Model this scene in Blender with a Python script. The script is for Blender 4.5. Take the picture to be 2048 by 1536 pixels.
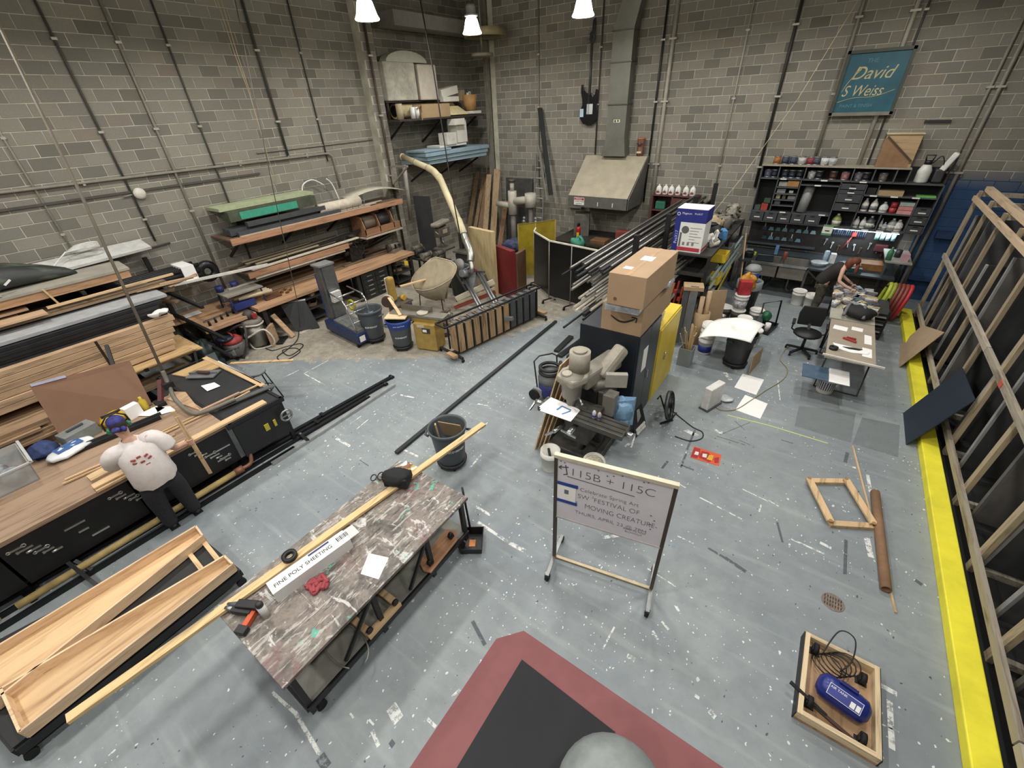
import bpy,bmesh,math,random
from mathutils import Vector as V,Matrix,noise
random.seed(7)
SC=bpy.context.scene
COL=SC.collection
PI=math.pi
for _o in list(bpy.data.objects):
    bpy.data.objects.remove(_o)

# ---------------------------------------------------------------- camera
EYE=(0.0,0.0,4.72)
YAW,PITCH,ROLL,FPX=-0.6311846,0.5867689,-0.0501493,841.1
_f=V((math.sin(YAW)*math.cos(PITCH),math.cos(YAW)*math.cos(PITCH),-math.sin(PITCH)))
_r=V((math.cos(YAW),-math.sin(YAW),0))
_u=_r.cross(_f)
_r2=_r*math.cos(ROLL)+_u*math.sin(ROLL)
_u2=-_r*math.sin(ROLL)+_u*math.cos(ROLL)
cam=bpy.data.cameras.new('camera')
cam.sensor_fit='HORIZONTAL'; cam.sensor_width=36.0
cam.lens=FPX/2048*36.0
cam.clip_start=0.05; cam.clip_end=200
camo=bpy.data.objects.new('camera',cam); COL.objects.link(camo)
camo.matrix_world=Matrix(((_r2.x,_u2.x,-_f.x,EYE[0]),(_r2.y,_u2.y,-_f.y,EYE[1]),(_r2.z,_u2.z,-_f.z,EYE[2]),(0,0,0,1)))
SC.camera=camo

# ---------------------------------------------------------------- world, exposure
w=bpy.data.worlds.new('world'); SC.world=w; w.use_nodes=True
w.node_tree.nodes['Background'].inputs[0].default_value=(0.75,0.85,1.0,1)
w.node_tree.nodes['Background'].inputs[1].default_value=0.02
SC.view_settings.view_transform='Standard'; SC.view_settings.look='None'
SC.view_settings.gamma=1.0; SC.view_settings.use_curve_mapping=False
SC.view_settings.exposure=-0.1
LAMP_W=78.0        # power of one high-bay lamp
LAMP_C=(1.0,0.975,0.93)

# ---------------------------------------------------------------- material helpers
MATS={}
def lin(c):
    return tuple(((x/12.92) if x <= 0.04045 else ((x+0.055)/1.055) ** 2.4) for x in c[:3])+(1.0,)
def hexc(h):
    return lin(tuple(int(h[i:i+2],16)/255 for i in (0,2,4)))
class NT:
    def __init__(s,name):
        s.m=bpy.data.materials.new(name); s.m.use_nodes=True
        s.t=s.m.node_tree; s.b=s.t.nodes['Principled BSDF']
    def n(s,ty,props=None,**ins):
        nd=s.t.nodes.new(ty)
        for k,v in (props or {}).items(): setattr(nd,k,v)
        for k,v in ins.items():
            key=int(k[1:]) if k[0] == 'i' and k[1:].isdigit() else k.replace('_',' ')
            s.put(nd.inputs[key],v)
        return nd
    def put(s,sock,v):
        if hasattr(v,'is_linked') or isinstance(v,bpy.types.NodeSocket): s.t.links.new(v,sock)
        else: sock.default_value=v
    def ramp(s,fac,*stops):
        nd=s.n('ShaderNodeValToRGB'); s.put(nd.inputs[0],fac)
        e=nd.color_ramp.elements
        while len(e) < len(stops): e.new(0.5)
        for i,(p,c) in enumerate(stops):
            e[i].position=p; e[i].color=c if len(c) == 4 else tuple(c)+(1,)
        return nd.outputs[0]
    def math(s,op,a,b=0.0):
        nd=s.n('ShaderNodeMath',{'operation': op}); s.put(nd.inputs[0],a); s.put(nd.inputs[1],b); return nd.outputs[0]
    def mix(s,fac,a,b,mode='MIX'):
        nd=s.n('ShaderNodeMix',{'data_type': 'RGBA','blend_type': mode})
        s.put(nd.inputs[0],fac); s.put(nd.inputs[6],a); s.put(nd.inputs[7],b); return nd.outputs[2]
    def bump(s,h,st=0.2,d=0.01):
        nd=s.n('ShaderNodeBump'); s.put(nd.inputs['Height'],h); nd.inputs['Strength'].default_value=st; nd.inputs['Distance'].default_value=d
        s.put(s.b.inputs['Normal'],nd.outputs[0])
G=lambda v: (v,v,v,1)
def mat(h,rough=0.55,metal=0.0,var=0.12,scale=6.0,name=None,emit=0.0,alpha=1.0,trans=0.0,bump=0.0):
    key=('m',h,rough,metal,var,scale,emit,alpha,trans,bump)
    if key in MATS: return MATS[key]
    t=NT(name or 'paint_'+h); c=hexc(h)
    if var > 0:
        nz=t.n('ShaderNodeTexNoise',Scale=scale,Detail=5.0,Roughness=0.6)
        tc=t.n('ShaderNodeTexCoord'); t.put(nz.inputs['Vector'],tc.outputs['Object'])
        dk=tuple(x*(1-var*1.6) for x in c[:3])+(1,); lt=tuple(min(1,x*(1+var)) for x in c[:3])+(1,)
        t.put(t.b.inputs['Base Color'],t.ramp(nz.outputs[0],(0.3,dk),(0.7,lt)))
        t.put(t.b.inputs['Roughness'],t.math('MULTIPLY_ADD',nz.outputs[0],0.2) if False else rough)
        if bump: t.bump(nz.outputs[0],bump,0.01)
    else:
        t.b.inputs['Base Color'].default_value=c
    t.b.inputs['Roughness'].default_value=rough; t.b.inputs['Metallic'].default_value=metal
    if emit: t.b.inputs['Emission Color'].default_value=c; t.b.inputs['Emission Strength'].default_value=emit
    if alpha < 1: t.b.inputs['Alpha'].default_value=alpha
    if trans: t.b.inputs['Transmission Weight'].default_value=trans
    MATS[key]=t.m; return t.m
def wood(h,axis='y',h2=None,scale=1.0,rough=0.6,knots=True):
    key=('w',h,axis,h2,scale,rough)
    if key in MATS: return MATS[key]
    t=NT('wood_'+h); c=hexc(h); d=hexc(h2) if h2 else tuple(x*0.55 for x in c[:3])+(1,)
    geo=t.n('ShaderNodeTexCoord'); oi=t.n('ShaderNodeObjectInfo')
    sc={'x': (1.2,14,14),'y': (14,1.2,14),'z': (14,14,1.2)}[axis]
    off=t.n('ShaderNodeVectorMath',{'operation': 'ADD'}); t.put(off.inputs[0],geo.outputs['Object'])
    cb=t.n('ShaderNodeCombineXYZ'); rr=t.math('MULTIPLY',oi.outputs['Random'],37.0)
    for i in range(3): t.put(cb.inputs[i],rr)
    t.put(off.inputs[1],cb.outputs[0])
    mp=t.n('ShaderNodeMapping'); t.put(mp.inputs['Vector'],off.outputs[0]); mp.inputs['Scale'].default_value=tuple(x*scale for x in sc)
    n1=t.n('ShaderNodeTexNoise',Scale=1.0,Detail=6.0,Roughness=0.65,Distortion=0.6); t.put(n1.inputs['Vector'],mp.outputs[0])
    n2=t.n('ShaderNodeTexNoise',Scale=3.1,Detail=3.0); t.put(n2.inputs['Vector'],mp.outputs[0])
    f=t.math('ADD',t.math('MULTIPLY',n1.outputs[0],0.75),t.math('MULTIPLY',n2.outputs[0],0.25))
    col=t.ramp(f,(0.36,d),(0.5,c),(0.72,tuple(min(1,x*1.12) for x in c[:3])+(1,)))
    vr=t.math('ADD',t.math('MULTIPLY',oi.outputs['Random'],0.3),0.82)
    hs=t.n('ShaderNodeHueSaturation',Saturation=0.82); t.put(hs.inputs['Color'],col); t.put(hs.inputs['Value'],vr)
    t.put(t.b.inputs['Base Color'],hs.outputs[0]); t.b.inputs['Roughness'].default_value=rough
    t.bump(f,0.12,0.004)
    MATS[key]=t.m; return t.m
def metal(h='9a9c9c',rough=0.35,var=0.1): return mat(h,rough,0.85,var,9.0)

# ---------------------------------------------------------------- mesh helpers
class MB:
    def __init__(s): s.v=[]; s.f=[]; s.s=[]
    def add(s,vs,fs,sm=False):
        b=len(s.v); s.v+=[V(x) for x in vs]
        for f in fs: s.f.append([b+i for i in f]); s.s.append(sm)
        return s
    def box(s,c,d,rz=0.0,rot=None):
        hx,hy,hz=d[0]/2,d[1]/2,d[2]/2
        M=rot if rot is not None else Matrix.Rotation(rz,3,'Z')
        vs=[V(c)+M @ V((x*hx,y*hy,z*hz)) for z in (-1,1) for x,y in ((-1,-1),(1,-1),(1,1),(-1,1))]
        return s.add(vs,[(0,3,2,1),(4,5,6,7),(0,1,5,4),(1,2,6,5),(2,3,7,6),(3,0,4,7)])
    def bb(s,x0,x1,y0,y1,z0,z1): return s.box(((x0+x1)/2,(y0+y1)/2,(z0+z1)/2),(x1-x0,y1-y0,z1-z0))
    def bar(s,p,q,w_,h_,up=(0,0,1)):
        p,q=V(p),V(q); d=(q-p); L=d.length; d.normalize()
        a=d.cross(V(up))
        if a.length < 1e-4: a=d.cross(V((0,1,0)))
        a.normalize(); b=a.cross(d)
        M=Matrix((a,d,b)).transposed()
        return s.box((p+q)/2,(w_,L,h_),rot=M)
    def cyl(s,p,q,r,r2=None,n=14,sm=True,caps=True):
        p,q=V(p),V(q); d=(q-p).normalized(); r2=r if r2 is None else r2
        a=d.cross(V((0,0,1)))
        if a.length < 1e-4: a=V((1,0,0))
        a.normalize(); b=d.cross(a)
        vs=[]
        for c,rr in ((p,r),(q,r2)):
            vs+=[c+(a*math.cos(2*PI*i/n)+b*math.sin(2*PI*i/n))*rr for i in range(n)]
        s.add(vs,[(i,(i+1) % n,n+(i+1) % n,n+i) for i in range(n)],sm)
        if caps: s.add(vs,[tuple(range(n))[::-1],tuple(range(n,2*n))])
        return s
    def tube(s,pts,r,n=8,closed=False):
        pts=[V(p) for p in pts]; m=len(pts); vs=[]; a=None
        for i,p in enumerate(pts):
            d=(pts[(i+1) % m]-pts[i-1]) if closed or 0 < i < m-1 else (pts[1]-pts[0] if i == 0 else pts[-1]-pts[-2])
            d.normalize()
            if a is None:
                a=d.cross(V((0,0,1)))
                if a.length < 1e-3: a=d.cross(V((0,1,0)))
            a=(a-d*a.dot(d))
            if a.length < 1e-5: a=d.orthogonal()
            a.normalize(); b=d.cross(a)
            rr=r[i] if isinstance(r,(list,tuple)) else r
            vs+=[p+(a*math.cos(2*PI*k/n)+b*math.sin(2*PI*k/n))*rr for k in range(n)]
        fs=[(i*n+k,i*n+(k+1) % n,((i+1) % m)*n+(k+1) % n,((i+1) % m)*n+k) for i in range(m if closed else m-1) for k in range(n)]
        s.add(vs,fs,True)
        if not closed: s.add(vs,[tuple(range(n))[::-1],tuple(range((m-1)*n,m*n))])
        return s
    def lathe(s,prof,c=(0,0,0),n=20,M=None,sm=True,cap=True):
        vs=[]; M=M or Matrix.Identity(3); c=V(c)
        for r,z in prof: vs+=[c+M @ V((r*math.cos(2*PI*i/n),r*math.sin(2*PI*i/n),z)) for i in range(n)]
        m=len(prof)
        s.add(vs,[(j*n+i,j*n+(i+1) % n,(j+1)*n+(i+1) % n,(j+1)*n+i) for j in range(m-1) for i in range(n)],sm)
        if prof[0] == prof[-1]: cap=False
        if cap and prof[0][0] > 1e-4: s.add(vs[:n],[tuple(range(n))[::-1]])
        if cap and prof[-1][0] > 1e-4: s.add(vs[-n:],[tuple(range(n))])
        return s
    def prism(s,poly,z0,z1,M=None,c=(0,0,0)):
        M=M or Matrix.Identity(3); n=len(poly); c=V(c)
        vs=[c+M @ V((x,y,z)) for z in (z0,z1) for x,y in poly]
        return s.add(vs,[tuple(range(n))[::-1],tuple(range(n,2*n))]+[(i,(i+1) % n,n+(i+1) % n,n+i) for i in range(n)])
    def slab(s,quad,t):
        q=[V(p) for p in quad]; nn=(q[1]-q[0]).cross(q[-1]-q[0]).normalized()*t; n=len(q)
        return s.add(q+[p+nn for p in q],[tuple(range(n))[::-1],tuple(range(n,2*n))]+[(i,(i+1) % n,n+(i+1) % n,n+i) for i in range(n)])
    def ball(s,c,r,n=14,m=9,M=None):
        r=(r,r,r) if not isinstance(r,(tuple,list)) else r; M=M or Matrix.Identity(3); c=V(c); vs=[]
        for j in range(m+1):
            t=PI*j/m
            vs+=[c+M @ V((r[0]*math.sin(t)*math.cos(2*PI*i/n),r[1]*math.sin(t)*math.sin(2*PI*i/n),-r[2]*math.cos(t))) for i in range(n)]
        return s.add(vs,[(j*n+i,j*n+(i+1) % n,(j+1)*n+(i+1) % n,(j+1)*n+i) for j in range(m) for i in range(n)],True)
    def jit(s,a,fr=6.0):
        for v in s.v: v+=noise.noise_vector(v*fr)*a+noise.noise_vector(v*fr*2.7)*a*.5
        return s
    def ring(s,c,R,r,M=None,n=20,k=8):
        M=M or Matrix.Identity(3); c=V(c)
        return s.tube([c+M @ V((R*math.cos(2*PI*i/n),R*math.sin(2*PI*i/n),0)) for i in range(n)],r,k,True)
RX=lambda a: Matrix.Rotation(a,3,'X')
RY=lambda a: Matrix.Rotation(a,3,'Y')
RZ=lambda a: Matrix.Rotation(a,3,'Z')
PMAT={}
def mesh_of(name,mb,off=None,M=None):
    me=bpy.data.meshes.new(name)
    vs=mb.v
    if M is not None: vs=[M @ v for v in vs]
    if off is not None: vs=[v-off for v in vs]
    me.from_pydata([tuple(v) for v in vs],[],mb.f)
    me.polygons.foreach_set('use_smooth',mb.s)
    bm=bmesh.new(); bm.from_mesh(me); bmesh.ops.remove_doubles(bm,verts=bm.verts,dist=1e-5); bmesh.ops.recalc_face_normals(bm,faces=bm.faces); bm.to_mesh(me); bm.free()
    return me
def bevel(o,wd):
    md=o.modifiers.new('bevel','BEVEL'); md.width=wd; md.segments=2; md.limit_method='ANGLE'; md.angle_limit=0.7
def thing(name,label,cat,loc=(0,0,0),rz=0.0,group=None,kind=None):
    o=bpy.data.objects.new(name,None); COL.objects.link(o); o.empty_display_size=0.1
    o.location=loc; o.rotation_euler=(0,0,rz); tag(o,label,cat,group,kind)
    PMAT[o.name]=Matrix.Translation(V(loc)) @ Matrix.Rotation(rz,4,'Z'); return o
def tag(o,label=None,cat=None,group=None,kind=None):
    if label: o['label']=label
    if cat: o['category']=cat
    if group: o['group']=group
    if kind: o['kind']=kind
    return o
SPLIT={'bracket','leg','label_text','caster','foot','eye','ear','post','upright','divider','rail_end','jointed_arm','sticker_mark','stand'}
INKED={'handwriting','lettering','smudges','fine_print','barcode','edge_labels','shirt_print','brand_text','slots','side_text'}
def pieces(mb):
    key={}; par=list(range(len(mb.v)))
    def find(a):
        while par[a] != a: par[a]=par[par[a]]; a=par[a]
        return a
    for i,v in enumerate(mb.v):
        k=(round(v.x,4),round(v.y,4),round(v.z,4))
        if k in key: par[find(i)]=find(key[k])
        else: key[k]=i
    for f in mb.f:
        for a in f[1:]: par[find(a)]=find(f[0])
    out={}
    for f,s in zip(mb.f,mb.s): out.setdefault(find(f[0]),[]).append((f,s))
    res=[]
    for fs in out.values():
        q=MB(); mp={}
        for f,s in fs:
            for a in f:
                if a not in mp: mp[a]=len(q.v); q.v.append(mb.v[a])
            q.f.append([mp[a] for a in f]); q.s.append(s)
        res.append(q)
    return res
def part(p,name,mb,m,bev=0.0,label=None,kind=None):
    if name in SPLIT:
        pc_=pieces(mb)
        if len(pc_) > 1: return [part1(p,name,q,m,bev,label,kind) for q in pc_][0]
    if name in INKED: kind='stuff'
    return part1(p,name,mb,m,bev,label,kind)
def part1(p,name,mb,m,bev=0.0,label=None,kind=None):
    M=PMAT[p.name]; me=mesh_of(name,mb,M=M.inverted()); me.materials.append(m)
    o=bpy.data.objects.new(name,me); COL.objects.link(o); o.parent=p; PMAT[o.name]=M
    if bev: bevel(o,bev)
    if label: o['label']=label
    if kind: o['kind']=kind
    return o
def solo(name,label,cat,mb,m,group=None,bev=0.0,kind=None):
    xs=[v.x for v in mb.v]; ys=[v.y for v in mb.v]; zs=[v.z for v in mb.v]
    off=V(((min(xs)+max(xs))/2,(min(ys)+max(ys))/2,min(zs)))
    me=mesh_of(name,mb,off); me.materials.append(m)
    o=bpy.data.objects.new(name,me); COL.objects.link(o); o.location=off; tag(o,label,cat,group,kind)
    PMAT[o.name]=Matrix.Translation(off)
    if bev: bevel(o,bev)
    return o
def struct(name,mb,m,label=None):
    me=mesh_of(name,mb); me.materials.append(m); o=bpy.data.objects.new(name,me); COL.objects.link(o)
    o['kind']='structure'; PMAT[o.name]=Matrix.Identity(4)
    if label: o['label']=label
    return o
def place(t,loc,rz=0.0): t.location=loc; t.rotation_euler=(0,0,rz); return t
def dup(root,loc,rz=0.0,label=None,group=None):
    r=root.copy(); COL.objects.link(r); r.location=loc; r.rotation_euler=(0,0,rz)
    if label: r['label']=label
    if group: r['group']=group
    for ch in list(root.children):
        c=ch.copy(); COL.objects.link(c); c.parent=r
        for g in list(ch.children):
            d=g.copy(); COL.objects.link(d); d.parent=c
    return r
def recolor(t,pname,m):
    for c in t.children:
        if c.name.split('.')[0] == pname:
            c.data=c.data.copy(); c.data.materials[0]=m
def text_mb(txt,size,M,c,ext=0.001,align='LEFT',shear=0.0,xs=1.0,thin=0.0):
    cu=bpy.data.curves.new('txt','FONT'); cu.body=txt; cu.size=size; cu.extrude=ext; cu.align_x=align; cu.shear=shear; cu.offset=-thin*size
    o=bpy.data.objects.new('txt',cu); COL.objects.link(o)
    dg=bpy.context.evaluated_depsgraph_get(); me=bpy.data.meshes.new_from_object(o.evaluated_get(dg))
    mb=MB(); mb.add([V(c)+M @ V((v.co.x*xs,v.co.y,v.co.z)) for v in me.vertices],[tuple(p.vertices) for p in me.polygons])
    bpy.data.objects.remove(o); bpy.data.curves.remove(cu); bpy.data.meshes.remove(me)
    return mb
def arc(c,r,a0,a1,n,ax='xy'):
    out=[]
    for i in range(n+1):
        a=a0+(a1-a0)*i/n; x,y=r*math.cos(a),r*math.sin(a)
        out.append(V(c)+V({'xy': (x,y,0),'xz': (x,0,y),'yz': (0,x,y)}[ax]))
    return out
def spline(pts,k=6):
    P=[V(p) for p in pts]; out=[]
    for i in range(len(P)-1):
        p0=P[max(i-1,0)]; p1=P[i]; p2=P[i+1]; p3=P[min(i+2,len(P)-1)]
        for j in range(k):
            t=j/k
            out.append(0.5*((2*p1)+(p2-p0)*t+(2*p0-5*p1+4*p2-p3)*t*t+(3*p1-p0-3*p2+p3)*t ** 3))
    out.append(P[-1]); return out
U=lambda a,b: random.uniform(a,b)

BLACK=mat('191a1c',0.5,0,0.2); DKSTEEL=mat('232527',0.45,0.5,0.2); RUBBER=mat('141414',0.8,0,0.1)
WHITE=mat('e4e4e0',0.5,0,0.04); PAPER=mat('f0efec',0.8,0,0.02); STEEL=metal('9b9d9d'); CHROME=metal('c9cbcc',0.2)
PINE=wood('d3ac72','y'); PINEX=wood('d3ac72','x'); PINEZ=wood('d3ac72','z'); PLY=wood('b58f63','y',None,0.7); CARD=mat('9f8867',0.85,0,0.05)
GREYPL=mat('4b5257',0.5,0,0.06); KRAFT=mat('a88f70',0.85,0,0.06)
INK=mat('20242c',0.8,0,0)

# ================================================================ SETTING
# ---- floor
t=NT('painted_concrete_floor')
geo=t.n('ShaderNodeNewGeometry'); pos=geo.outputs['Position']
nA=t.n('ShaderNodeTexNoise',Scale=0.55,Detail=6.0,Roughness=0.6); t.put(nA.inputs['Vector'],pos)
nB=t.n('ShaderNodeTexNoise',Scale=5.0,Detail=8.0,Roughness=0.7); t.put(nB.inputs['Vector'],pos)
mpS=t.n('ShaderNodeMapping'); t.put(mpS.inputs['Vector'],pos); mpS.inputs['Rotation'].default_value=(0,0,0.35); mpS.inputs['Scale'].default_value=(0.5,5.0,1)
nS=t.n('ShaderNodeTexNoise',Scale=1.6,Detail=4.0); t.put(nS.inputs['Vector'],mpS.outputs[0])
paint=t.ramp(nA.outputs[0],(0.3,hexc('788086')),(0.5,hexc('878f92')),(0.72,hexc('969d9d')))
paint=t.mix(t.ramp(nB.outputs[0],(0.42,G(0)),(0.75,G(0.4))),paint,hexc('6a7175'))
paint=t.mix(t.ramp(nS.outputs[0],(0.55,G(0)),(0.72,G(0.38))),paint,hexc('a4aaa8'))
conc=t.ramp(nB.outputs[0],(0.3,hexc('827c70')),(0.7,hexc('b0a998')))
conc=t.mix(t.ramp(nA.outputs[0],(0.4,G(0)),(0.7,G(0.5))),conc,hexc('8c8880'))
def half(p,q):
    nx,ny=-(q[1]-p[1]),(q[0]-p[0]); L=math.hypot(nx,ny); nx /= L; ny /= L
    dt=t.n('ShaderNodeVectorMath',{'operation': 'DOT_PRODUCT'}); t.put(dt.inputs[0],pos); dt.inputs[1].default_value=(nx,ny,0)
    return t.math('ADD',dt.outputs['Value'],-(nx*p[0]+ny*p[1]))
hh=t.math('MINIMUM',half((-10.6,2.9),(-6.1,5.9)),half((-6.1,5.9),(-4.6,9.6)))
hh=t.math('ADD',hh,t.math('MULTIPLY',t.math('SUBTRACT',nB.outputs[0],0.5),1.2))
base=t.mix(t.ramp(t.math('ADD',t.math('MULTIPLY',hh,2.0),0.5),(0.35,G(0)),(0.65,G(1))),paint,conc)
def specks(scale,thr,dens,colr,base,seed):
    mp=t.n('ShaderNodeMapping'); t.put(mp.inputs['Vector'],pos); mp.inputs['Location'].default_value=(seed,seed*1.7,0); mp.inputs['Rotation'].default_value=(0,0,seed)
    mp.inputs['Scale'].default_value=(1,0.75,1)
    wb=t.n('ShaderNodeTexNoise',Scale=14.0,Detail=2.0); t.put(wb.inputs['Vector'],pos)
    vv=t.n('ShaderNodeVectorMath',{'operation': 'ADD'}); t.put(vv.inputs[0],mp.outputs[0])
    sc2=t.n('ShaderNodeVectorMath',{'operation': 'SCALE'}); t.put(sc2.inputs[0],wb.outputs['Color']); sc2.inputs['Scale'].default_value=0.05; t.put(vv.inputs[1],sc2.outputs[0])
    vo=t.n('ShaderNodeTexVoronoi',Scale=scale); t.put(vo.inputs['Vector'],vv.outputs[0])
    sep=t.n('ShaderNodeSeparateColor'); t.put(sep.inputs[0],vo.outputs['Color'])
    nm=t.n('ShaderNodeTexNoise',Scale=0.7,Detail=2.0); t.put(nm.inputs['Vector'],mp.outputs[0])
    rad=t.math('MULTIPLY',t.math('POWER',sep.outputs[0],4.0),t.math('MULTIPLY',thr,1.0))
    on=t.math('LESS_THAN',vo.outputs['Distance'],rad)
    keep=t.math('LESS_THAN',sep.outputs[1],t.math('MULTIPLY',t.ramp(nm.outputs[0],(0.45,G(0.08)),(0.66,G(1.0))),dens))
    return t.mix(t.math('MULTIPLY',t.math('MULTIPLY',on,keep),0.9),base,colr)
base=specks(7.0,0.13,0.5,hexc('d3d5d3'),base,4.1)
base=specks(15.0,0.24,0.8,hexc('d8dad8'),base,1.3)
base=specks(34.0,0.34,1.1,hexc('dcdedc'),base,9.2)
base=specks(24.0,0.26,0.7,hexc('3c4145'),base,6.4)
base=specks(6.0,0.12,0.2,hexc('6a8396'),base,2.2)
t.put(t.b.inputs['Base Color'],base)
t.put(t.b.inputs['Roughness'],t.ramp(nB.outputs[0],(0.2,G(0.42)),(0.8,G(0.65))))
t.bump(nB.outputs[0],0.05,0.01)
FLOOR=t.m
floor=struct('floor',MB().bb(-13.2,4.6,-6.5,15.6,-0.2,0.0),FLOOR)

# ---- masonry
def block_mat(attr):
    t=NT('concrete_block'); geo=t.n('ShaderNodeNewGeometry'); pos=geo.outputs['Position']
    if attr: at=t.n('ShaderNodeAttribute',{'attribute_name': 'tint'}); rnd=at.outputs['Fac']
    else: rnd=t.n('ShaderNodeObjectInfo').outputs['Random']
    n1=t.n('ShaderNodeTexNoise',Scale=38.0,Detail=4.0,Roughness=0.8); t.put(n1.inputs['Vector'],pos)
    n2=t.n('ShaderNodeTexNoise',Scale=0.6,Detail=3.0); t.put(n2.inputs['Vector'],pos)
    c=t.ramp(rnd,(0.0,hexc('726f66')),(0.35,hexc('87847a')),(0.9,hexc('969387')),(1.0,hexc('8c8378')))
    c=t.mix(t.ramp(n1.outputs[0],(0.35,G(0)),(0.75,G(0.35))),c,hexc('5f5b55'))
    c=t.mix(t.ramp(n2.outputs[0],(0.4,G(0)),(0.7,G(0.25))),c,hexc('716d68'))
    sx=t.n('ShaderNodeSeparateXYZ'); t.put(sx.inputs[0],pos)
    nz=t.math('MULTIPLY',t.math('SUBTRACT',n2.outputs[0],0.5),0.8)
    mx=t.math('MULTIPLY',t.math('GREATER_THAN',sx.outputs[0],2.06),t.math('GREATER_THAN',sx.outputs[1],13.6))
    mz=t.ramp(t.math('ADD',t.math('SUBTRACT',3.25,sx.outputs[2]),nz),(0.1,G(0)),(0.6,G(1)))
    c=t.mix(t.math('MULTIPLY',mx,mz),c,hexc('2d486c'))
    t.put(t.b.inputs['Base Color'],c); t.b.inputs['Roughness'].default_value=0.9
    t.bump(n1.outputs[0],0.35,0.006); return t.m
BLK_O,BLK_S=block_mat(False),block_mat(True)
def mortar_mat():
    t=NT('mortar'); geo=t.n('ShaderNodeNewGeometry'); n1=t.n('ShaderNodeTexNoise',Scale=3.0,Detail=4.0); t.put(n1.inputs['Vector'],geo.outputs['Position'])
    sx=t.n('ShaderNodeSeparateXYZ'); t.put(sx.inputs[0],geo.outputs['Position'])
    c=t.ramp(n1.outputs[0],(0.35,hexc('a5a293')),(0.65,hexc('c6c3b2')))
    mx=t.math('MULTIPLY',t.math('GREATER_THAN',sx.outputs[0],2.06),t.math('GREATER_THAN',sx.outputs[1],13.6))
    c=t.mix(t.math('MULTIPLY',mx,t.math('LESS_THAN',sx.outputs[2],2.9)),c,hexc('304c70'))
    t.put(t.b.inputs['Base Color'],c); t.b.inputs['Roughness'].default_value=0.95; return t.m
MORTAR=mortar_mat()
BW_,BH_,JT=0.4064,0.2032,0.013
_full=MB()
def block_mb(mb,o,ud,nd,u0,u1,z0,z1):
    e=JT/2; d=0.007; k=0.004
    a=[o+ud*u+V((0,0,z)) for u,z in ((u0+e,z0+e),(u1-e,z0+e),(u1-e,z1-e),(u0+e,z1-e))]
    b=[o+ud*u+V((0,0,z))+nd*d for u,z in ((u0+e+k,z0+e+k),(u1-e-k,z0+e+k),(u1-e-k,z1-e-k),(u0+e+k,z1-e-k))]
    mb.add(a+b,[(4,5,6,7),(0,1,5,4),(1,2,6,5),(2,3,7,6),(3,0,4,7)])
def masonry(wall,o,ud,nd,L,H_,near,nobj=300,u_start=0.0,zmin=0.0):
    o,ud,nd=V(o),V(ud),V(nd); cells=[]
    rows=int(H_/BH_)
    for r in range(rows):
        u=-BW_/2 if r % 2 else 0.0
        while u < L:
            a,b=max(u,0),min(u+BW_,L)
            if b-a > 0.06: cells.append((a,b,r*BH_,(r+1)*BH_))
            u+=BW_
    E_=V(EYE); scored=[]
    for c in cells:
        m=o+ud*((c[0]+c[1])/2)+V((0,0,(c[2]+c[3])/2)); v=m-E_
        z=v.dot(_f); px=abs(v.dot(_r2))/max(z,.01)*FPX; py=abs(v.dot(_u2))/max(z,.01)*FPX
        seen=z > 0 and px < 1024 and py < 768 and m.z > near
        scored.append(((0 if seen and c[1]-c[0] > 0.4 else 1),v.length,c))
    scored.sort(key=lambda q: (q[0],q[1]))
    one=MB(); block_mb(one,V((0,0,0)),ud,nd,0,BW_,0,BH_); me=mesh_of('block',one); me.materials.append(BLK_O)
    rest=MB(); tint=[]
    for i,(k,dd,c) in enumerate(scored):
        if i < nobj and k == 0:
            b=bpy.data.objects.new('block',me); COL.objects.link(b); b.location=o+ud*c[0]+V((0,0,c[2])); b.parent=wall
        else:
            block_mb(rest,o,ud,nd,*c); tint+=[random.random()]*8
    me2=bpy.data.meshes.new('blockwork'); me2.from_pydata([tuple(v) for v in rest.v],[],rest.f); me2.materials.append(BLK_S)
    at=me2.attributes.new('tint','FLOAT','POINT'); at.data.foreach_set('value',tint)
    b=bpy.data.objects.new('blockwork',me2); COL.objects.link(b); b.parent=wall; b['kind']='stuff'
HT=8.0
wall_back=struct('wall_back',MB().bb(-10.65,4.4,14.5,14.8,0,HT),MORTAR)
wall_recess=struct('wall_recess',MB().bb(-12.7,-10.85,14.95,15.25,0,HT).bb(-10.85,-10.65,14.5,15.2,0,HT),MORTAR)
masonry(wall_back,(-10.65,14.5,0),(1,0,0),(0,-1,0),15.0,HT,2.2)
masonry(wall_recess,(-12.3,14.95,0),(1,0,0),(0,-1,0),1.6,HT,2.2,0)
wall_left=struct('wall_left',MB().bb(-12.2,-11.9,-6.5,9.75,0,HT),MORTAR)
wall_corner=struct('wall_corner',MB().bb(-12.6,-12.3,10.2,14.95,0,HT),MORTAR)
wall_pilaster=struct('wall_pilaster',MB().bb(-12.3,-11.62,9.75,10.2,0,HT),MORTAR)
masonry(wall_left,(-11.9,9.75,0),(0,-1,0),(1,0,0),15.0,HT,2.0)
masonry(wall_corner,(-12.3,14.95,0),(0,-1,0),(1,0,0),4.75,HT,2.2,0)
masonry(wall_pilaster,(-11.62,10.2,0),(0,-1,0),(1,0,0),0.45,HT,2.2,0)
wall_right=struct('wall_right',MB().bb(4.3,4.6,-6.5,14.5,0,HT),mat('4a4a4c',0.8,0,0.15,2))
wall_front=struct('wall_front',MB().bb(-12.0,4.4,-6.6,-6.4,0,HT),mat('77736b',0.9,0,0.15,2))
ceiling=struct('ceiling',MB().bb(-13,4.6,-6.6,15.4,HT,HT+0.2),mat('3d3f40',0.9,0,0.15,2))
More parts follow.
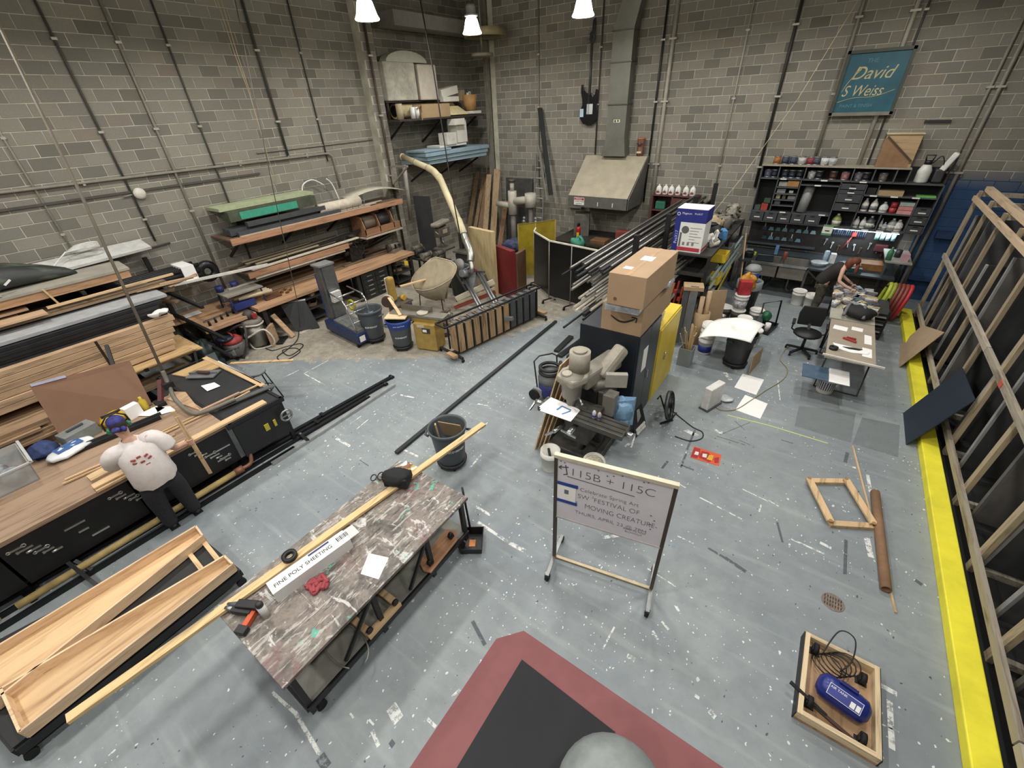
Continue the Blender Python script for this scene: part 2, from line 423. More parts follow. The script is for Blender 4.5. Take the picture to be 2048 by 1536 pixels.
for y in (-2.5,1.1,4.7,8.3,11.9):
    struct('trim_%d' % (10+int(y)),MB().bb(-12,4.4,y-0.09,y+0.09,HT-0.02,HT).bb(-12,4.4,y-0.015,y+0.015,HT-0.4,HT).bb(-12,4.4,y-0.09,y+0.09,HT-0.42,HT-0.4),mat('34373a',0.6,0.2,0.1))

# ---- yellow kerb
CURB=struct('trim_1',MB().bb(2.26,2.47,-4.0,13.35,0,0.13),mat('e8de3a',0.55,0,0.1,3.0))
bevel(CURB,0.012)

struct('trim_2',MB().bb(2.49,4.29,-4.0,13.4,0,0.015),mat('1b1c1d',.8,0,.2))  # added black strip, darkens the floor inside the scenery rack by colour
# ---- painted zone on the floor and black hatch mat
solo('painted_border','dusty red painted floor zone with a clipped corner below the catwalk','floor marking',
     MB().prism([(-1.56,1.62),(-1.36,1.85),(1.1,1.85),(1.1,-1.2),(-1.56,-1.2)][::-1],0.0,0.003),mat('844c4d',0.6,0,0.08,3))
solo('rubber_mat','black rubber floor mat inside the red painted zone','mat',MB().prism([(-1.22,1.6),(-0.2,1.57),(-0.2,-1.0),(-1.22,-1.0)][::-1],0.003,0.014),mat('17181d',0.7,0,0.12,5))

# ---- brush strokes, tape lines and drips on the floor
def worn(h,lo,hi):
    t=NT('worn_paint_'+h); g=t.n('ShaderNodeNewGeometry'); n=t.n('ShaderNodeTexNoise',Scale=11.0,Detail=6.0,Roughness=.75); t.put(n.inputs['Vector'],g.outputs['Position'])
    t.b.inputs['Base Color'].default_value=hexc(h); t.b.inputs['Roughness'].default_value=.7; t.put(t.b.inputs['Alpha'],t.ramp(n.outputs[0],(lo,G(0)),(hi,G(1)))); return t.m
LW_MARK=worn('d9dbd8',.4,.52); GR_MARK=worn('565e62',.38,.52); SPRAY=mat('6f7d86',0.75,0,0.15)
mk=MB()
def mark(mb,p,q,w_,h=0.0012):
    p,q=V((p[0],p[1],0)),V((q[0],q[1],0)); d=(q-p).normalized(); a=V((-d.y,d.x,0))*w_/2; z=V((0,0,h))
    k=U(0.6,1.0)
    mb.add([p-a*k,q-a,q+a*k,p+a,p-a*k+z,q-a+z,q+a*k+z,p+a+z],[(4,5,6,7),(0,1,5,4),(1,2,6,5),(2,3,7,6),(3,0,4,7)])
for a,b,wd in (
    ((-8.34,3.72,0.00),(-8.38,4.37,0.00),.02),((-8.34,3.72,0.00),(-7.53,3.68,0.00),.03),((-8.59,3.41,0.00),(-8.58,3.75,0.00),.02),((-5.75,3.08,0.00),(-5.80,3.41,0.00),.02),((-5.97,3.12,0.00),(-6.00,3.39,0.00),.02),
    ((-5.85,2.74,0.00),(-5.47,2.74,0.00),.05),((-5.88,4.26,0.00),(-5.57,4.34,0.00),.04),((-6.00,4.14,0.00),(-5.99,4.31,0.00),.02),((-4.61,3.17,0.00),(-4.30,3.18,0.00),.04),((-3.83,4.13,0.00),(-3.86,4.48,0.00),.02),((-3.41,3.43,0.00),(-3.44,3.76,0.00),.03),
    ((-4.36,4.83,0.00),(-4.17,4.89,0.00),.04),((-2.66,2.69,0.00),(-2.08,2.66,0.00),.05),((-2.08,2.66,0.00),(-1.88,2.67,0.00),.06),((-2.87,2.89,0.00),(-2.59,2.88,0.00),.04),((-0.62,4.83,0.00),(-0.49,4.80,0.00),.02),((0.17,5.20,0.00),(0.52,5.15,0.00),.02),((-0.28,4.72,0.00),(0.28,4.64,0.00),.025),
    ((-0.51,3.27,0.00),(-0.16,3.23,0.00),.02),((-0.35,3.92,0.00),(-0.15,3.92,0.00),.02),((-1.14,3.38,0.00),(-0.97,3.54,0.00),.05),((0.45,4.89,0.00),(0.45,5.05,0.00),.02),((-0.58,2.15,0.00),(-0.57,2.42,0.00),.02),
    ((-0.22,2.60,0.00),(-0.14,2.55,0.00),.035),((-0.17,2.75,0.00),(-0.08,2.71,0.00),.03),((-0.10,3.01,0.00),(-0.05,2.96,0.00),.03),((1.69,3.30,0.00),(1.85,3.29,0.00),.05),((1.79,3.19,0.00),(1.80,2.77,0.00),.05),((1.69,2.93,0.00),(1.85,2.95,0.00),.015),
    ((-1.68,0.70,0.00),(-1.57,0.70,0.00),.03),((-1.47,0.73,0.00),(-1.37,0.75,0.00),.05),((-1.28,0.75,0.00),(-1.10,0.77,0.00),.05),((-2.04,0.35,0.00),(-1.90,0.31,0.00),.035),((-2.32,0.32,0.00),(-2.26,0.32,0.00),.02),((-2.13,0.39,0.00),(-2.06,0.39,0.00),.02),
    ((1.63,6.44,0.00),(1.67,6.07,0.00),.05),((1.62,5.16,0.00),(1.67,4.86,0.00),.07),((0.85,4.64,0.00),(1.21,4.62,0.00),.03),((0.52,5.17,0.00),(0.65,5.13,0.00),.02),((1.36,6.51,0.00),(1.49,6.52,0.00),.05),((1.15,4.77,0.00),(1.27,4.76,0.00),.05),
    ((0.45,9.11,0.00),(0.64,8.96,0.00),.02),((0.21,8.54,0.00),(0.34,7.83,0.00),.02),((-1.56,5.17,0.00),(-1.50,5.34,0.00),.05),((-0.87,6.09,0.00),(-0.65,6.04,0.00),.09),((-0.45,6.35,0.00),(-0.32,6.30,0.00),.06),((-1.60,0.96,0.00),(-1.58,1.05,0.00),.03),((-2.04,0.57,0.00),(-1.89,0.55,0.00),.12),((-0.35,2.23,0.00),(-0.27,2.23,0.00),.05),
    ((0.45,2.20,0.00),(0.51,2.18,0.00),.06),((0.31,2.25,0.00),(0.35,2.25,0.00),.03),((-3.11,0.00,0.00),(-2.77,0.03,0.00),.03),((-2.77,0.03,0.00),(-2.29,-0.02,0.00),.04),((-3.67,6.78,0.00),(-3.26,6.68,0.00),.03),((-0.71,8.31,0.00),(-0.55,8.08,0.00),.08)):
    mark(mk,a,b,wd)
part(floor,'paint_marks',mk,LW_MARK,kind='stuff')
mk=MB()
for a,b,wd in (((-0.73,6.17,0.00),(-0.70,5.61,0.00),.035),((-0.69,5.51,0.00),(-0.67,5.17,0.00),.035),((-0.68,5.22,0.00),(-0.49,5.22,0.00),.035),((-0.88,5.20,0.00),(-0.90,5.00,0.00),.04),((0.01,3.95,0.00),(0.22,3.92,0.00),.035),((0.22,3.92,0.00),(0.47,3.86,0.00),.05),
    ((1.41,4.99,0.00),(1.42,4.43,0.00),.04),((1.63,7.41,0.00),(1.63,7.13,0.00),.03),((1.38,6.84,0.00),(1.36,6.57,0.00),.05),((0.85,7.71,0.00),(0.98,7.70,0.00),.02),((0.50,6.64,0.00),(0.67,6.64,0.00),.02),((-0.06,6.29,0.00),(0.11,6.25,0.00),.012),((0.00,6.86,0.00),(-0.35,6.26,0.00),.012),((-0.41,6.20,0.00),(0.04,6.21,0.00),.014),((-0.22,6.77,0.00),(-0.03,6.60,0.00),.012),
    ((-2.28,-0.03,0.00),(-2.16,-0.04,0.00),.08),((-5.05,2.61,0.00),(-4.82,2.60,0.00),.015),((0.67,4.83,0.00),(0.77,4.53,0.00),.03),((2.07,4.78,0.00),(2.13,4.75,0.00),.05),((-1.84,0.39,0.00),(-1.79,0.39,0.00),.05),((-1.89,1.62,0.00),(-1.62,1.51,0.00),.05),((-1.31,1.43,0.00),(-1.09,1.32,0.00),.06)):
    mark(mk,a,b,wd)
part(floor,'dark_scuffs',mk,GR_MARK,kind='stuff')
mk=MB()
for q in (((0.61,8.78,0.00),(1.18,8.81,0.00),(1.24,8.03,0.00),(0.64,7.80,0.00)),((0.64,8.01,0.00),(1.47,8.07,0.00),(1.42,7.14,0.00),(0.64,7.14,0.00)),((1.56,7.98,0.00),(2.07,8.05,0.00),(2.01,7.11,0.00),(1.44,7.12,0.00))):
    c=sum((V(p) for p in q),V())/4; mk.prism([(p[0],p[1]) for p in q],0.0,0.001+.0004*len(mk.f)/6)
part(floor,'spray_shadow',mk,mat('a3abad',.7,0,.05,alpha=.45),kind='stuff')
mk=MB()
for a,b,wd in (((0.27,6.94,0.00),(1.12,6.93,0.00),.02),((-0.36,6.88,0.00),(0.27,6.94,0.00),.02)): mark(mk,a,b,wd)
part(floor,'tape_line',mk,mat('cfd878',0.7,0,0.05),kind='stuff')
# drain
dr=thing('floor_drain','round rusty floor drain near the yellow kerb','drain',(1.32,3.98,0.00))
part(dr,'rim',MB().ring(V((1.32,3.98,0.00))+V((0,0,.001)),.105,.006,n=24),mat('8b8176',.7,.3))
part(dr,'grate',MB().cyl(V((1.32,3.98,0.00)),V((1.32,3.98,0.00))+V((0,0,.004)),.1,n=24),mat('85766d',.8,.2,.3,40))
mk=MB()
for i in range(-3,4):
    for j in (-1,0,1): mk.box(V((1.32,3.98,0.00))+V((i*.025,j*.05,.0045)),(.008,.035,.002))
part(dr,'slots',mk,mat('2c2623',.9,0,0))
# steel dome below the catwalk
dm=thing('steel_drum','grey galvanized drum with a domed lid by the red painted zone','drum',(-0.03,0.98,0))
part(dm,'barrel',MB().lathe([(.36,0),(.38,.02),(.38,.3),(.395,.32),(.38,.34),(.38,.60)],(-0.03,0.98,0),32),mat('848b89',.5,.2,.2,4))
part(dm,'lid',MB().lathe([(.4,.59),(.4,.63),(.36,.69),(.28,.75),(.16,.79),(0.001,.805)],(-0.03,0.98,0),32),mat('8a918f',.5,.2,.2,4))

# ================================================================ LAMPS
GLASS=mat('fff6e4',0.3,0,0,emit=14.0)
def make_lamp():
    t=thing('pendant_lamp','x','lamp')
    part(t,'glass_shade',MB().lathe([(.12,.36),(.16,.3),(.22,.09),(.26,.02),(.25,0),(.17,0.004),(.001,.004)],n=24),GLASS)
    part(t,'housing',MB().lathe([(.001,.62),(.1,.62),(.13,.56),(.13,.42),(.18,.4),(.18,.37),(.12,.36)],n=24),mat('d0d0cc',.4,.3))
    part(t,'stem',MB().cyl((0,0,.6),(0,0,HT-6.36),.015),STEEL)
    part(t,'hook',MB().ring((0,0,.65),.03,.008,RX(PI/2)),STEEL)
    return t
LX,LY=(-9.3,-5.95,-2.6,0.75),(11.7,8.1,4.5,0.9,-2.7)
proto=make_lamp(); first=True
LAB={(-9.3,11.7): 'lit glass pendant lamp in front of the tan ring at the wall corner',(-9.3,8.1): 'lit glass pendant lamp above the foam blocks on the high shelf',
       (-5.95,11.7): 'lit glass pendant lamp above the black bass guitar',(-9.3,4.5): 'lit pendant lamp cut off by the top edge above the brick wall'}
lamps=[]
for x in LX:
    for y in LY:
        if first: o=proto; first=False; place(o,(x,y,6.36))
        else: o=dup(proto,(x,y,6.36))
        o['label']=LAB.get((x,y),'lit glass pendant lamp hanging above the shop floor'); o['group']='pendant lamps under the roof'; lamps.append(o)
for o in lamps:
    ld=bpy.data.lights.new('lamp_light','AREA'); ld.shape='DISK'; ld.size=0.46; ld.energy=LAMP_W; ld.color=LAMP_C; ld.spread=PI*0.94
    lo=bpy.data.objects.new('lamp_light',ld); COL.objects.link(lo); lo.parent=o; lo.location=(0,0,-0.01)

# ================================================================ CONDUITS AND WALL FIXTURES
CND=mat('8b867b',.6,.1,.12); CND2=mat('4a4a46',.6,.2,.1); CND3=mat('a9a598',.55,.1,.1)
def conduit(label,p,q,r,m,cl=(3.0,4.6,6.0),nd=(0,-1,0),grp='wall conduits'):
    p,q=V(p),V(q); t=thing('conduit',label,'conduit',p,group=grp)
    part(t,'pipe',MB().cyl(p,q,r,n=10),m)
    for z in cl:
        if min(p.z,q.z) < z < max(p.z,q.z):
            c=p.lerp(q,(z-p.z)/(q.z-p.z)); nv=V(nd); s=nv.cross(V((0,0,1)))
            part(t,'clamp',MB().box(c,(abs(s.x)*r*4+abs(nv.x)*r*2.1,abs(s.y)*r*4+abs(nv.y)*r*2.1,.04)),mat('b5b1a6',.5,.4))
for y,r,m,z0,lb in ((1.9,.016,CND3,2.6,'pale thin conduit leftmost on the left block wall'),(3.26,.02,CND2,2.55,'dark conduit with white clamps on the left block wall'),(4.19,.024,CND,1.0,'grey conduit dropping from the roof to the lumber rack'),
                    (5.04,.02,CND2,1.0,'dark conduit running behind the green foam shelf'),(6.87,.03,CND2,3.85,'thick dark conduit ending at the horizontal wall pipe'),(8.0,.018,CND2,3.6,'thin dark conduit ending in a cable gland')):
    conduit(lb,(-11.885+r,y,z0),(-11.885+r,y,HT-.01),r,m,nd=(1,0,0))
conduit('rusty vertical pipe on the pilaster of the left wall',(-11.565,9.93,.4),(-11.565,9.93,HT-.01),.035,mat('574a3e',.6,.3,.2),nd=(1,0,0))
for x,r,m,z0,lb in ((-8.88,.02,CND,2.2,'thin pale conduit left of the bass guitar'),(-6.72,.022,CND2,3.2,'thin dark conduit beside the bass guitar neck'),(-4.63,.05,CND3,.9,'thick grey pipe right of the square duct'),
                    (-4.9,.03,mat('1f2020',.5),1.9,'black pipe between the square duct and the thick grey pipe'),(-2.81,.022,CND3,2.3,'pale conduit left of the black downpipe'),(-1.78,.035,mat('2d2b28',.5),2.5,'black downpipe behind the paint shelves'),
                    (-.57,.035,CND,3.1,'grey conduit behind the left edge of the blue sign'),(.39,.045,CND3,3.1,'thick pale conduit behind the blue sign'),(.57,.02,CND2,3.1,'thin dark conduit behind the right edge of the blue sign'),
                    (2.12,.03,CND,.2,'left grey conduit of the pair by the blue painted corner'),(2.27,.04,CND,.2,'right grey conduit of the pair by the blue painted corner')):
    conduit(lb,(x,14.5-r-.012,z0),(x,14.5-r-.012,HT-.01),r,m)
c=thing('service_pipe','long horizontal pipe along the left wall with a down-turned elbow','pipe',(-11.84,1.0,3.8))
part(c,'pipe',MB().tube([(-11.84,-2.0,3.84),(-11.84,1.5,3.81),(-11.84,8.0,3.79)]+arc((-11.84,8.0,3.62),.17,PI/2,0,5,'yz')+[(-11.84,8.17,2.9)],.025),CND)
for y in (0,2.6,5.6,7.4): part(c,'clamp',MB().box((-11.86,y,3.8),(.06,.04,.09)),CND3)
conduit('short upper conduit above the long wall pipe',(-11.87,6.1,3.98),(-11.87,9.7,4.0),.016,CND,())
solo('anchor_rail','dark horizontal rail fixed under the long wall pipe','rail',MB().bb(-11.89,-11.85,1.2,6.0,3.52,3.56),mat('4e4b45',.7))
sm=thing('smoke_detector','white round detector on the left block wall','detector',(-11.88,3.39,3.49))
pp=V((-11.88,3.39,3.49)); part(sm,'body',MB().lathe([(.11,0),(.11,.04),(.07,.08),(0.001,.085)],pp,20,RY(PI/2)),mat('d8d5c8',.5)); part(sm,'conduit_stub',MB().cyl(pp+V((.02,-.12,0)),pp+V((.02,-.3,-.02)),.015),CND)
for i,(a,b) in enumerate(((278,387),(540,296))):
    pass
conduit('dark stub pipe bent along the wall above the lumber rack',(-11.85,2.3,2.42),(-11.85,3.5,2.45),.02,CND2,())
# roof corner beam, ring
solo('roof_beam','grey beam under the roof in the left corner','beam',MB().bb(-11.5,-10.9,10.4,14.4,6.62,6.95),mat('6c6a64',.8,0,.1))
rg=thing('ceiling_ring','tan round ring fixed high on the corner column','ring',(-10.3,13.6,6.45))
part(rg,'ring',MB().lathe([(.62,0),(.66,0),(.66,.2),(.62,.2),(.62,0)],(-10.3,13.6,6.5),32),mat('8f8464',.7)); part(rg,'lower_plate',MB().lathe([(.001,0),(.36,0),(.36,.07),(.001,.07)],(-10.55,13.7,6.05),24),mat('8d8876',.7)); part(rg,'hanger',MB().cyl((-10.55,13.7,6.1),(-10.55,13.7,7.9),.03).bar((-10.95,13.6,6.6),(-9.65,13.6,6.6),.05,.05),CND)
cl=thing('steel_column','tall grey steel column beside the recessed wall corner','column',(-10.95,14.42,0))
part(cl,'shaft',MB().bb(-11.03,-10.87,14.34,14.48,0,HT-.01),mat('7f7b70',.7,.1,.15)); part(cl,'cable',MB().tube(spline([(-10.95,14.3,6.0),(-10.9,14.28,5.0),(-10.8,14.25,4.4),(-10.98,14.2,3.2),(-11.1,14.2,2.5)]),.012),mat('6b675c',.6))

# ================================================================ PEOPLE HELPERS
def skin_part(p,name,J,E_,m,root=0,sub=2):
    """J: list of (x,y,z,r[,r2]); one continuous skinned surface"""
    M=PMAT[p.name].inverted(); me=bpy.data.meshes.new(name)
    me.from_pydata([tuple(M @ V(j[:3])) for j in J],E_,[])
    o=bpy.data.objects.new(name,me); COL.objects.link(o)
    md=o.modifiers.new('skin','SKIN'); md.use_smooth_shade=True; md.branch_smoothing=0.6
    sv=me.skin_vertices[0].data
    for i,j in enumerate(J):
        sv[i].radius=(j[3],j[4] if len(j) > 4 else j[3]); sv[i].use_root=(i == root)
    ss=o.modifiers.new('sub','SUBSURF'); ss.levels=sub; ss.render_levels=sub
    me.materials.append(m); o.parent=p; PMAT[o.name]=PMAT[p.name]; return o
def chain(J,E_,a,pts):
    for q in pts:
        J.append(q); E_.append((a,len(J)-1)); a=len(J)-1
    return a

# ================================================================ LUMBER RACK (left wall)
LUM=wood('bf9a6e','y'); LUM2=wood('a8845a','y'); LUM3=wood('8d7250','y'); PLYE=wood('c39a56','y')
rk=thing('lumber_rack','black steel lumber rack along the left block wall','rack',(-10.8,0,0))
for y in (-2.6,-0.6,1.5,2.9):
    part(rk,'upright',MB().bb(-11.8,-11.72,y-.04,y+.04,0,2.3),BLACK)
    part(rk,'foot',MB().bb(-11.8,-9.7,y-.04,y+.04,0,.08),BLACK)
    for z,x1 in ((.55,-9.45),(1.0,-9.3),(1.6,-9.75),(1.9,-10.1),(2.24,-10.5)):
        if y > 2 and z > 1.7: continue
        part(rk,'arm',MB().bb(-11.72,x1,y-.03,y+.03,z-.06,z),BLACK)
part(rk,'brace',MB().bar((-9.3,1.2,1.62),(-8.7,0.95,0.95),.05,.05).bar((-9.45,2.35,.95),(-8.75,2.1,.85),.04,.04),BLACK)
def plank(label,p,q,w_,h_,m,grp=None,name='plank',cat='plank'):
    return solo(name,label,cat,MB().bar(p,q,w_,h_),m,grp)
# top slab deck
tp=thing('work_platform','grey topped wooden platform on top of the lumber rack','platform',(-11.2,0,2.24))
part(tp,'frame_rail',MB().bb(-10.66,-10.6,-3.6,2.28,2.26,2.4),wood('b98a58','y')); part(tp,'frame_rail',MB().bb(-11.7,-11.64,-3.6,2.2,2.26,2.4),wood('b98a58','y')); part(tp,'frame_rail',MB().bb(-11.64,-10.66,2.2,2.28,2.26,2.4),wood('b98a58','x'))
part(tp,'deck',MB().prism([(-10.56,2.3),(-11.3,2.36),(-11.7,2.1),(-11.7,-3.6),(-10.56,-3.6)],2.4,2.44),mat('9c978b',.8,0,.12,3))
part(tp,'stake',MB().bar((-10.57,1.05,2.43),(-10.57,1.12,2.15),.05,.03),PINE)
# creature head
hd=thing('creature_sculpture','black and green painted tapered creature head lying on the platform','sculpture',(-11.25,0.6,2.44))
J=[(0.0,-.55,.2),(0.0,-.2,.25),(.02,.2,.25),(.0,.6,.2),(-.02,.9,.13),(-.02,1.1,.06)]
prof=[]
mbh=MB(); mbg=MB()
def loft(mb,secs,n=18,z0=2.44):
    vs=[]
    for (cx,cy,rx,rz,flat) in secs:
        for i in range(n):
            a=2*PI*i/n; z=math.sin(a)*rz
            if z < 0: z *= flat
            vs.append((cx+math.cos(a)*rx,cy,z0+rz*flat+z))
    m=len(secs)
    mb.add(vs,[(j*n+i,j*n+(i+1) % n,(j+1)*n+(i+1) % n,(j+1)*n+i) for j in range(m-1) for i in range(n)],True)
    mb.add(vs[:n],[tuple(range(n))]); mb.add(vs[-n:],[tuple(range(n))])
loft(mbh,[(-11.28,-.9,.1,.1,.4),(-11.28,-.75,.3,.28,.4),(-11.27,-.3,.38,.36,.4),(-11.24,.3,.37,.34,.4),(-11.2,.9,.3,.28,.4),(-11.16,1.3,.2,.18,.4),(-11.12,1.55,.11,.1,.4),(-11.1,1.66,.03,.03,.5)])
t=NT('creature_paint'); tc=t.n('ShaderNodeNewGeometry'); n1=t.n('ShaderNodeTexNoise',Scale=2.2,Detail=3.0); mp=t.n('ShaderNodeMapping'); t.put(mp.inputs['Vector'],tc.outputs['Position']); mp.inputs['Scale'].default_value=(2.2,.6,2.2); t.put(n1.inputs['Vector'],mp.outputs[0])
t.put(t.b.inputs['Base Color'],t.ramp(n1.outputs[0],(0.5,hexc('2a2d2c')),(0.62,hexc('5a6652')),(0.75,hexc('86a448')))); t.b.inputs['Roughness'].default_value=.5
part(hd,'head',mbh,t.m)
part(hd,'fin',MB().prism([(-.25,0),(.55,0),(.1,.1)],-.02,.02,RZ(PI/2) @ RX(PI/2),(-11.24,-.1,2.88)),t.m)
part(hd,'eye',MB().ball((-10.93,.35,2.72),(.03,.07,.035)),BLACK); part(hd,'horn',MB().cyl((-11.2,.05,2.9),(-11.2,.02,3.02),.02,.012),BLACK)
ct=thing('clamp_stick','crossed clamp bars standing on the grey platform','clamp',(-10.65,.55,2.44)); part(ct,'bar',MB().bar((-10.68,.45,2.45),(-10.75,.75,2.62),.02,.02),BLACK); part(ct,'bar',MB().bar((-10.6,.56,2.45),(-10.72,.46,2.72),.03,.02),STEEL); part(ct,'white_grip',MB().bar((-10.735,.69,2.585),(-10.76,.79,2.645),.024,.024),WHITE)
fb=solo('foam_board','white edged foam board resting behind the creature head','board',MB().slab([(-11.82,1.2,2.62),(-11.82,3.0,2.66),(-11.35,3.0,2.56),(-11.35,1.3,2.5)],.05),mat('c9c9c5',.7))
cc=thing('cable_coil','white cable coil on the foam board above the rack','cable',(-11.6,1.9,2.65))
for i in range(5): part(cc,'loop',MB().tube([V((-11.6+.16*math.cos(a),2.0+i*.02+(.27-i*.02)*math.sin(a),2.72+i*.02+.05*math.cos(a))) for a in [2*PI*k/16 for k in range(16)]],.012,6,True),mat('dcdcd8',.5))
part(cc,'tail',MB().tube(spline([(-11.55,1.75,2.75),(-11.45,1.5,2.6),(-11.35,1.3,2.46)]),.012,6),mat('dcdcd8',.5))
# boards under the platform
G1='boards stored on the lumber rack'
for i,(y0,y1,z,x,m,lb) in enumerate(((-3.2,.75,2.17,-10.75,LUM2,'brown board directly under the platform on the rack'),(-3.0,.9,2.1,-10.45,LUM,'light board with split end under the platform'),(-3.4,.6,2.1,-10.8,LUM3,'dark narrow board under the platform'),
        (.95,2.9,2.14,-10.5,PINE,'pale pine batten sticking out under the platform'),(-3,2.5,2.02,-10.9,LUM3,'dark long board above the white sheet'),(-3,2.75,2.02,-10.6,LUM3,'weathered long board above the white sheet'))):
    plank(lb,(x,y0,z),(x,y1,z),.28 if i != 3 else .06,.035,m,G1)
for k,(p,q) in enumerate((((-10.5,2.2,2.0),(-10.3,3.15,2.02)),((-10.45,2.6,2.03),(-10.25,3.2,2.05)),((-10.7,2.3,2.0),(-10.5,3.3,1.98)),((-10.35,2.7,1.96),(-10.5,3.3,2.02)))):
    plank('thin lath poking out of the rack toward the bench',p,q,.07,.02,LUM,'laths poking out of the rack')
# sheet goods: white and black sheets
SH='sheets stacked flat on the lumber rack'
solo('white_sheet','long white plastic sheet topping the black sheet stack','sheet',MB().bb(-11.2,-9.98,-3.4,2.5,1.9,1.95),mat('a9abad',.5))
for i in range(5): solo('black_sheet','black sheet in the stack under the white sheet','sheet',MB().bb(-11.3+U(-.05,.05),-9.9+U(-.08,.06),-3.4,2.3+U(-.15,.1),1.6+i*.058,1.652+i*.058),mat('26272a',.45,0,.2),SH)
rg=solo('white_rag','small white rag on the end of the timber bundle','rag',MB().ball((-9.75,2.2,1.72),(.06,.15,.06),12,8).jit(.05,12),WHITE)
# strapped timber bundle
for r in range(6):
    for k in range(6):
        y1=2.12+(r*.05 if k > 3 else U(-.05,.05)); zz=1.03+r*.1
        solo('timber','pine stud in the strapped bundle at the front of the rack','timber',MB().bb(-11.0+k*.235-r*.02+U(-.01,.01),-10.775+k*.235-r*.02+U(-.015,.01),-3.4,y1,zz,zz+.089),LUM,'studs in the strapped bundle')
st=solo('strap','dark steel strap around the timber bundle','strap',MB().bb(-9.61,-9.6,1.12,1.16,1.0,1.64).bar((-9.6,1.14,1.0),(-9.1,1.0,.7),.03,.03),mat('3a3028',.5,.3))
for i,(y1,z) in enumerate(((2.35,1.5),(2.45,1.35),(2.3,1.22),(2.4,1.1))): plank('short offcut jutting from the end of the timber bundle',(-10.9,1.6+.3*i,z+.52),(-10.5,y1+.35,z+.5),.12,.04,LUM3,'offcuts above the timber bundle')
for i in range(4): solo('plywood_sheet','yellowish plywood sheet in the stack below the timber bundle','plywood',MB().bb(-10.6,-9.38+i*.04-.06,.4,2.5-i*.06,.9+i*.028,.922+i*.028),PLYE,'plywood stack below the bundle')
for r in range(6):
    solo('board_stack_piece','rough board in the short stack left of the brown sheet','board',MB().bb(-10.4,-9.2+U(-.06,.05),-3.0,.0+U(-.12,.12),.6+r*.045,.64+r*.045),LUM2,'upper short boards')
for r in range(7):
    solo('board_stack_piece','rough board in the low stack behind the blue jar','board',MB().bb(-10.2,-9.0+U(-.06,.06),-3.0,-.05+U(-.15,.1),.1+r*.045,.14+r*.045),LUM,'lower short boards')
for i in range(3): solo('rack_batten','long batten on the lowest rack arm behind the brown sheet','batten',MB().bb(-9.9+i*.2,-9.75+i*.2,.3,2.2-i*.2,.56,.6),LUM3,'battens on the lowest arm')
bs=thing('hardboard_sheet','large brown hardboard sheet leaning on the rack behind the bench','board',(-8.4,.6,.9))
part(bs,'sheet',MB().slab([(-8.22,.02,.92),(-8.05,1.12,.92),(-8.62,1.26,1.5),(-8.72,.12,1.62)],.012),mat('6f4f38',.7,0,.05)); part(bs,'taped_edge',MB().slab([(-8.70,.13,1.60),(-8.66,.5,1.57),(-8.69,.5,1.6),(-8.73,.13,1.63)],.016),mat('8f90a4',.6))
# black tube bundle with white wrap
tb=thing('tube_bundle','bundle of black tubes wrapped with white paper near its end','tubes',(-11.3,2.6,1.8))
for i in range(12): part(tb,'tube',MB().cyl((-11.55+(i % 4)*.13,.6,1.8+(i // 4)*.09),(-11.55+(i % 4)*.13,3.6+U(-.1,.1),1.82+(i // 4)*.09),.042,n=10),mat('202123',.4))
part(tb,'paper_wrap',MB().bb(-11.64,-11.1,3.25,3.5,1.74,2.07),PAPER)
solo('trash_bag','rolled black plastic bag hanging beside the wrapped tubes','bag',MB().ring((-11.5,3.85,1.75),.16,.09,RY(PI/2)),mat('17181a',.35))
plank('long white plastic channel from the rack toward the shelf',(-11.15,3.0,1.76),(-10.75,4.9,1.72),.07,.05,mat('d6d4cc',.5),None,'plastic_channel','channel')

# ================================================================ LONG BENCH with black tool panels
bn=thing('long_workbench','long plywood topped workbench with black tool panel front','workbench',(-7.3,-.5,0))
part(bn,'top',MB().bb(-8.15,-6.47,-3.6,1.52,.84,.9),wood('a58463','y','7d5f43',.8),.004)
for i in range(4): part(bn,'front_panel',MB().bb(-6.53,-6.5,-3.55+i*1.27,-2.31+i*1.27,.2,.83),BLACK)
for y in (-3.4,-1.1,1.4):
    for x in (-8.0,-6.65): part(bn,'leg',MB().bb(x-.05,x+.05,y-.05,y+.05,0,.84),DKSTEEL)
part(bn,'back_panel',MB().bb(-8.14,-8.1,-3.5,1.45,.2,.84),BLACK)
part(bn,'shelf',MB().bb(-8.1,-6.55,-3.5,1.45,.2,.24),BLACK)
WR=metal('c2c2bc',.35)
def wrench(y,z,L,k): # hand tools hung on the black panel
    mb=MB().bar((-6.492,y,z),(-6.492,y+L*.55,z-.005),.012,.02)
    if k == 0: mb.ring((-6.49,y+L*.55,z),.02,.007,RY(PI/2),10,6).ring((-6.49,y,z),.016,.006,RY(PI/2),10,6)
    elif k == 1: mb.cyl((-6.49,y,z),(-6.49,y+.05,z),.016,n=8)
    elif k == 2: mb.bar((-6.492,y,z+.015),(-6.492,y,z-.015),.02,.02)
    return mb
for (y0,n) in ((-.95,6),(.0,8),(.95,8)):
    for i in range(n):
        yy=y0+i*.05; zz=.72-i*.055
        solo('hand_tool','steel hand tool hung in a sloping row on the black bench panel','tool',wrench(yy,zz,U(.14,.24),(i*2+int(y0)) % 3),WR,'tools hung on the bench front')
for y,z,L in ((-.5,.62,.2),(-.42,.5,.1),(-.35,.36,.18),(.4,.63,.18),(.52,.42,.2),(.35,.35,.06),(1.25,.55,.2),(1.2,.38,.12)): solo('hand_tool','long steel tool hung level on the black bench panel','tool',wrench(y,z,L*1.8,3),WR,'single tools on the bench front')
pf=thing('front_rail_pipe','tan painted pipe rail along the foot of the workbench','pipe',(-6.35,0,0))
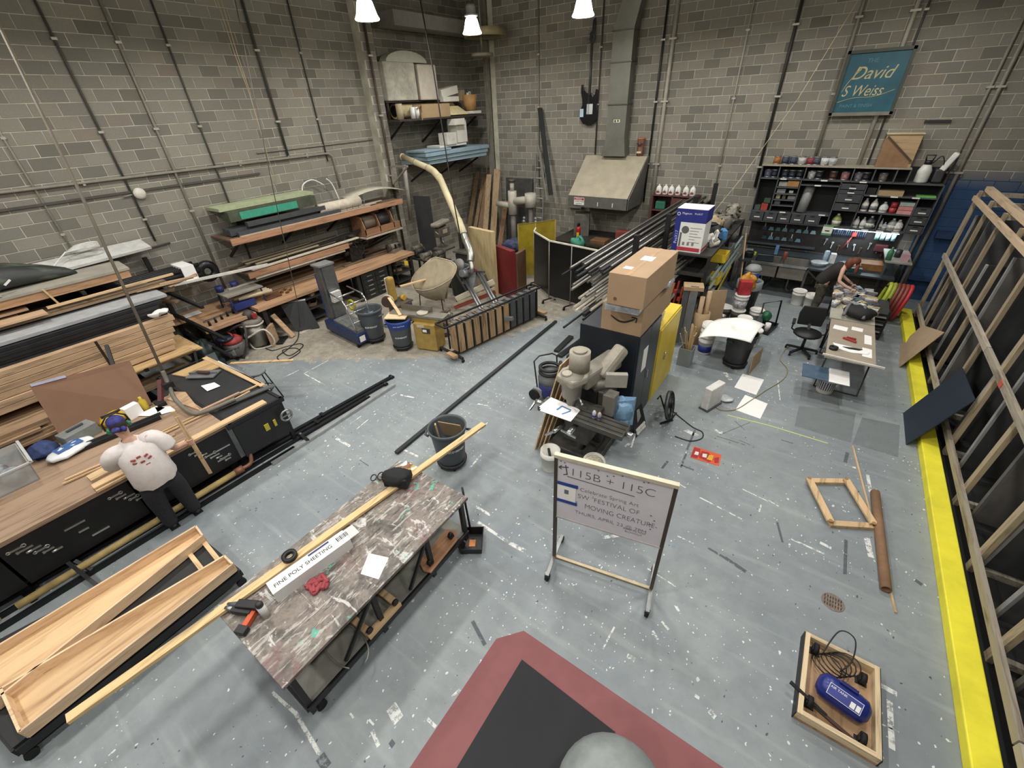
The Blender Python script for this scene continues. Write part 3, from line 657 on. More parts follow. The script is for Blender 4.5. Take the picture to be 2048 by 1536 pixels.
part(pf,'pipe',MB().cyl((-6.36,-1.2,.13),(-6.36,1.3,.13),.045).cyl((-6.36,-3.4,.13),(-6.36,-1.35,.13),.045),mat('a9935f',.6,0,.2)); part(pf,'coupling',MB().cyl((-6.36,1.3,.13),(-6.36,1.42,.13),.055).tube(spline([(-6.36,1.4,.13),(-6.36,1.55,.14),(-6.42,1.62,.3)]),.03),mat('8a5f48',.5,.3))
part(pf,'bracket',MB().bar((-6.45,-.62,.2),(-6.3,-.55,.02),.04,.04).bar((-6.45,.6,.2),(-6.3,.62,.02),.04,.04),BLACK)
# far frame section of the bench
fs=thing('steel_layout_table','black steel frame table at the far end of the workbench','table',(-7.7,2.0,0))
part(fs,'frame',MB().bar((-9.0,2.36,.86),(-6.4,2.36,.86),.05,.08).bar((-9.0,1.55,.86),(-6.4,1.55,.86),.05,.08).bar((-6.42,1.5,.86),(-6.42,2.4,.86),.05,.08).bar((-9.0,1.5,.86),(-9.0,2.4,.86),.05,.08),BLACK)
part(fs,'top_sheet',MB().bb(-8.95,-6.45,1.58,2.33,.87,.885),mat('2a2c2e',.5))
part(fs,'end_panel',MB().bb(-6.42,-6.38,1.55,2.3,.25,.82),BLACK)
for x,y in ((-8.95,2.33),(-6.45,2.33),(-8.95,1.6)): part(fs,'leg',MB().bb(x-.03,x+.03,y-.03,y+.03,0,.84),BLACK)
part(fs,'white_edge',MB().bar((-8.6,2.4,.9),(-7.1,2.42,.9),.02,.03),WHITE)
part(fs,'handwheel',MB().ring((-6.3,2.3,.62),.09,.018,RY(PI/2)).bar((-6.3,2.22,.62),(-6.3,2.38,.62),.02,.02),STEEL)
part(fs,'clamp_handle',MB().bb(-6.375,-6.36,1.95,2.02,.5,.62).bb(-6.375,-6.36,2.1,2.14,.5,.62),mat('b6a83a',.5))
plank('pine strip along the far edge of the black frame',(-9.0,2.33,.905),(-7.0,2.4,.905),.09,.02,PINEX)
plank('long pine board lying along the front bench edge',(-6.50,-0.05,0.92),(-6.49,2.15,0.92),.13,.03,PINE)
plank('wide pine board on the bench corner behind the person',(-6.81,-0.03,0.92),(-6.83,0.66,0.92),.17,.03,PINE)
plank('cut pine board with pointed end overhanging the bench',(-6.53,-0.05,0.95),(-6.53,0.36,0.95),.12,.02,PINE)
for p,q in (((-7.07,-0.21,0.92),(-7.00,0.32,0.92)),((-7.00,-0.25,0.92),(-6.93,0.28,0.92)),((-7.02,0.73,0.92),(-6.99,1.46,0.92)),((-7.08,0.78,0.92),(-7.07,1.61,0.92)),((-6.83,0.73,0.92),(-6.85,0.99,0.92)),((-6.96,1.60,0.92),(-7.01,2.18,0.92)),((-7.11,1.74,0.92),(-7.08,2.35,0.92))):
    plank('thin pine stick lying along the workbench top',p,q,.022,.02,PINE,'thin sticks on the bench','stick','stick')
plank('aluminium straightedge on the far bench end',(-6.95,1.67,0.93),(-6.81,2.50,0.93),.1,.02,metal('8d9092',.4),None,'straightedge','straightedge')
plank('reddish offcut strip on the far bench end',(-7.13,1.45,0.93),(-7.10,2.06,0.93),.05,.02,wood('b98f6c','y'),None,'offcut','offcut')
solo('plywood_offcut','square plywood offcut on the bench beside the curved hose','plywood',MB().slab([(-8.00,1.32,0.90),(-7.18,1.47,0.90),(-7.96,1.58,0.90),(-8.22,1.44,0.90)],.02),PLY)
solo('plywood_square','plywood square on the corner of the black frame table','plywood',MB().slab([(-8.86,1.71,0.89),(-8.88,2.37,0.89),(-8.36,2.31,0.89),(-8.39,1.86,0.89)][::-1],.02),PLYE)
# tray with brush
tr=thing('paint_tray','dark metal tray with a brush on the frame table','tray',(-8.30,1.99,0.90))
c=V((-8.32,2.02,0.90)); part(tr,'pan',MB().box(c+V((0,0,.015)),(.5,.26,.02),.6).box(c+V((0,0,.04)),(.5,.02,.04),.6),mat('8a8c8e',.4,.5)); part(tr,'brush',MB().bar(c+V((-.12,-.05,.05)),c+V((.12,.06,.05)),.06,.03),mat('4a2d24',.6))
solo('paper_note','white paper sheet on the black frame table','paper',MB().slab([(-7.97,1.82,0.90),(-7.88,2.00,0.90),(-7.66,2.00,0.90),(-7.69,1.80,0.90)][::-1],.003),PAPER)
for i,q in enumerate((((-7.94,0.84,0.91),(-7.95,1.14,0.91),(-7.77,1.20,0.91),(-7.69,0.99,0.91)),((-7.92,1.11,0.91),(-7.74,1.26,0.91),(-7.53,1.26,0.91),(-7.62,1.06,0.91)))):
    solo('paper_sheet','white drawing sheet on the bench left of the hose' if i == 0 else 'smaller white sheet overlapping the drawing sheet on the bench','paper',MB().slab(q[::-1],.003),PAPER)
bt=thing('black_channel','long black channel lying at the back of the workbench','channel',(-7.82,0.67,0.90)); part(bt,'channel',MB().bar((-7.68,-0.04,0.93),(-7.54,1.05,0.93),.12,.06),BLACK); part(bt,'lip',MB().bar((-7.68,0.01,0.97),(-7.54,1.08,0.97),.02,.04),mat('34363a',.5))
# clear bin, jar, wipes, box, bag
bi=thing('plastic_bin','clear plastic storage bin at the left end of the workbench','bin',(-7.63,-0.60,0.90))
CLR=mat('c4c8c8',.35,0,0.03,alpha=.45)
def open_box(mb,c,d,t_,rz=0.0,flare=0.0):
    x,y,z=d[0]/2,d[1]/2,d[2]; M=RZ(rz); c=V(c); o=[]
    for s,zz in ((1,0),(1+flare,z)): o+=[c+M @ V((sx*x*s,sy*y*s,zz)) for sx,sy in ((-1,-1),(1,-1),(1,1),(-1,1))]
    i_=[]
    for s,zz in ((1,t_),(1+flare,z)): i_+=[c+M @ V((sx*(x*s-t_),sy*(y*s-t_),zz)) for sx,sy in ((-1,-1),(1,-1),(1,1),(-1,1))]
    mb.add(o+i_,[(3,2,1,0),(8,9,10,11)]+[f for k in range(4) for f in ((k,(k+1) % 4,4+(k+1) % 4,4+k),(8+(k+1) % 4,8+k,12+k,12+(k+1) % 4),(4+k,4+(k+1) % 4,12+(k+1) % 4,12+k))])
    return mb
c=V((-7.72,-.62,.9)); part(bi,'tub',open_box(MB(),c,(.62,.46,.3),.012,0,.12),CLR); part(bi,'rim',MB().bar(c+V((-.37,-.28,.3)),c+V((.37,-.28,.3)),.03,.02).bar(c+V((-.37,.28,.3)),c+V((.37,.28,.3)),.03,.02).bar(c+V((.36,-.28,.3)),c+V((.36,.28,.3)),.03,.02),mat('b6bab9',.4)); part(bi,'contents',MB().ball(c+V((.1,.05,.1)),(.2,.14,.1),10,6).ball(c+V((-.15,-.05,.1)),(.14,.12,.12),10,6),mat('8d9092',.6,0,.4,12))
solo('blue_cloth','dark blue folded cloth beside the clear bin','cloth',MB().ball((-8.02,-.2,.97),(.2,.17,.1),16,9).jit(.07,9),mat('2b3a66',.8,0,.3,14))
wp=thing('wipes_pack','white and blue soft pack lying on the workbench','pack',(-7.62,-0.19,0.90)); c=V((-7.72,.02,.9)); part(wp,'pack',MB().ball(c+V((0,0,.06)),(.17,.28,.06),16,8,RZ(.2)).jit(.02,9),mat('d5d8da',.4)); part(wp,'label',MB().box(c+V((0,0,.118)),(.16,.3,.006),.2),mat('3d5f95',.5,0,.2))
ab=thing('tool_case','grey dusty tool case at the back of the bench','case',(-7.94,0.12,0.90)); c=V((-8.0,.2,.9)); part(ab,'case',MB().box(c+V((0,0,.09)),(.24,.4,.18),.25),mat('787c78',.6,0,.15),.01); part(ab,'handle',MB().bar(c+V((.02,-.1,.2)),c+V((-.03,.1,.2)),.03,.02),GREYPL)
yb=thing('yellow_tool_bag','yellow and black tool on the back of the bench','tool',(-7.90,0.40,0.90)); c=V((-8.02,.62,.9)); part(yb,'body',MB().ball(c+V((0,0,.08)),(.13,.2,.09),14,9).jit(.05,9),mat('c9a321',.5)); part(yb,'grip',MB().bar(c+V((.02,-.12,.16)),c+V((0,.12,.15)),.04,.05),BLACK)
solo('paper_box','small white paper packet standing behind the person','packet',MB().box((-7.95,.85,1.0),(.12,.2,.2),.2),PAPER)
solo('yellow_bottle','small yellow bottle behind the person head','bottle',MB().lathe([(.001,0),(.05,0),(.05,.16),(.02,.2),(.02,.24),(.001,.24)],(-8.0,1.02,.9)),mat('c9b23a',.4))
# hose drop
hs=thing('vacuum_hose','grey vacuum hose dropping from the roof and curling onto the bench','hose',(-7.10,1.43,0.90))
part(hs,'drop_pole',MB().tube([V((-9.40,2.09,5.82))*1.4-V((-8.80,1.84,3.93))*.4,(-9.40,2.09,5.82),(-8.80,1.84,3.93),(-7.90,1.44,1.43)],.021),mat('6b6456',.6))
part(hs,'hose',MB().tube(spline([(-7.90,1.44,1.43),(-7.80,1.40,1.22),(-7.60,1.34,1.03),(-7.12,1.35,0.96),(-6.97,1.51,0.96),(-6.88,1.90,0.98)]),.032),mat('6e6a60',.6)); part(hs,'valve',MB().box(V((-7.80,1.39,1.22)),(.1,.14,.1)),BLACK)
rv=thing('red_vise','dark red clamp on the back of the bench under the hose','clamp',(-8.11,1.25,0.90)); c=V((-7.95,1.2,.9)); part(rv,'arm',MB().bar(c,c+V((-.2,.2,.3)),.06,.06),mat('5a2328',.5)); part(rv,'base',MB().box(c+V((0,0,.03)),(.2,.12,.06)),BLACK)
# bench stool
stl=thing('shop_stool','grey round stool with black legs by the bench end','stool',(-8.2,2.85,0))
part(stl,'seat',MB().cyl((-8.1,2.75,.62),(-8.1,2.75,.67),.18,n=24),mat('7c8082',.5)); 
for dx,dy in ((-.18,-.18),(.18,-.18),(.18,.18),(-.18,.18)): part(stl,'leg',MB().cyl((-8.1+dx*.6,2.75+dy*.6,.62),(-8.1+dx*1.2,2.75+dy*1.2,0),.013,n=8),BLACK)
part(stl,'foot_ring',MB().ring((-8.1,2.75,.25),.2,.01),BLACK)
plank('pine batten resting across the stool top',(-8.75,2.62,.7),(-7.75,3.35,.7),.06,.025,PINE)

# ================================================================ PERSON AT THE BENCH
SKIN=mat('c49a85',.6,0,.05); JEAN=mat('24242a',.85,0,.2,30); TSH=mat('d6cfcc',.85,0,.06,12)
p1=thing('person','person in white printed t-shirt and dark trousers holding thin boards at the bench','person',(-6.22,.48,0))
def W(x,y,z): return (-6.22+x,.48+y,z)
# faces -x; right side of the body is +y
J=[W(.02,0,.9)+(.15,.16)]; E1=[]
a=chain(J,E1,0,[W(.03,0,1.08)+(.15,.17),W(0,0,1.28)+(.15,.185),W(-.03,0,1.4)+(.1,.14),W(-.06,0,1.49)+(.052,.052),W(-.09,0,1.57)+(.075,.07),W(-.1,0,1.68)+(.085,.075)])
sh=3
for s in (-1,1):
    if s > 0: arm=[W(-.02,.19,1.4)+(.06,),W(.06,.28,1.22)+(.052,),W(.03,.34,1.1)+(.042,),W(-.0,.42,1.08)+(.03,),W(-.0,.5,1.07)+(.032,)]
    else: arm=[W(-.04,-.19,1.4)+(.06,),W(-.14,-.24,1.22)+(.052,),W(-.25,-.22,1.12)+(.042,),W(-.38,-.18,1.05)+(.03,),W(-.45,-.15,1.03)+(.032,)]
    chain(J,E1,sh,arm)
    chain(J,E1,0,[W(.02,s*.11,.8)+(.11,),W(.0,s*.13,.48)+(.075,),W(.04,s*.13,.1)+(.045,),W(-.08,s*.15,.05)+(.04,)])
body=skin_part(p1,'body',J,E1,SKIN)
part(p1,'nose',MB().ball(W(-.2,0,1.63),(.02,.013,.02),8,6),SKIN)
part(p1,'ear',MB().ball(W(-.1,.085,1.63),(.022,.01,.03),8,6),SKIN); part(p1,'ear',MB().ball(W(-.1,-.085,1.63),(.022,.01,.03),8,6),SKIN)
part(p1,'eye',MB().ball(W(-.175,.032,1.66),.011,8,6).ball(W(-.175,-.032,1.66),.011,8,6),WHITE); part(p1,'mouth',MB().ball(W(-.178,0,1.59),(.008,.022,.006),8,6),mat('8a4a48',.6))
shm=MB(); vs=[]; n=24; secs=[(.82,.03,.195,.228),(.86,.03,.205,.24),(.98,.04,.205,.24),(1.12,.04,.195,.232),(1.26,.015,.182,.225),(1.35,-.01,.155,.215),(1.42,-.04,.115,.165),(1.46,-.055,.085,.1),(1.475,-.06,.065,.07)]
for z,dx,rx,ry in secs: vs+=[W(dx+rx*math.cos(2*PI*i/n),ry*math.sin(2*PI*i/n),z+(.012*math.sin(i*1.9) if z < .84 else 0)) for i in range(n)]
shm.add(vs,[(j*n+i,j*n+(i+1) % n,(j+1)*n+(i+1) % n,(j+1)*n+i) for j in range(len(secs)-1) for i in range(n)],True)
shm.tube(spline([W(-.02,.08,1.36),W(-.015,.19,1.36),W(.025,.255,1.28),W(.05,.29,1.18)],4),[.09,.1,.105,.108,.11,.108,.107,.106,.105,.104,.102,.1,.098],14).tube(spline([W(-.03,-.08,1.36),W(-.04,-.19,1.36),W(-.1,-.245,1.28),W(-.15,-.255,1.18)],4),[.09,.1,.105,.108,.11,.108,.107,.106,.105,.104,.102,.1,.098],14)
shm.jit(.012,7); part(p1,'tshirt',shm,TSH)
mbp=MB()
for i,(yy,zz) in enumerate(((-.1,1.3),(-.04,1.32),(.03,1.3),(-.1,1.25),(-.03,1.24),(.05,1.25),(-.07,1.19),(.0,1.185),(.06,1.2))): mbp.box(W(.205-abs(yy)*.3,yy,zz),(.018,.045,.022),rot=RX(.4*(i % 3-1)))
part(p1,'shirt_print',mbp,mat('a8564f',.8))
Jt=[W(.02,0,.9)+(.18,.19)]; Et=[]
chain(Jt,Et,0,[W(.02,0,.98)+(.17,.185)])
for s in (-1,1): chain(Jt,Et,0,[W(.03,s*.12,.76)+(.155,),W(.01,s*.14,.46)+(.11,),W(.03,s*.15,.05)+(.085,)])
skin_part(p1,'trousers',Jt,Et,JEAN)
for s in (-1,1): part(p1,'shoe',MB().ball(W(-.08,s*.15,.05),(.18,.065,.055),14,7).box(W(-.08,s*.15,.012),(.32,.11,.02)),BLACK)
part(p1,'hair',MB().ball(W(-.075,0,1.69),(.098,.088,.1),14,8),mat('2d2420',.8,0,.2,20))
bd=part(p1,'bandana',MB().ball(W(-.09,0,1.725),(.1,.092,.085),16,8),mat('33357a',.8,0,.5,24),label='purple patterned bandana'); part(p1,'bandana_knot',MB().ball(W(.02,-.05,1.68),(.05,.05,.03),8,5).ball(W(.03,.02,1.66),(.04,.03,.04),8,5),mat('33357a',.8,0,.5,24))
em=part(p1,'earmuff',MB().lathe([(.001,0),(.036,0),(.04,.015),(.033,.035),(.001,.04)],W(-.1,.085,1.64),14,RX(-PI/2)),mat('2e7a55',.5),label='green earmuff cup'); part(p1,'earmuff',MB().lathe([(.001,0),(.036,0),(.04,.015),(.033,.035),(.001,.04)],W(-.1,-.085,1.64),14,RX(PI/2)),mat('2e7a55',.5)); part(p1,'headband',MB().tube([W(-.1,-.125,1.66),W(-.1,-.115,1.76),W(-.1,-.05,1.825),W(-.1,.05,1.825),W(-.1,.115,1.76),W(-.1,.125,1.66)],.01),BLACK)
def hand(p,name,c,d,side,m,grip=.03,sz=1.0):
    """palm and five curled fingers closing round a rod through c along d"""
    c,d,sd=V(c),V(d).normalized(),V(side).normalized(); up=d.cross(sd).normalized()
    o=part(p,name,MB().ball(c+sd*(grip+.014)*sz,(.03*sz,.03*sz,.036*sz),10,7),m)
    for k in range(4):
        L=(.9,1.0,.95,.75)[k]; b0=c+d*(.03-k*.02)*sz
        pts=[b0+sd*(grip+.012)+up*.018]+[b0+(sd*math.cos(a)+up*math.sin(a))*(grip+.006) for a in (.9,1.7,2.4*L,3.1*L)]
        part(p,'finger',MB().tube(pts,[.0095*sz,.0095*sz,.009*sz,.0085*sz,.006*sz],8),m)
    pts=[c+sd*(grip+.01)-up*.012+d*.03]+[c+d*(.045)+(sd*math.cos(a)-up*math.sin(a))*(grip+.006) for a in (.8,1.6,2.3)]
    part(p,'thumb',MB().tube(pts,[.011*sz,.0105*sz,.0095*sz,.007*sz],8),m)
    return o
hand(p1,'hand',W(-.0,.52,1.07),(0,0,1),(0,-1,0),SKIN,.03)
hand(p1,'hand',W(-.47,-.14,1.01),(0,1,0),(.4,0,1),SKIN,.02)
for i,(dx,L0,L1) in enumerate(((0,-.62,.5),(.022,-.3,.42))):
    plank('thin pine board held upright in the right hand' if i == 0 else 'second thin pine board held beside the first',W(.0+dx,.525,1.07+L0),W(-.01+dx,.53,1.07+L1),.045,.016,PINEZ,None,'held_board','board')

# ================================================================ FLOOR RAILS
RB=mat('1c1e20',.4,.3,.15)
for i,(p,q,w_,h_) in enumerate((((-6.88,-1.32,0.00),(-6.51,4.60,0.00),.07,.05),((-6.73,-1.35,0.00),(-6.42,4.35,0.00),.05,.05),((-6.51,-1.38,0.00),(-6.35,3.83,0.00),.06,.05))):
    t=thing('floor_rail',('black steel rail farthest from the wooden trays on the floor','middle black steel rail on the floor','black steel rail beside the pale strip on the floor')[i],'rail',p)
    p_,q_=V(p)+V((0,0,h_/2)),V(q)+V((0,0,h_/2)); p_=p_+(p_-q_)*.35
    part(t,'bar',MB().bar(p_,q_,w_,h_),RB); part(t,'end_fitting',MB().cyl(q_-V((.04,0,0)),q_+V((.05,0,0)),.045),RB)
    for k in (.3,.55,.8): part(t,'bracket',MB().box(p_.lerp(q_,k),(.13,.06,h_+.02)),RB)
plank('pale aluminium strip lying beside the black rails',V((-6.19,1.76,0.00))+V((0,0,.03)),V((-6.23,4.42,0.00))+V((0,0,.03)),.08,.05,metal('b9bbbb',.45),None,'aluminium_strip','strip')
plank('black steel bar continuing beside the pale strip',V((-6.31,-1.42,0.00))+V((0,0,.03)),V((-6.23,2.19,0.00))+V((0,0,.03)),.06,.05,RB,None,'steel_bar','bar')
sb=thing('cross_bracket','black steel bracket joining the floor rails','bracket',(-6.29,2.42,0.00)); part(sb,'plate',MB().bar(V((-6.47,2.43,0.00))+V((0,0,.06)),V((-6.16,2.41,0.00))+V((0,0,.06)),.05,.03),RB); part(sb,'bolt',MB().cyl(V((-6.40,2.43,0.00))+V((0,0,.06)),V((-6.40,2.43,0.00))+V((0,0,.1)),.02),STEEL)
lv=thing('lever_bar','black lever bar with yellow tip sticking out over the rails','lever',(-6.60,-0.67,0.00)); part(lv,'bar',MB().bar((-6.60,-0.69,0.20),(-5.83,-0.57,0.06),.04,.04),BLACK); part(lv,'tip',MB().bar((-6.65,-0.69,0.21),(-6.53,-0.67,0.20),.05,.05),mat('a58a3c',.5))

# ================================================================ WOODEN TRAYS ON BLACK PLATFORM
pl=thing('black_platform','low black platform cart under the wooden trays','platform',(-5.1,-.5,0))
PA=[(-5.45,0.41,0.22),(-4.51,0.46,0.22),(-4.46,-1.51,0.22),(-5.95,-1.75,.22)]
part(pl,'deck',MB().slab(PA[::-1],.03),mat('1d1f21',.5,0,.15)); 
for a,b in ((0,1),(1,2),(2,3),(3,0)): part(pl,'rim',MB().bar(V(PA[a])-V((0,0,.05)),V(PA[b])-V((0,0,.05)),.05,.1),BLACK)
for q in PA: part(pl,'caster',MB().cyl(V((q[0]*.97-.15,q[1]*.97-.02,.05)),V((q[0]*.97-.11,q[1]*.97-.02,.05)),.05),RUBBER)
part(pl,'pole',MB().cyl(V((-5.49,-1.59,0.00))+V((0,0,.2)),V((-4.76,-1.60,0.00))+V((0,0,.2)),.02),mat('a79a80',.6))
TB,TZ=.255,.38
def tray(name,label,A,B,C,D):
    """A-B far end (left,right),C-D near end (right,left); open wooden trough"""
    t=thing(name,label,'wooden tray',(V(A)+V(C))/2-V((0,0,.12)))
    Q=[V((q[0],q[1],TB)) for q in (A,B,C,D)]
    part(t,'bottom',MB().slab(Q[::-1],.015),wood('d6ad70','y','a9793f',.5))
    for a,b,n_ in ((0,3,'side_board'),(1,2,'side_board'),(0,1,'end_board'),(2,3,'end_board')):
        part(t,n_,MB().bar(Q[a]+V((0,0,.07)),Q[b]+V((0,0,.07)),.022,.13),wood('dcb98a','y','b98d5c'))
    return t
tray('wooden_tray','tapered open wooden tray nearest the workbench',(-5.47,0.46,0.38),(-5.24,0.44,0.38),(-4.95,-1.5,0),(-5.65,-1.95,0))
tray('wooden_tray','tapered open wooden tray nearest the painted table',(-4.70,0.45,0.38),(-4.50,0.45,0.38),(-4.43,-1.40,0.38),(-5.04,-1.42,0.38))
plank('pine cross rail linking the far ends of the trays',(-5.34,0.42,0.27),(-4.77,0.39,0.27),.05,.04,PINEX)
plank('short pine cross rail between the two wooden trays',(-5.32,0.24,0.27),(-4.83,0.22,0.27),.05,.04,PINEX)

# ================================================================ PAINT TABLE
PT=[(-3.55,2.45,0.86),(-2.39,2.35,0.86),(-2.65,0.04,0.86),(-3.77,0.16,0.86)]
x0,x1,y0,y1=-3.68,-2.5,.06,2.42
tt=NT('paint_spattered_top'); tc=tt.n('ShaderNodeNewGeometry')
def nz(sc,st=(1,1,1),dt=4.0):
    mp=tt.n('ShaderNodeMapping'); tt.put(mp.inputs['Vector'],tc.outputs['Position']); mp.inputs['Scale'].default_value=st
    n=tt.n('ShaderNodeTexNoise',Scale=sc,Detail=dt,Roughness=.7,Distortion=.6); tt.put(n.inputs['Vector'],mp.outputs[0]); return n.outputs[0]
c=tt.ramp(nz(3.0),(.3,hexc('45413d')),(.45,hexc('6b655f')),(.55,hexc('877d74')),(.7,hexc('574c4b')))
c=tt.mix(tt.ramp(nz(7,(2.2,.5,1)),(.54,G(0)),(.6,G(.7))),c,hexc('bdbbb4'))
c=tt.mix(tt.ramp(nz(4.5,(.7,1.6,1)),(.58,G(0)),(.63,G(.75))),c,hexc('d2d2cd'))
c=tt.mix(tt.ramp(nz(7,(4,.5,1)),(.6,G(0)),(.64,G(.8))),c,hexc('2f2f31'))
c=tt.mix(tt.ramp(nz(2.2),(.57,G(0)),(.64,G(.55))),c,hexc('704a4c'))
c=tt.mix(tt.ramp(nz(5.3),(.64,G(0)),(.67,G(.9))),c,hexc('4fae95'))
tt.put(tt.b.inputs['Base Color'],c); tt.b.inputs['Roughness'].default_value=.6
pt=thing('paint_table','rolling table with paint spattered top and steel frame','table',((x0+x1)/2,1.2,0))
part(pt,'top',MB().bb(x0,x1,y0,y1,.82,.86),tt.m,.004)
for (x,y) in ((x0+.06,y0+.08),(x1-.06,y0+.08),(x0+.06,y1-.08),(x1-.06,y1-.08),(x1-.06,1.0),(x1-.06,1.75)):
    part(pt,'leg',MB().bb(x-.025,x+.025,y-.025,y+.025,.12,.82),BLACK)
part(pt,'shelf',MB().bb(x0+.03,x1-.03,y0+.05,y1-.05,.25,.28),mat('7d7d75',.7,0,.12)); part(pt,'shelf_rim',MB().bar((x1-.03,y0+.05,.25),(x1-.03,y1-.05,.25),.03,.06).bar((x0+.03,y0+.05,.25),(x0+.03,y1-.05,.25),.03,.06).bar((x0+.03,y0+.05,.25),(x1-.03,y0+.05,.25),.03,.06),BLACK)
for (x,y) in ((x0+.08,y0+.15),(x1-.08,y0+.15),(x0+.08,y1-.15),(x1-.08,y1-.15)): part(pt,'caster',MB().cyl((x-.02,y,.05),(x+.02,y,.05),.05).bar((x,y,.05),(x,y,.24),.03,.05),RUBBER)
part(pt,'brace',MB().bar((x1-.05,1.0,.8),(x1-.05,.55,.32),.03,.03).bar((x1-.05,1.75,.8),(x1-.05,1.4,.32),.03,.03),BLACK)
plank('long pine board laid across the paint spattered table',(-3.69,-1.00,0.90),(-3.15,3.57,0.90),.085,.035,wood('dcb56c','y'),None,'long_board','board')
sbx=thing('sheeting_box','long white carton of poly sheeting on the painted table','carton',(-3.31,0.84,0.86))
pa,pb=V((-3.29,0.45,0.86)),V((-3.18,1.24,0.86)); d=(pb-pa).normalized(); a_=V((-d.y,d.x,0)); ang=math.atan2(d.y,d.x); L=(pb-pa).length; cc_=(pa+pb)/2
part(sbx,'carton',MB().box(cc_+V((0,0,.07)),(L,.17,.14),ang),mat('dcdcda',.6,0,.03)); part(sbx,'flap',MB().box(pb+d*.05+V((0,0,.13)),(.12,.15,.006),ang,),mat('d0d0cd',.6))
TOPM=RZ(ang)
part(sbx,'brand_text',text_mb('FINE POLY SHEETING',.062,TOPM,cc_+V((0,0,.141))-d*.36-a_*.03,.0008),INK); part(sbx,'stripe',MB().box(cc_+d*.12+a_*.06+V((0,0,.141)),(.22,.022,.002),ang),mat('2b3566',.5)); 
mbx=MB()
for i in range(9): mbx.box(cc_+d*(.3+i*.014)+a_*.01+V((0,0,.141)),(.005 if i % 3 else .009,.06,.001),ang)
part(sbx,'barcode',mbx,INK)
solo('paper_sheet','white paper sheet lying on the painted table','paper',MB().slab([(-2.78,1.07,0.86),(-2.58,1.13,0.86),(-2.68,1.35,0.86),(-2.90,1.27,0.86)],.002),PAPER)
solo('tape_roll','black tape roll on the board on the painted table','tape',MB().lathe([(.04,0),(.075,0),(.075,.04),(.04,.04),(.04,0)],V((-3.51,0.77,0.92)),20),BLACK)
rag=MB()
for i in range(6): rag.tube(spline([V((-3.03,0.75,0.87))+V((U(-.1,.1),U(-.1,.1),U(0,.03))) for _ in range(4)]),.02,6)
solo('red_rag','crumpled dark red cord on the painted table','cord',rag,mat('9a4248',.8))
can=thing('spray_can','grey spray can standing by the tools on the painted table','can',(-3.19,0.32,0.86)); c=V((-3.18,0.31,0.86)); part(can,'body',MB().cyl(c,c+V((0,0,.17)),.035,n=18),mat('c9c9c7',.4)); part(can,'cap',MB().lathe([(.033,0),(.033,.03),(.02,.05),(.001,.05)],c+V((0,0,.17)),18),mat('2a2b2d',.5))
dl=thing('cordless_drill','black and orange cordless drill on the painted table','drill',(-3.37,0.28,0.86)); c=V((-3.34,0.27,0.88)); part(dl,'body',MB().bar(c+V((-.12,-.06,.04)),c+V((.1,.05,.06)),.08,.08),BLACK,.01); part(dl,'chuck',MB().cyl(c+V((-.12,-.06,.04)),c+V((-.22,-.11,.03)),.03,.015),GREYPL); part(dl,'handle',MB().bar(c+V((.05,.02,.03)),c+V((.12,-.14,.01)),.05,.05),mat('c8552f',.5)); part(dl,'battery',MB().box(c+V((.14,-.16,.03)),(.1,.07,.06),.4),BLACK,.005)
dl2=thing('heat_gun','black tool with red handle beside the drill','tool',(-3.38,0.21,0.86)); c=V((-3.37,0.19,0.88)); part(dl2,'body',MB().bar(c+V((-.1,-.03,.03)),c+V((.08,.06,.03)),.07,.06),BLACK,.01); part(dl2,'nozzle',MB().cyl(c+V((-.1,-.03,.03)),c+V((-.17,-.06,.03)),.025,.02),STEEL)
bg=thing('black_pouch','black fabric pouch and glasses on the board at the table end','pouch',(-3.38,2.12,0.90)); c=V((-3.38,2.12,0.90)); part(bg,'pouch',MB().box(c+V((.02,0,.06)),(.3,.2,.11),.5).ball(c+V((0,0,.08)),(.18,.13,.1),16,9,RZ(.5)).jit(.03,9),mat('1a1b1e',.8,0,.2),.02); part(bg,'glasses',MB().ring(c+V((-.24,-.05,.0)),.05,.008,RX(.5)).ring(c+V((-.3,-.12,0)),.04,.008,RX(.5)),mat('2c2d2e',.3))
ts=NT('collage'); g=ts.n('ShaderNodeNewGeometry'); vo=ts.n('ShaderNodeTexVoronoi',Scale=22.0); ts.put(vo.inputs['Vector'],g.outputs['Position']); sp=ts.n('ShaderNodeSeparateColor'); ts.put(sp.inputs[0],vo.outputs['Color'])
ts.put(ts.b.inputs['Base Color'],ts.ramp(sp.outputs[0],(.2,hexc('e8e6de')),(.45,hexc('d9d6c8')),(.55,hexc('3a3d3c')),(.75,hexc('b8a23a')),(.9,hexc('7a4a3c'))))
solo('collage_sheet','patterned collage sheet on the far corner of the painted table','sheet',MB().slab([(-3.58,2.26,0.87),(-3.35,2.28,0.87),(-3.31,2.45,0.87),(-3.58,2.45,0.87)],.004),ts.m)
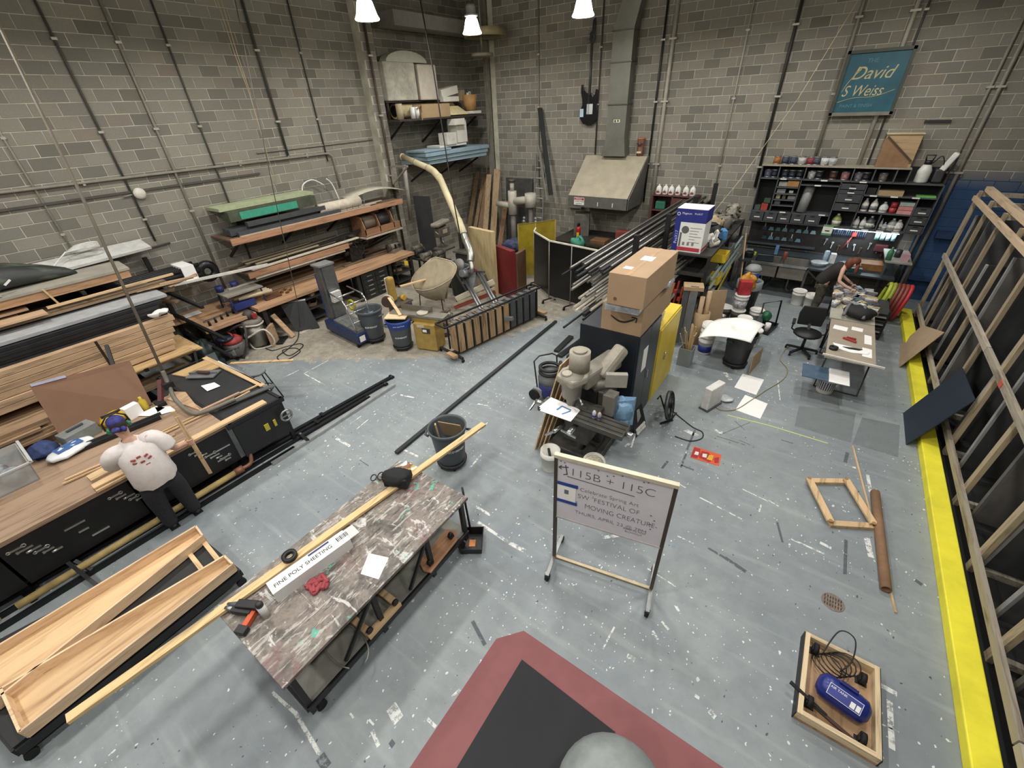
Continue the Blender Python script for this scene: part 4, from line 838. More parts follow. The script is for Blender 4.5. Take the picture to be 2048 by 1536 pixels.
# under the table
dy=thing('plywood_dolly','plywood board with black casters upside down on the table shelf','dolly',(-2.63,1.92,0.30)); q=[(-2.69,1.68,0.34),(-2.56,1.63,0.34),(-2.48,1.66,0.34),(-2.51,2.15,0.34),(-2.60,2.24,0.34),(-2.73,2.19,0.34)]
part(dy,'board',MB().slab(q,.02),wood('a8713e','y')); 
for pxy in ((-2.55,1.73,0.37),(-2.59,2.13,0.37)): part(dy,'caster',MB().box(V(pxy)+V((0,0,.02)),(.06,.06,.03)).cyl(V(pxy)+V((-.02,0,.05)),V(pxy)+V((.02,0,.05)),.03),BLACK)
fd=thing('wood_dolly','small wooden dolly frame with black casters on the table shelf','dolly',(-2.73,1.06,0.30)); c=V((-2.71,1.02,0.30))
for o_,dd in (((-.17,0,0),(.07,.42,.05)),((.17,0,0),(.07,.42,.05)),((0,-.18,.0),(.28,.07,.05)),((0,.18,.0),(.28,.07,.05))): part(fd,'rail',MB().box(c+V(o_)+V((0,0,.03)),dd),PINE)
for sx,sy in ((-1,-1),(1,-1),(1,1),(-1,1)): part(fd,'caster',MB().cyl(c+V((sx*.17-.015,sy*.17,.09)),c+V((sx*.17+.015,sy*.17,.09)),.035),BLACK)
pan=thing('dustpan','black upright dustpan with orange label under the table edge','dustpan',(-2.52,2.40,0.00)); c=V((-2.51,2.39,0.00)); part(pan,'scoop',open_box(MB(),c,(.26,.3,.12),.01,.6,.15),BLACK); part(pan,'handle',MB().cyl(c+V((-.08,.08,.1)),c+V((-.2,.16,.78)),.014),BLACK); part(pan,'label',MB().box(c+V((0,0,.012)),(.08,.1,.006),.6),mat('c97a3a',.5))
wr=MB().tube([V((-2.69,0.64,0.30))+V((.3*math.cos(a),.16*math.sin(a),.004*math.sin(3*a))) for a in [2*PI*k/24 for k in range(22)]],.006,6); solo('wire_loop','thin wire loop lying on the table shelf','wire',wr,mat('9b9b92',.4,.5))

# ================================================================ BINS
def bin_proto():
    t=thing('waste_bin','x','bin')
    part(t,'barrel',MB().lathe([(.001,.02),(.2,.02),(.215,.05),(.26,.55),(.265,.6),(.29,.61),(.295,.66),(.275,.665),(.27,.62),(.25,.55),(.2,.08),(.001,.07)],(0,0,.09),28),GREYPL)
    for s in (-1,1): part(t,'handle',MB().tube([(s*.28,-.07,.62),(s*.33,-.05,.64),(s*.33,.05,.64),(s*.28,.07,.62)],.018,8),GREYPL)
    part(t,'dolly',MB().lathe([(.001,.06),(.23,.06),(.24,.1),(.22,.11),(.001,.11)],n=24),BLACK)
    for k in range(5):
        a=2*PI*k/5; part(t,'caster',MB().cyl((.19*math.cos(a)-.015,.19*math.sin(a),.035),(.19*math.cos(a)+.015,.19*math.sin(a),.035),.035),RUBBER)
    return t
b1=bin_proto(); place(b1,(-3.72,3.38,0.00),.6); b1['label']='grey wheeled waste bin with cardboard beside the painted table'
def bin_text(b,s,rz,size=.055,z=.42,r=.262):
    c=V(b.location); tm=text_mb(s,size,Matrix.Identity(3),(0,0,0),.002,'CENTER')
    tm.v=[c+V(((r+v.z)*math.cos(rz+v.x/r),(r+v.z)*math.sin(rz+v.x/r),z+v.y)) for v in tm.v]
    part(b,'lettering',tm,WHITE)
PMAT[b1.name]=Matrix.Translation(b1.location) @ Matrix.Rotation(.6,4,'Z')
bin_text(b1,'UVA SCENESHOP',-.6,.05,.42,.258)
c=V(b1.location); solo('cardboard_scrap','brown cardboard piece standing in the bin beside the painted table','cardboard',MB().box(c+V((.04,.05,.66)),(.36,.012,.34),.2,rot=RZ(.3) @ RX(.3)),CARD)
solo('wood_scrap','short wood offcut standing inside the cardboard filled bin','offcut',MB().bar(c+V((-.16,-.02,.3)),c+V((-.19,-.05,.74)),.05,.02),PINEZ)
b2=bin_proto(); place(b2,(-8.20,5.61,0.00),.2); b2['label']='taller grey waste bin with scraps next to the blue lift'; b2.scale=(1.08,1.08,1.12)
PMAT[b2.name]=Matrix.Translation(b2.location) @ Matrix.Rotation(.2,4,'Z')
b3=bin_proto(); place(b3,(-7.29,5.69,0.00),.9); b3['label']='grey waste bin with blue rim and a board on top'; PMAT[b3.name]=Matrix.Translation(b3.location) @ Matrix.Rotation(.9,4,'Z')
bin_text(b2,'SCENESHOP',-.75,.05,.4,.255); bin_text(b3,'SCENESHOP',-.75,.05,.36,.252)
c=V(b3.location); part(b3,'blue_rim',MB().lathe([(.268,.58),(.277,.66),(.3,.72),(.302,.758),(.28,.765),(.275,.73)],c,28,cap=False),mat('27418f',.5)); bin_text(b3,'LANDFILL',-.75,.06,.66,.282)
solo('scrap_board','square pale board lying on the blue rimmed bin','board',MB().box(c+V((-.05,.02,.80)),(.5,.34,.02),.5),wood('d9bd8c','x'))
plank('narrow pine strip leaning across the blue rimmed bin',c+V((.05,.05,.83)),c+V((-.75,.45,.95)),.07,.02,PINEX)
c=V(b2.location); solo('plastic_scrap','clear plastic scrap inside the taller grey bin','scrap',MB().ball(c+V((0,0,.58)),(.2,.18,.14),14,9).jit(.1,8),mat('9aa0a4',.3,0,.3))

# ================================================================ WALL BENCH (left wall, far half)
OAK=wood('b88a5a','y','8a6038',.7); OAKX=wood('b88a5a','x','8a6038',.7)
wb=thing('joinery_bench','thick wooden workbench along the left wall with storage below','workbench',(-11.1,6.7,0))
part(wb,'top',MB().bb(-11.85,-10.42,4.15,9.3,.82,.91),OAK,.006)
for y in (4.3,6.2,7.1,8.3,9.2):
    part(wb,'leg',MB().bb(-10.6,-10.5,y-.05,y+.05,0,.82),mat('2b2724',.7)); part(wb,'leg',MB().bb(-11.8,-11.7,y-.05,y+.05,0,.82),mat('2b2724',.7))
part(wb,'back_shelf',MB().bb(-11.84,-11.62,4.2,8.6,1.02,1.06).bb(-11.84,-11.8,4.2,8.6,.91,1.02),mat('6b553f',.7))
w2=thing('vise_table','low wooden bench with metal fittings at the near end of the wall bench','bench',(-11.0,3.3,0))
part(w2,'top',MB().prism([(-10.45,2.95),(-10.45,4.1),(-11.8,4.1),(-11.8,3.05)],.76,.84),OAK,.006)
for x,y in ((-10.6,3.1),(-10.6,4.0),(-11.7,3.2),(-11.7,4.0)): part(w2,'leg',MB().bb(x-.04,x+.04,y-.04,y+.04,0,.76),mat('2b2724',.7))
for i in range(5): solo('threaded_fitting','small dark steel fitting on the low wooden bench','fitting',MB().cyl((-10.65-i*.06,3.15+i*.16,.84),(-10.65-i*.06,3.15+i*.16,.95),.03,.02,10),DKSTEEL,'fittings on the low bench')
solo('steel_rule','steel rod lying on the low wooden bench','rod',MB().bar((-10.95,3.15,.86),(-11.0,3.8,.86),.05,.03),STEEL)
solo('tray_board','shallow wooden tray board behind the fittings on the low bench','board',MB().slab([(-11.75,2.7,.95),(-11.75,3.9,.95),(-11.35,3.9,.86),(-11.35,2.7,.86)],.02),OAK); solo('paper_scrap','white paper on the wooden tray board','paper',MB().slab([(-11.6,3.0,.94),(-11.6,3.35,.94),(-11.45,3.35,.905),(-11.45,3.0,.905)],.003),PAPER)
# blue stand
bsn=thing('bench_stand','blue framed bench stand with a grey top and blue cups','stand',(-11.0,4.3,.84))
part(bsn,'top',MB().bb(-11.4,-10.75,3.75,4.6,1.25,1.28),mat('8f8a80',.7)); 
for x,y in ((-11.35,3.8),(-11.35,4.55),(-10.8,3.8),(-10.8,4.55)): part(bsn,'leg',MB().bar((x,y,1.25),(x+.06*(1 if x > -11 else -1),y,.86),.03,.03),mat('23305f',.5))
part(bsn,'base_box',MB().bb(-10.95,-10.72,3.8,4.3,.92,1.06),mat('26356e',.5))
for y in (3.85,4.2): part(bsn,'cup',MB().cyl((-11.28,y,1.28),(-11.28,y,1.42),.08,.09),mat('232f66',.5))
for i in range(3): part(bsn,'roll',MB().cyl((-11.1+i*.12,3.9+i*.05,1.12),(-10.95+i*.12,4.75,1.12),.04),mat('c4b394',.6))
# bench clutter
def gadget(name,label,cat,c,s,m,m2=None):
    c=V(c); t=thing(name,label,cat,c)
    part(t,'base',MB().box(c+V((0,0,.05*s)),(.2*s,.3*s,.1*s),.3),m,.006); part(t,'body',MB().cyl(c+V((0,-.14*s,.17*s)),c+V((0,.16*s,.17*s)),.085*s),m); part(t,'wheel',MB().cyl(c+V((0,.17*s,.17*s)),c+V((0,.23*s,.17*s)),.1*s),m2 or m); part(t,'wheel',MB().cyl(c+V((0,-.22*s,.17*s)),c+V((0,-.15*s,.17*s)),.1*s),m2 or m)
    return t
gadget('bench_grinder','double wheel bench grinder at the far end of the wall bench','grinder',(-11.0,9.0,.91),1.1,mat('7a7468',.5),mat('4a463f',.7))
for i,(x,y) in enumerate(((-10.9,5.05),(-10.85,5.25),(-10.75,5.12),(-11.0,5.2))): solo('hand_clamp','small brass coloured clamp on the wall bench','clamp',MB().cyl((x,y,.91),(x,y+.06,.98),.03,.02,10).box((x,y,.93),(.09,.05,.04),i),mat('6e5330',.5,.4),'small clamps on the wall bench')
solo('leather_case','brown flat case lying open on the wall bench','case',MB().slab([(-10.7,4.55,.92),(-10.7,4.95,.92),(-10.95,5.0,.94),(-10.95,4.6,.94)],.03),mat('63412f',.6))
for i,(y0,y1,x) in enumerate(((4.6,6.2,-11.3),(5.0,6.9,-11.45),(6.6,8.4,-11.35),(7.2,8.9,-11.2))): plank('loose batten lying on the back of the wall bench',(x,y0,.94),(x+.05,y1,.94),.08,.03,wood('9c8260','y'),'battens on the wall bench')
ts_=thing('table_vise','dark cast machine with a spoked handwheel over the wall bench','machine',(-11.3,7.7,.91))
part(ts_,'body',MB().box((-11.4,7.8,1.15),(.3,.5,.45)).cyl((-11.35,7.4,1.2),(-11.35,8.3,1.3),.07),mat('2b2825',.6),.02); part(ts_,'handwheel',MB().ring((-11.15,7.75,1.35),.24,.02,RY(1.2)),DKSTEEL)
for k in range(3): part(ts_,'spoke',MB().cyl(V((-11.15,7.75,1.35))+RY(1.2) @ V((.24*math.cos(k*PI/3),.24*math.sin(k*PI/3),0)),V((-11.15,7.75,1.35))-RY(1.2) @ V((.24*math.cos(k*PI/3),.24*math.sin(k*PI/3),0)),.012,n=8),DKSTEEL)
solo('bar_clamp','long dark bar clamp lying toward the grinder on the wall bench','clamp',MB().bar((-11.3,7.9,1.0),(-10.9,9.2,1.12),.04,.04).box((-11.28,8.0,1.02),(.12,.06,.12)).box((-10.95,9.0,1.1),(.12,.06,.12)),DKSTEEL)
for i in range(3): plank('dark rail piece stored on the wall behind the grinder',(-11.75,8.3+i*.3,1.0+i*.12),(-11.7,9.7,1.25+i*.12),.05,.04,mat('3a342c',.6,.3),'rail pieces behind the grinder','rail_piece','rail')
# shelves above the bench
s1=thing('upper_wall_shelf','long upper wooden shelf over the wall bench','shelf',(-11.4,7.0,2.3)); part(s1,'board',MB().bb(-11.86,-10.92,4.35,9.6,2.36,2.4),wood('6d5138','y')); part(s1,'front_edge',MB().bb(-10.92,-10.88,4.35,9.6,2.28,2.42),wood('b07a4c','y'))
s2=thing('lower_wall_shelf','shorter lower wooden shelf over the wall bench','shelf',(-11.4,6.0,1.5)); part(s2,'board',MB().bb(-11.86,-10.95,4.45,7.5,1.54,1.58),wood('6d5138','y')); part(s2,'front_edge',MB().bb(-10.95,-10.91,4.45,7.35,1.47,1.6),wood('b07a4c','y')); part(s2,'light_tube',MB().cyl((-10.95,4.6,1.43),(-10.95,7.2,1.43),.03),mat('cfc9bb',.5)); part(s2,'bracket',MB().bar((-11.84,7.45,1.1),(-11.0,7.45,1.52),.05,.05),BLACK)
for y in (4.6,6.0,7.4): part(s1,'bracket',MB().bar((-11.85,y,1.85),(-11.0,y,2.33),.05,.05),BLACK)
part(s1,'bracket',MB().bar((-11.85,9.4,1.85),(-11.0,9.4,2.33),.05,.05),BLACK)
gf=thing('green_foam_beam','long foam beam painted teal green on the upper shelf','foam',(-11.4,5.7,2.75)); part(gf,'beam',MB().bb(-11.5,-11.12,4.6,6.85,2.72,2.94),mat('4b5140',.8,0,.2)); part(gf,'teal_face',MB().bb(-11.12,-11.1,4.85,6.3,2.74,2.9),mat('3f9a80',.7,0,.1))
solo('pale_foam_sheet','pale green foam sheet lying above the teal beam','foam',MB().bb(-11.85,-11.25,4.5,6.9,2.95,3.02),mat('a9b390',.7))
for i,(x,z,y0,y1,w_,h) in enumerate(((-11.0,2.46,4.6,7.4,.1,.1),(-11.2,2.5,4.5,7.0,.14,.14),(-11.4,2.5,4.5,7.2,.14,.16),(-11.08,2.62,4.9,7.0,.12,.1))): solo('foam_channel','dark grey channel stored under the teal beam','channel',MB().bb(x-w_/2,x+w_/2,y0,y1,z-h/2,z+h/2),mat('45474a',.6),'channels under the teal beam')
for i in range(3): plank('pale edged strip on the front of the upper shelf',(-10.93-i*.09,4.6+i*.3,2.425+i*.012),(-10.97-i*.09,8.4+i*.3,2.425+i*.012),.07,.02,mat('b7ab98',.7),'strips on the upper shelf','strip','strip')
ro=thing('fabric_roll','cream fabric roll lying on the upper shelf','roll',(-11.15,7.5,2.45)); part(ro,'roll',MB().cyl((-11.15,6.85,2.58),(-11.15,8.2,2.58),.13,n=20),mat('cfc5b2',.8)); part(ro,'core',MB().cyl((-11.15,6.83,2.58),(-11.15,6.86,2.58),.09,n=16),BLACK)
sk=thing('wire_rack','row of wire pegs in front of the fabric roll','rack',(-10.97,7.5,2.43))
for i in range(7): part(sk,'peg',MB().cyl((-10.97,7.0+i*.2,2.43),(-10.93,7.0+i*.2+.02,2.6),.008,n=6),STEEL)
part(sk,'rail',MB().bar((-10.97,6.9,2.43),(-10.97,8.4,2.43),.03,.02),STEEL)
cv=MB(); n=12; vs=[]
for i in range(n+1):
    a=i/n; yy=7.9+a*2.2; zz=2.66+.16*math.sin(a*PI)-.1*a
    vs+=[(-11.6,yy,zz+.05),(-11.15,yy,zz)]
cv.add(vs,[(2*i,2*i+1,2*i+3,2*i+2) for i in range(n)],True)
o=solo('curved_sheet','thin curved plastic sheet draped on the end of the upper shelf','sheet',cv,mat('bcb9a6',.4)); md=o.modifiers.new('t','SOLIDIFY'); md.thickness=.01
for i,pts in enumerate(([(-11.75,6.9,2.95),(-11.75,7.0,3.15),(-11.75,7.3,3.22),(-11.75,7.6,3.05)],[(-11.7,7.7,3.2),(-11.7,7.85,3.0),(-11.6,7.92,2.41)])): solo('white_hose','white hose arching up from the upper shelf' if i == 0 else 'short white hose curving down beside the fabric roll','hose',MB().tube(spline(pts),.018,6),WHITE)
for i in range(9):
    y0=4.4+U(0,.4); plank('long weathered lath stored between the two wall shelves',(-11.75+i*.085,y0,1.62+(i % 3)*.05),(-11.75+i*.085,7.0+U(-.5,.8),1.64+(i % 3)*.05),.07,.03,(wood('8f8062','y'),wood('6f6450','y'),wood('a0916f','y'))[i % 3],'laths between the wall shelves','lath','lath')
plank('long white primed board on the lower wall shelf',(-11.0,4.6,1.63),(-10.98,7.75,1.66),.1,.03,mat('cbc4b4',.7))
plank('black pipe lying along the lower wall shelf',(-11.1,4.4,1.66),(-11.15,8.2,1.8),.06,.06,mat('25272a',.5))
plank('grey strip along the wall above the low bench',(-11.2,4.0,1.3),(-11.1,6.3,1.34),.06,.03,mat('b0aa9c',.6))
# reel box
rb=thing('cable_reel_box','wooden box holding two cable spools beside the upper shelf','reel box',(-11.2,8.7,1.6)); BR=wood('a06c3c','y')
part(rb,'base',MB().bb(-11.5,-10.9,8.0,9.35,1.62,1.68),BR); part(rb,'front',MB().bb(-10.93,-10.9,8.0,9.35,1.68,1.82),BR)
for y in (8.0,8.55,9.1): part(rb,'side',MB().prism([(-.3,0),(.3,0),(.3,.2),(.2,.48),(-.05,.55),(-.3,.5)],0,.03,RX(PI/2),(-11.2,y+.03,1.66)),BR)
part(rb,'top_rail',MB().bb(-11.35,-11.2,8.0,8.6,2.18,2.21),BR)
part(rb,'spool',MB().cyl((-11.15,8.08,1.95),(-11.15,8.48,1.95),.2,n=20),mat('6b5c50',.6),label='copper brown cable spool'); part(rb,'spool',MB().cyl((-11.15,8.62,1.95),(-11.15,9.02,1.95),.2,n=20),mat('2c2a2a',.5),label='black cable spool')
part(rb,'bracket_shelf',MB().bb(-11.86,-10.86,7.95,9.4,1.56,1.6),mat('b4ab9a',.7)); part(rb,'bracket',MB().bar((-11.84,8.1,1.2),(-11.0,8.1,1.54),.04,.04).bar((-11.84,9.2,1.2),(-11.0,9.2,1.54),.04,.04),BLACK)
# under the bench: drawer unit, carts, boards
du=thing('drawer_cabinet','dark metal drawer cabinet under the wall bench','cabinet',(-10.75,7.65,0)); part(du,'body',MB().bb(-11.3,-10.48,7.2,8.15,.02,.78),mat('2e302e',.5))
for i in range(5): 
    for j in range(2):
        dr_=part(du,'drawer',MB().bb(-10.48,-10.46,7.23+j*.46,7.66+j*.46,.06+i*.14,.18+i*.14),mat('262826',.45)); part(dr_,'handle',MB().bb(-10.46,-10.445,7.36+j*.46,7.54+j*.46,.12+i*.14,.14+i*.14),CHROME)
for nm,lb,y0,y1 in (('tool_cart','dark rolling shelf cart under the near half of the wall bench',5.3,5.95),('tool_cart','rolling cart with wood scraps under the far end of the wall bench',8.45,9.1)):
    tc_=thing(nm,lb,'cart',(-10.8,(y0+y1)/2,0))
    for z in (.12,.4,.68): part(tc_,'shelf',MB().bb(-11.3,-10.42,y0,y1,z,z+.03),mat('2f2d2a',.6))
    for x in (-11.28,-10.44):
        for y in (y0+.02,y1-.02): part(tc_,'post',MB().bb(x-.015,x+.015,y-.015,y+.015,.05,.72),BLACK); part(tc_,'caster',MB().cyl((x-.02,y,.045),(x+.02,y,.045),.045),RUBBER)
    for i in range(5): part(tc_,'scrap',MB().box((-10.75+U(-.2,.2),(y0+y1)/2+U(-.15,.15),.75 if i < 3 else .47),(U(.1,.3),U(.1,.3),.07),U(0,1)),wood('8d6f4c','x'))
ap=thing('dark_slab','dark grey flat panel standing on edge before the wall bench','panel',(-10.86,5.07,0.00)); part(ap,'panel',MB().slab([(-10.5,4.9,0),(-10.15,5.35,0),(-10.35,5.3,.72),(-10.72,4.85,.72)],.1),mat('3e4042',.7)); part(ap,'pale_edge',MB().slab([(-10.72,4.85,.725),(-10.35,5.3,.725),(-10.43,5.36,.725),(-10.8,4.91,.725)],.01),mat('cfcac0',.7))
solo('pale_offcut','pale board edge lying on the floor by the dark panel','board',MB().bar((-10.23,4.82,0.00),(-10.29,5.22,0.00),.12,.03),mat('b9b3a5',.7))
# vacs
sv=thing('shop_vacuum','grey canister vacuum with red top and white hose by the low bench','vacuum',(-10.57,3.94,0.00)); c=V((-10.54,3.95,0.00))
part(sv,'tank',MB().lathe([(.001,.04),(.2,.04),(.22,.08),(.21,.6),(.001,.62)],c,24),metal('8f8d86',.4)); part(sv,'lid',MB().lathe([(.23,.6),(.24,.66),(.2,.72),(.001,.74)],c,24),mat('7d766e',.6)); part(sv,'motor',MB().lathe([(.12,.72),(.12,.86),(.06,.92),(.001,.93)],c,18),mat('46423f',.6)); part(sv,'switch_box',MB().box(c+V((.15,.05,.8)),(.1,.1,.1)),mat('8f2f2c',.5))
part(sv,'hose',MB().tube(spline([c+V((-.2,0,.58)),c+V((0,-.28,.62)),c+V((.26,0,.6)),c+V((0,.25,.56)),c+V((-.25,0,.5)),c+V((.1,-.28,.35)),c+V((.38,.05,.5)),c+V((.42,.15,.1)),c+V((.1,-.2,.02)),c+V((-.1,-.15,.3))]),.022,8),mat('cfcbc0',.5))
ht=thing('cleaning_vacuum','red and grey drum vacuum with black hose on the floor','vacuum',(-10.37,3.34,0.00)); c=V((-10.46,3.37,0.00))
part(ht,'tank',MB().lathe([(.001,.06),(.2,.06),(.24,.12),(.24,.34),(.2,.38),(.001,.38)],c,24),mat('5f5e5a',.5)); part(ht,'top',MB().lathe([(.21,.38),(.22,.44),(.14,.52),(.001,.54)],c,20),mat('a13a38',.45)); part(ht,'handle',MB().tube([c+V((-.14,0,.46)),c+V((-.1,0,.6)),c+V((.1,0,.6)),c+V((.14,0,.46))],.02),mat('8b2f2f',.5)); part(ht,'hose',MB().tube(spline([c+V((.22,0,.3)),c+V((.1,-.33,.3)),c+V((-.3,-.25,.35)),c+V((-.1,.1,.62)),c+V((.3,.25,.75)),c+V((.45,.1,.4)),c+V((.35,-.05,.06))]),.028,8),mat('3c3a38',.6)); part(ht,'gauge',MB().box(c+V((.17,-.17,.22)),(.14,.02,.16),.78),mat('a5a29c',.5))
for a in (0,2.1,4.2): part(ht,'caster',MB().cyl(c+V((.2*math.cos(a)-.02,.2*math.sin(a),.045)),c+V((.2*math.cos(a)+.02,.2*math.sin(a),.045)),.045),RUBBER)
wbx=thing('slat_box','plywood crate with sloping slat beside the canister vacuum','crate',(-10.11,4.20,0.00)); c=V((-10.26,4.18,0.00)); part(wbx,'panel',MB().box(c+V((0,0,.25)),(.06,.36,.48),.7),PLY); part(wbx,'slat',MB().bar(c+V((.05,.45,.02)),c+V((-.3,.3,.6)),.14,.03),PLY); part(wbx,'base',MB().box(c+V((-.1,.1,.02)),(.4,.4,.04),.7),BLACK)
st2=thing('work_stool','low chrome stool with a dark blue seat under the low bench','stool',(-11.23,3.55,0.00)); c=V((-10.45,3.25,0)); part(st2,'seat',MB().lathe([(.001,.5),(.17,.5),(.19,.53),(.17,.56),(.001,.57)],c,20),mat('1f2a3c',.35)); part(st2,'post',MB().cyl(c+V((0,0,.05)),c+V((0,0,.5)),.025),CHROME); part(st2,'foot',MB().bar(c+V((-.22,0,.04)),c+V((.22,0,.04)),.04,.03).bar(c+V((0,-.22,.04)),c+V((0,.22,.04)),.04,.03),DKSTEEL)
dk=thing('dark_machine','dark teal covered machine standing at the end of the lumber rack','machine',(-10.6,2.75,0)); part(dk,'body',MB().ball((-10.45,2.75,.35),(.3,.26,.36),16,10).jit(.07,6).box((-10.45,2.75,.12),(.6,.45,.2)),mat('22302f',.5,0,.3),.02); part(dk,'bracket',MB().box((-10.2,2.75,.3),(.12,.2,.3)),STEEL)
ec=thing('black_cable','black extension cable coiled on the floor by the wall bench','cable',(-9.41,4.04,0.00)); c=V((-9.47,4.14,0.00))
part(ec,'loops',MB().tube(spline([V((-10.62,5.04,0.00)),V((-9.97,4.59,0.00)),V((-9.70,4.15,0.00)),V((-9.56,3.81,0.00)),V((-9.24,3.81,0.00)),V((-9.31,4.24,0.00)),V((-9.61,4.29,0.00)),V((-9.76,4.06,0.00)),V((-9.36,4.01,0.00)),V((-9.49,4.42,0.00)),V((-9.71,4.49,0.00)),V((-9.88,4.19,0.00)),V((-9.98,3.93,0.00)),V((-10.35,3.92,0.00))],5),.011,6),BLACK)
for v in ec.children[0].data.vertices: v.co.z=max(v.co.z,0)+.012
hc=thing('hanging_cable','thin dark cord hanging from the roof to the wall bench','cord',(-10.91,5.20,-0.06)); part(hc,'cord',MB().tube([(-9.88,5.60,6.50),(-10.15,5.30,3.32),(-10.28,5.05,0.71),(-10.27,4.90,0.14)],.009,6),mat('4a443c',.6))
rp=thing('ceiling_rope','pale double rope hanging from the roof before the left wall','rope',(-11.04,6.00,5.12)); part(rp,'strand',MB().tube([(-11.24,6.00,6.93),(-11.23,6.00,5.83),(-11.15,6.00,5.13),(-13.34,7.00,-0.48)],.008,6),mat('c9b694',.7)); part(rp,'strand',MB().tube([(-11.11,6.02,6.91),(-11.17,6.02,5.83),(-11.14,6.02,5.13)],.008,6),mat('c9b694',.7))
bc=thing('black_drop_cable','long black cable hanging from the roof to the saw area','cable',(-6.94,8.20,0.92)); part(bc,'cable',MB().tube([(-8.56,9.00,6.93),(-8.38,9.00,5.36),(-8.04,8.80,2.82),(-7.73,8.60,1.76)],.016,6),mat('23211f',.6))

# ================================================================ PERSONNEL LIFT
NAVY=mat('25365f',.45,.1,.15)
lf=thing('personnel_lift','blue personnel lift with silver guard rails and tall mast','lift',(-9.2,5.45,0))
part(lf,'base',MB().prism([(-8.45,5.0),(-8.45,5.55),(-9.95,5.75),(-9.95,5.15)][::-1],.1,.36),NAVY,.02); part(lf,'deck',MB().prism([(-8.5,5.05),(-8.5,5.5),(-9.6,5.65),(-9.6,5.2)][::-1],.36,.42),mat('6a6c6a',.5))
for x,y in ((-8.55,5.05),(-8.55,5.5),(-9.85,5.25),(-9.85,5.7)): part(lf,'caster',MB().cyl((x-.02,y,.05),(x+.02,y,.05),.05),RUBBER)
part(lf,'mast',MB().bb(-9.9,-9.62,5.3,5.62,.36,1.72).bb(-9.86,-9.66,5.24,5.3,.36,1.7),metal('8a8d90',.4)); part(lf,'mast_blue',MB().bb(-9.98,-9.9,5.28,5.6,.36,1.5),mat('2a4a8f',.45)); part(lf,'mast_cap',MB().bb(-9.93,-9.59,5.22,5.64,1.72,1.76),mat('9a9c9c',.4,.4))
R_=.018
part(lf,'rail_post',MB().tube([(-8.5,5.05,.4),(-8.62,5.02,1.05),(-8.75,5.05,1.15),(-9.45,5.2,1.15)],R_),CHROME); part(lf,'rail_post',MB().tube([(-8.5,5.52,.4),(-8.62,5.58,1.05),(-8.75,5.6,1.15),(-9.45,5.72,1.15)],R_),CHROME)
for z,x in ((1.05,-8.62),(.85,-8.59),(.62,-8.55),(1.15,-9.0)): part(lf,'rail',MB().cyl((x,5.03,z),(x,5.58,z),R_,n=10),CHROME)
part(lf,'control_box',MB().bb(-9.6,-9.5,5.3,5.55,.85,1.1),mat('c8c6c2',.5)); part(lf,'warning_sign',MB().bb(-8.45,-8.44,5.05,5.2,.16,.3),PAPER); part(lf,'hose_coil',MB().ring((-9.3,5.62,.72),.12,.03,RX(PI/2)),mat('a39a2c',.5)); part(lf,'lever',MB().cyl((-9.2,5.05,1.15),(-9.2,5.05,1.4),.01).cyl((-9.2,5.72,1.15),(-9.2,5.72,1.4),.01),BLACK)

place(lf,V(lf.location)+V((.3,.1,0)))

# ================================================================ MACHINES
MUST=mat('a98d4a',.5,.05,.12)
ds=thing('belt_disc_sander','mustard vertical belt and disc sander by the bins','sander',(-9.06,7.02,0.00)); c=V((-8.72,6.85,0))
part(ds,'stand',MB().box(c+V((0,0,.22)),(.3,.3,.44)),mat('6d6a5e',.6)); part(ds,'table',MB().box(c+V((.1,0,.46)),(.5,.6,.04)),mat('6b675e',.4,.5)); part(ds,'belt_arm',MB().box(c+V((0,-.05,.82)),(.17,.2,.66)),MUST,.06); part(ds,'belt',MB().box(c+V((-.1,-.05,.82)),(.03,.17,.6)),mat('d6d0c2',.8)); part(ds,'disc',MB().cyl(c+V((.05,-.3,.58)),c+V((.09,-.34,.58)),.15,n=24),mat('4b3a32',.8)); part(ds,'disc_guard',MB().cyl(c+V((.03,-.26,.58)),c+V((.05,-.3,.58)),.17,n=24),mat('cfc8b6',.6)); part(ds,'knob',MB().cyl(c+V((.1,.15,.55)),c+V((.2,.15,.55)),.07),mat('c8a23a',.5))
jt=thing('jointer','mustard jointer with long grey table behind the bins','jointer',(-6.84,6.11,0.00)); q0,q1=V((-7.60,5.83,0.82)),V((-6.26,6.20,0.82)); dj=(q1-q0).normalized(); aj=V((-dj.y,dj.x,0)); mj=(q0+q1)/2; an=math.atan2(dj.y,dj.x)
part(jt,'table',MB().box(mj,((q1-q0).length,.28,.05),an),metal('a7a398',.45)); part(jt,'fence',MB().box(mj-dj*.1+aj*.1+V((0,0,.09)),(.8,.03,.13),an),metal('86837b',.4)); part(jt,'bed',MB().box(mj-V((0,0,.09)),((q1-q0).length*.8,.22,.12),an),MUST,.02)
part(jt,'base',MB().box(mj+dj*.2-V((0,0,.47)),(.55,.42,.66),an),MUST,.02); part(jt,'guard',MB().cyl(mj+V((0,0,.03))+dj*.1,mj+V((0,0,.06))+dj*.1,.13,n=20),mat('b9b3a5',.4)); part(jt,'plate',MB().box(mj+dj*.25-aj*.215-V((0,0,.3)),(.2,.01,.12),an),mat('3a3230',.5)); part(jt,'panel',MB().box(mj+dj*.12-aj*.215-V((0,0,.2)),(.18,.01,.06),an),mat('c3bca8',.5)); part(jt,'label',MB().box(mj+dj*.22-aj*.222-V((0,0,.3)),(.1,.008,.06),an),PAPER)
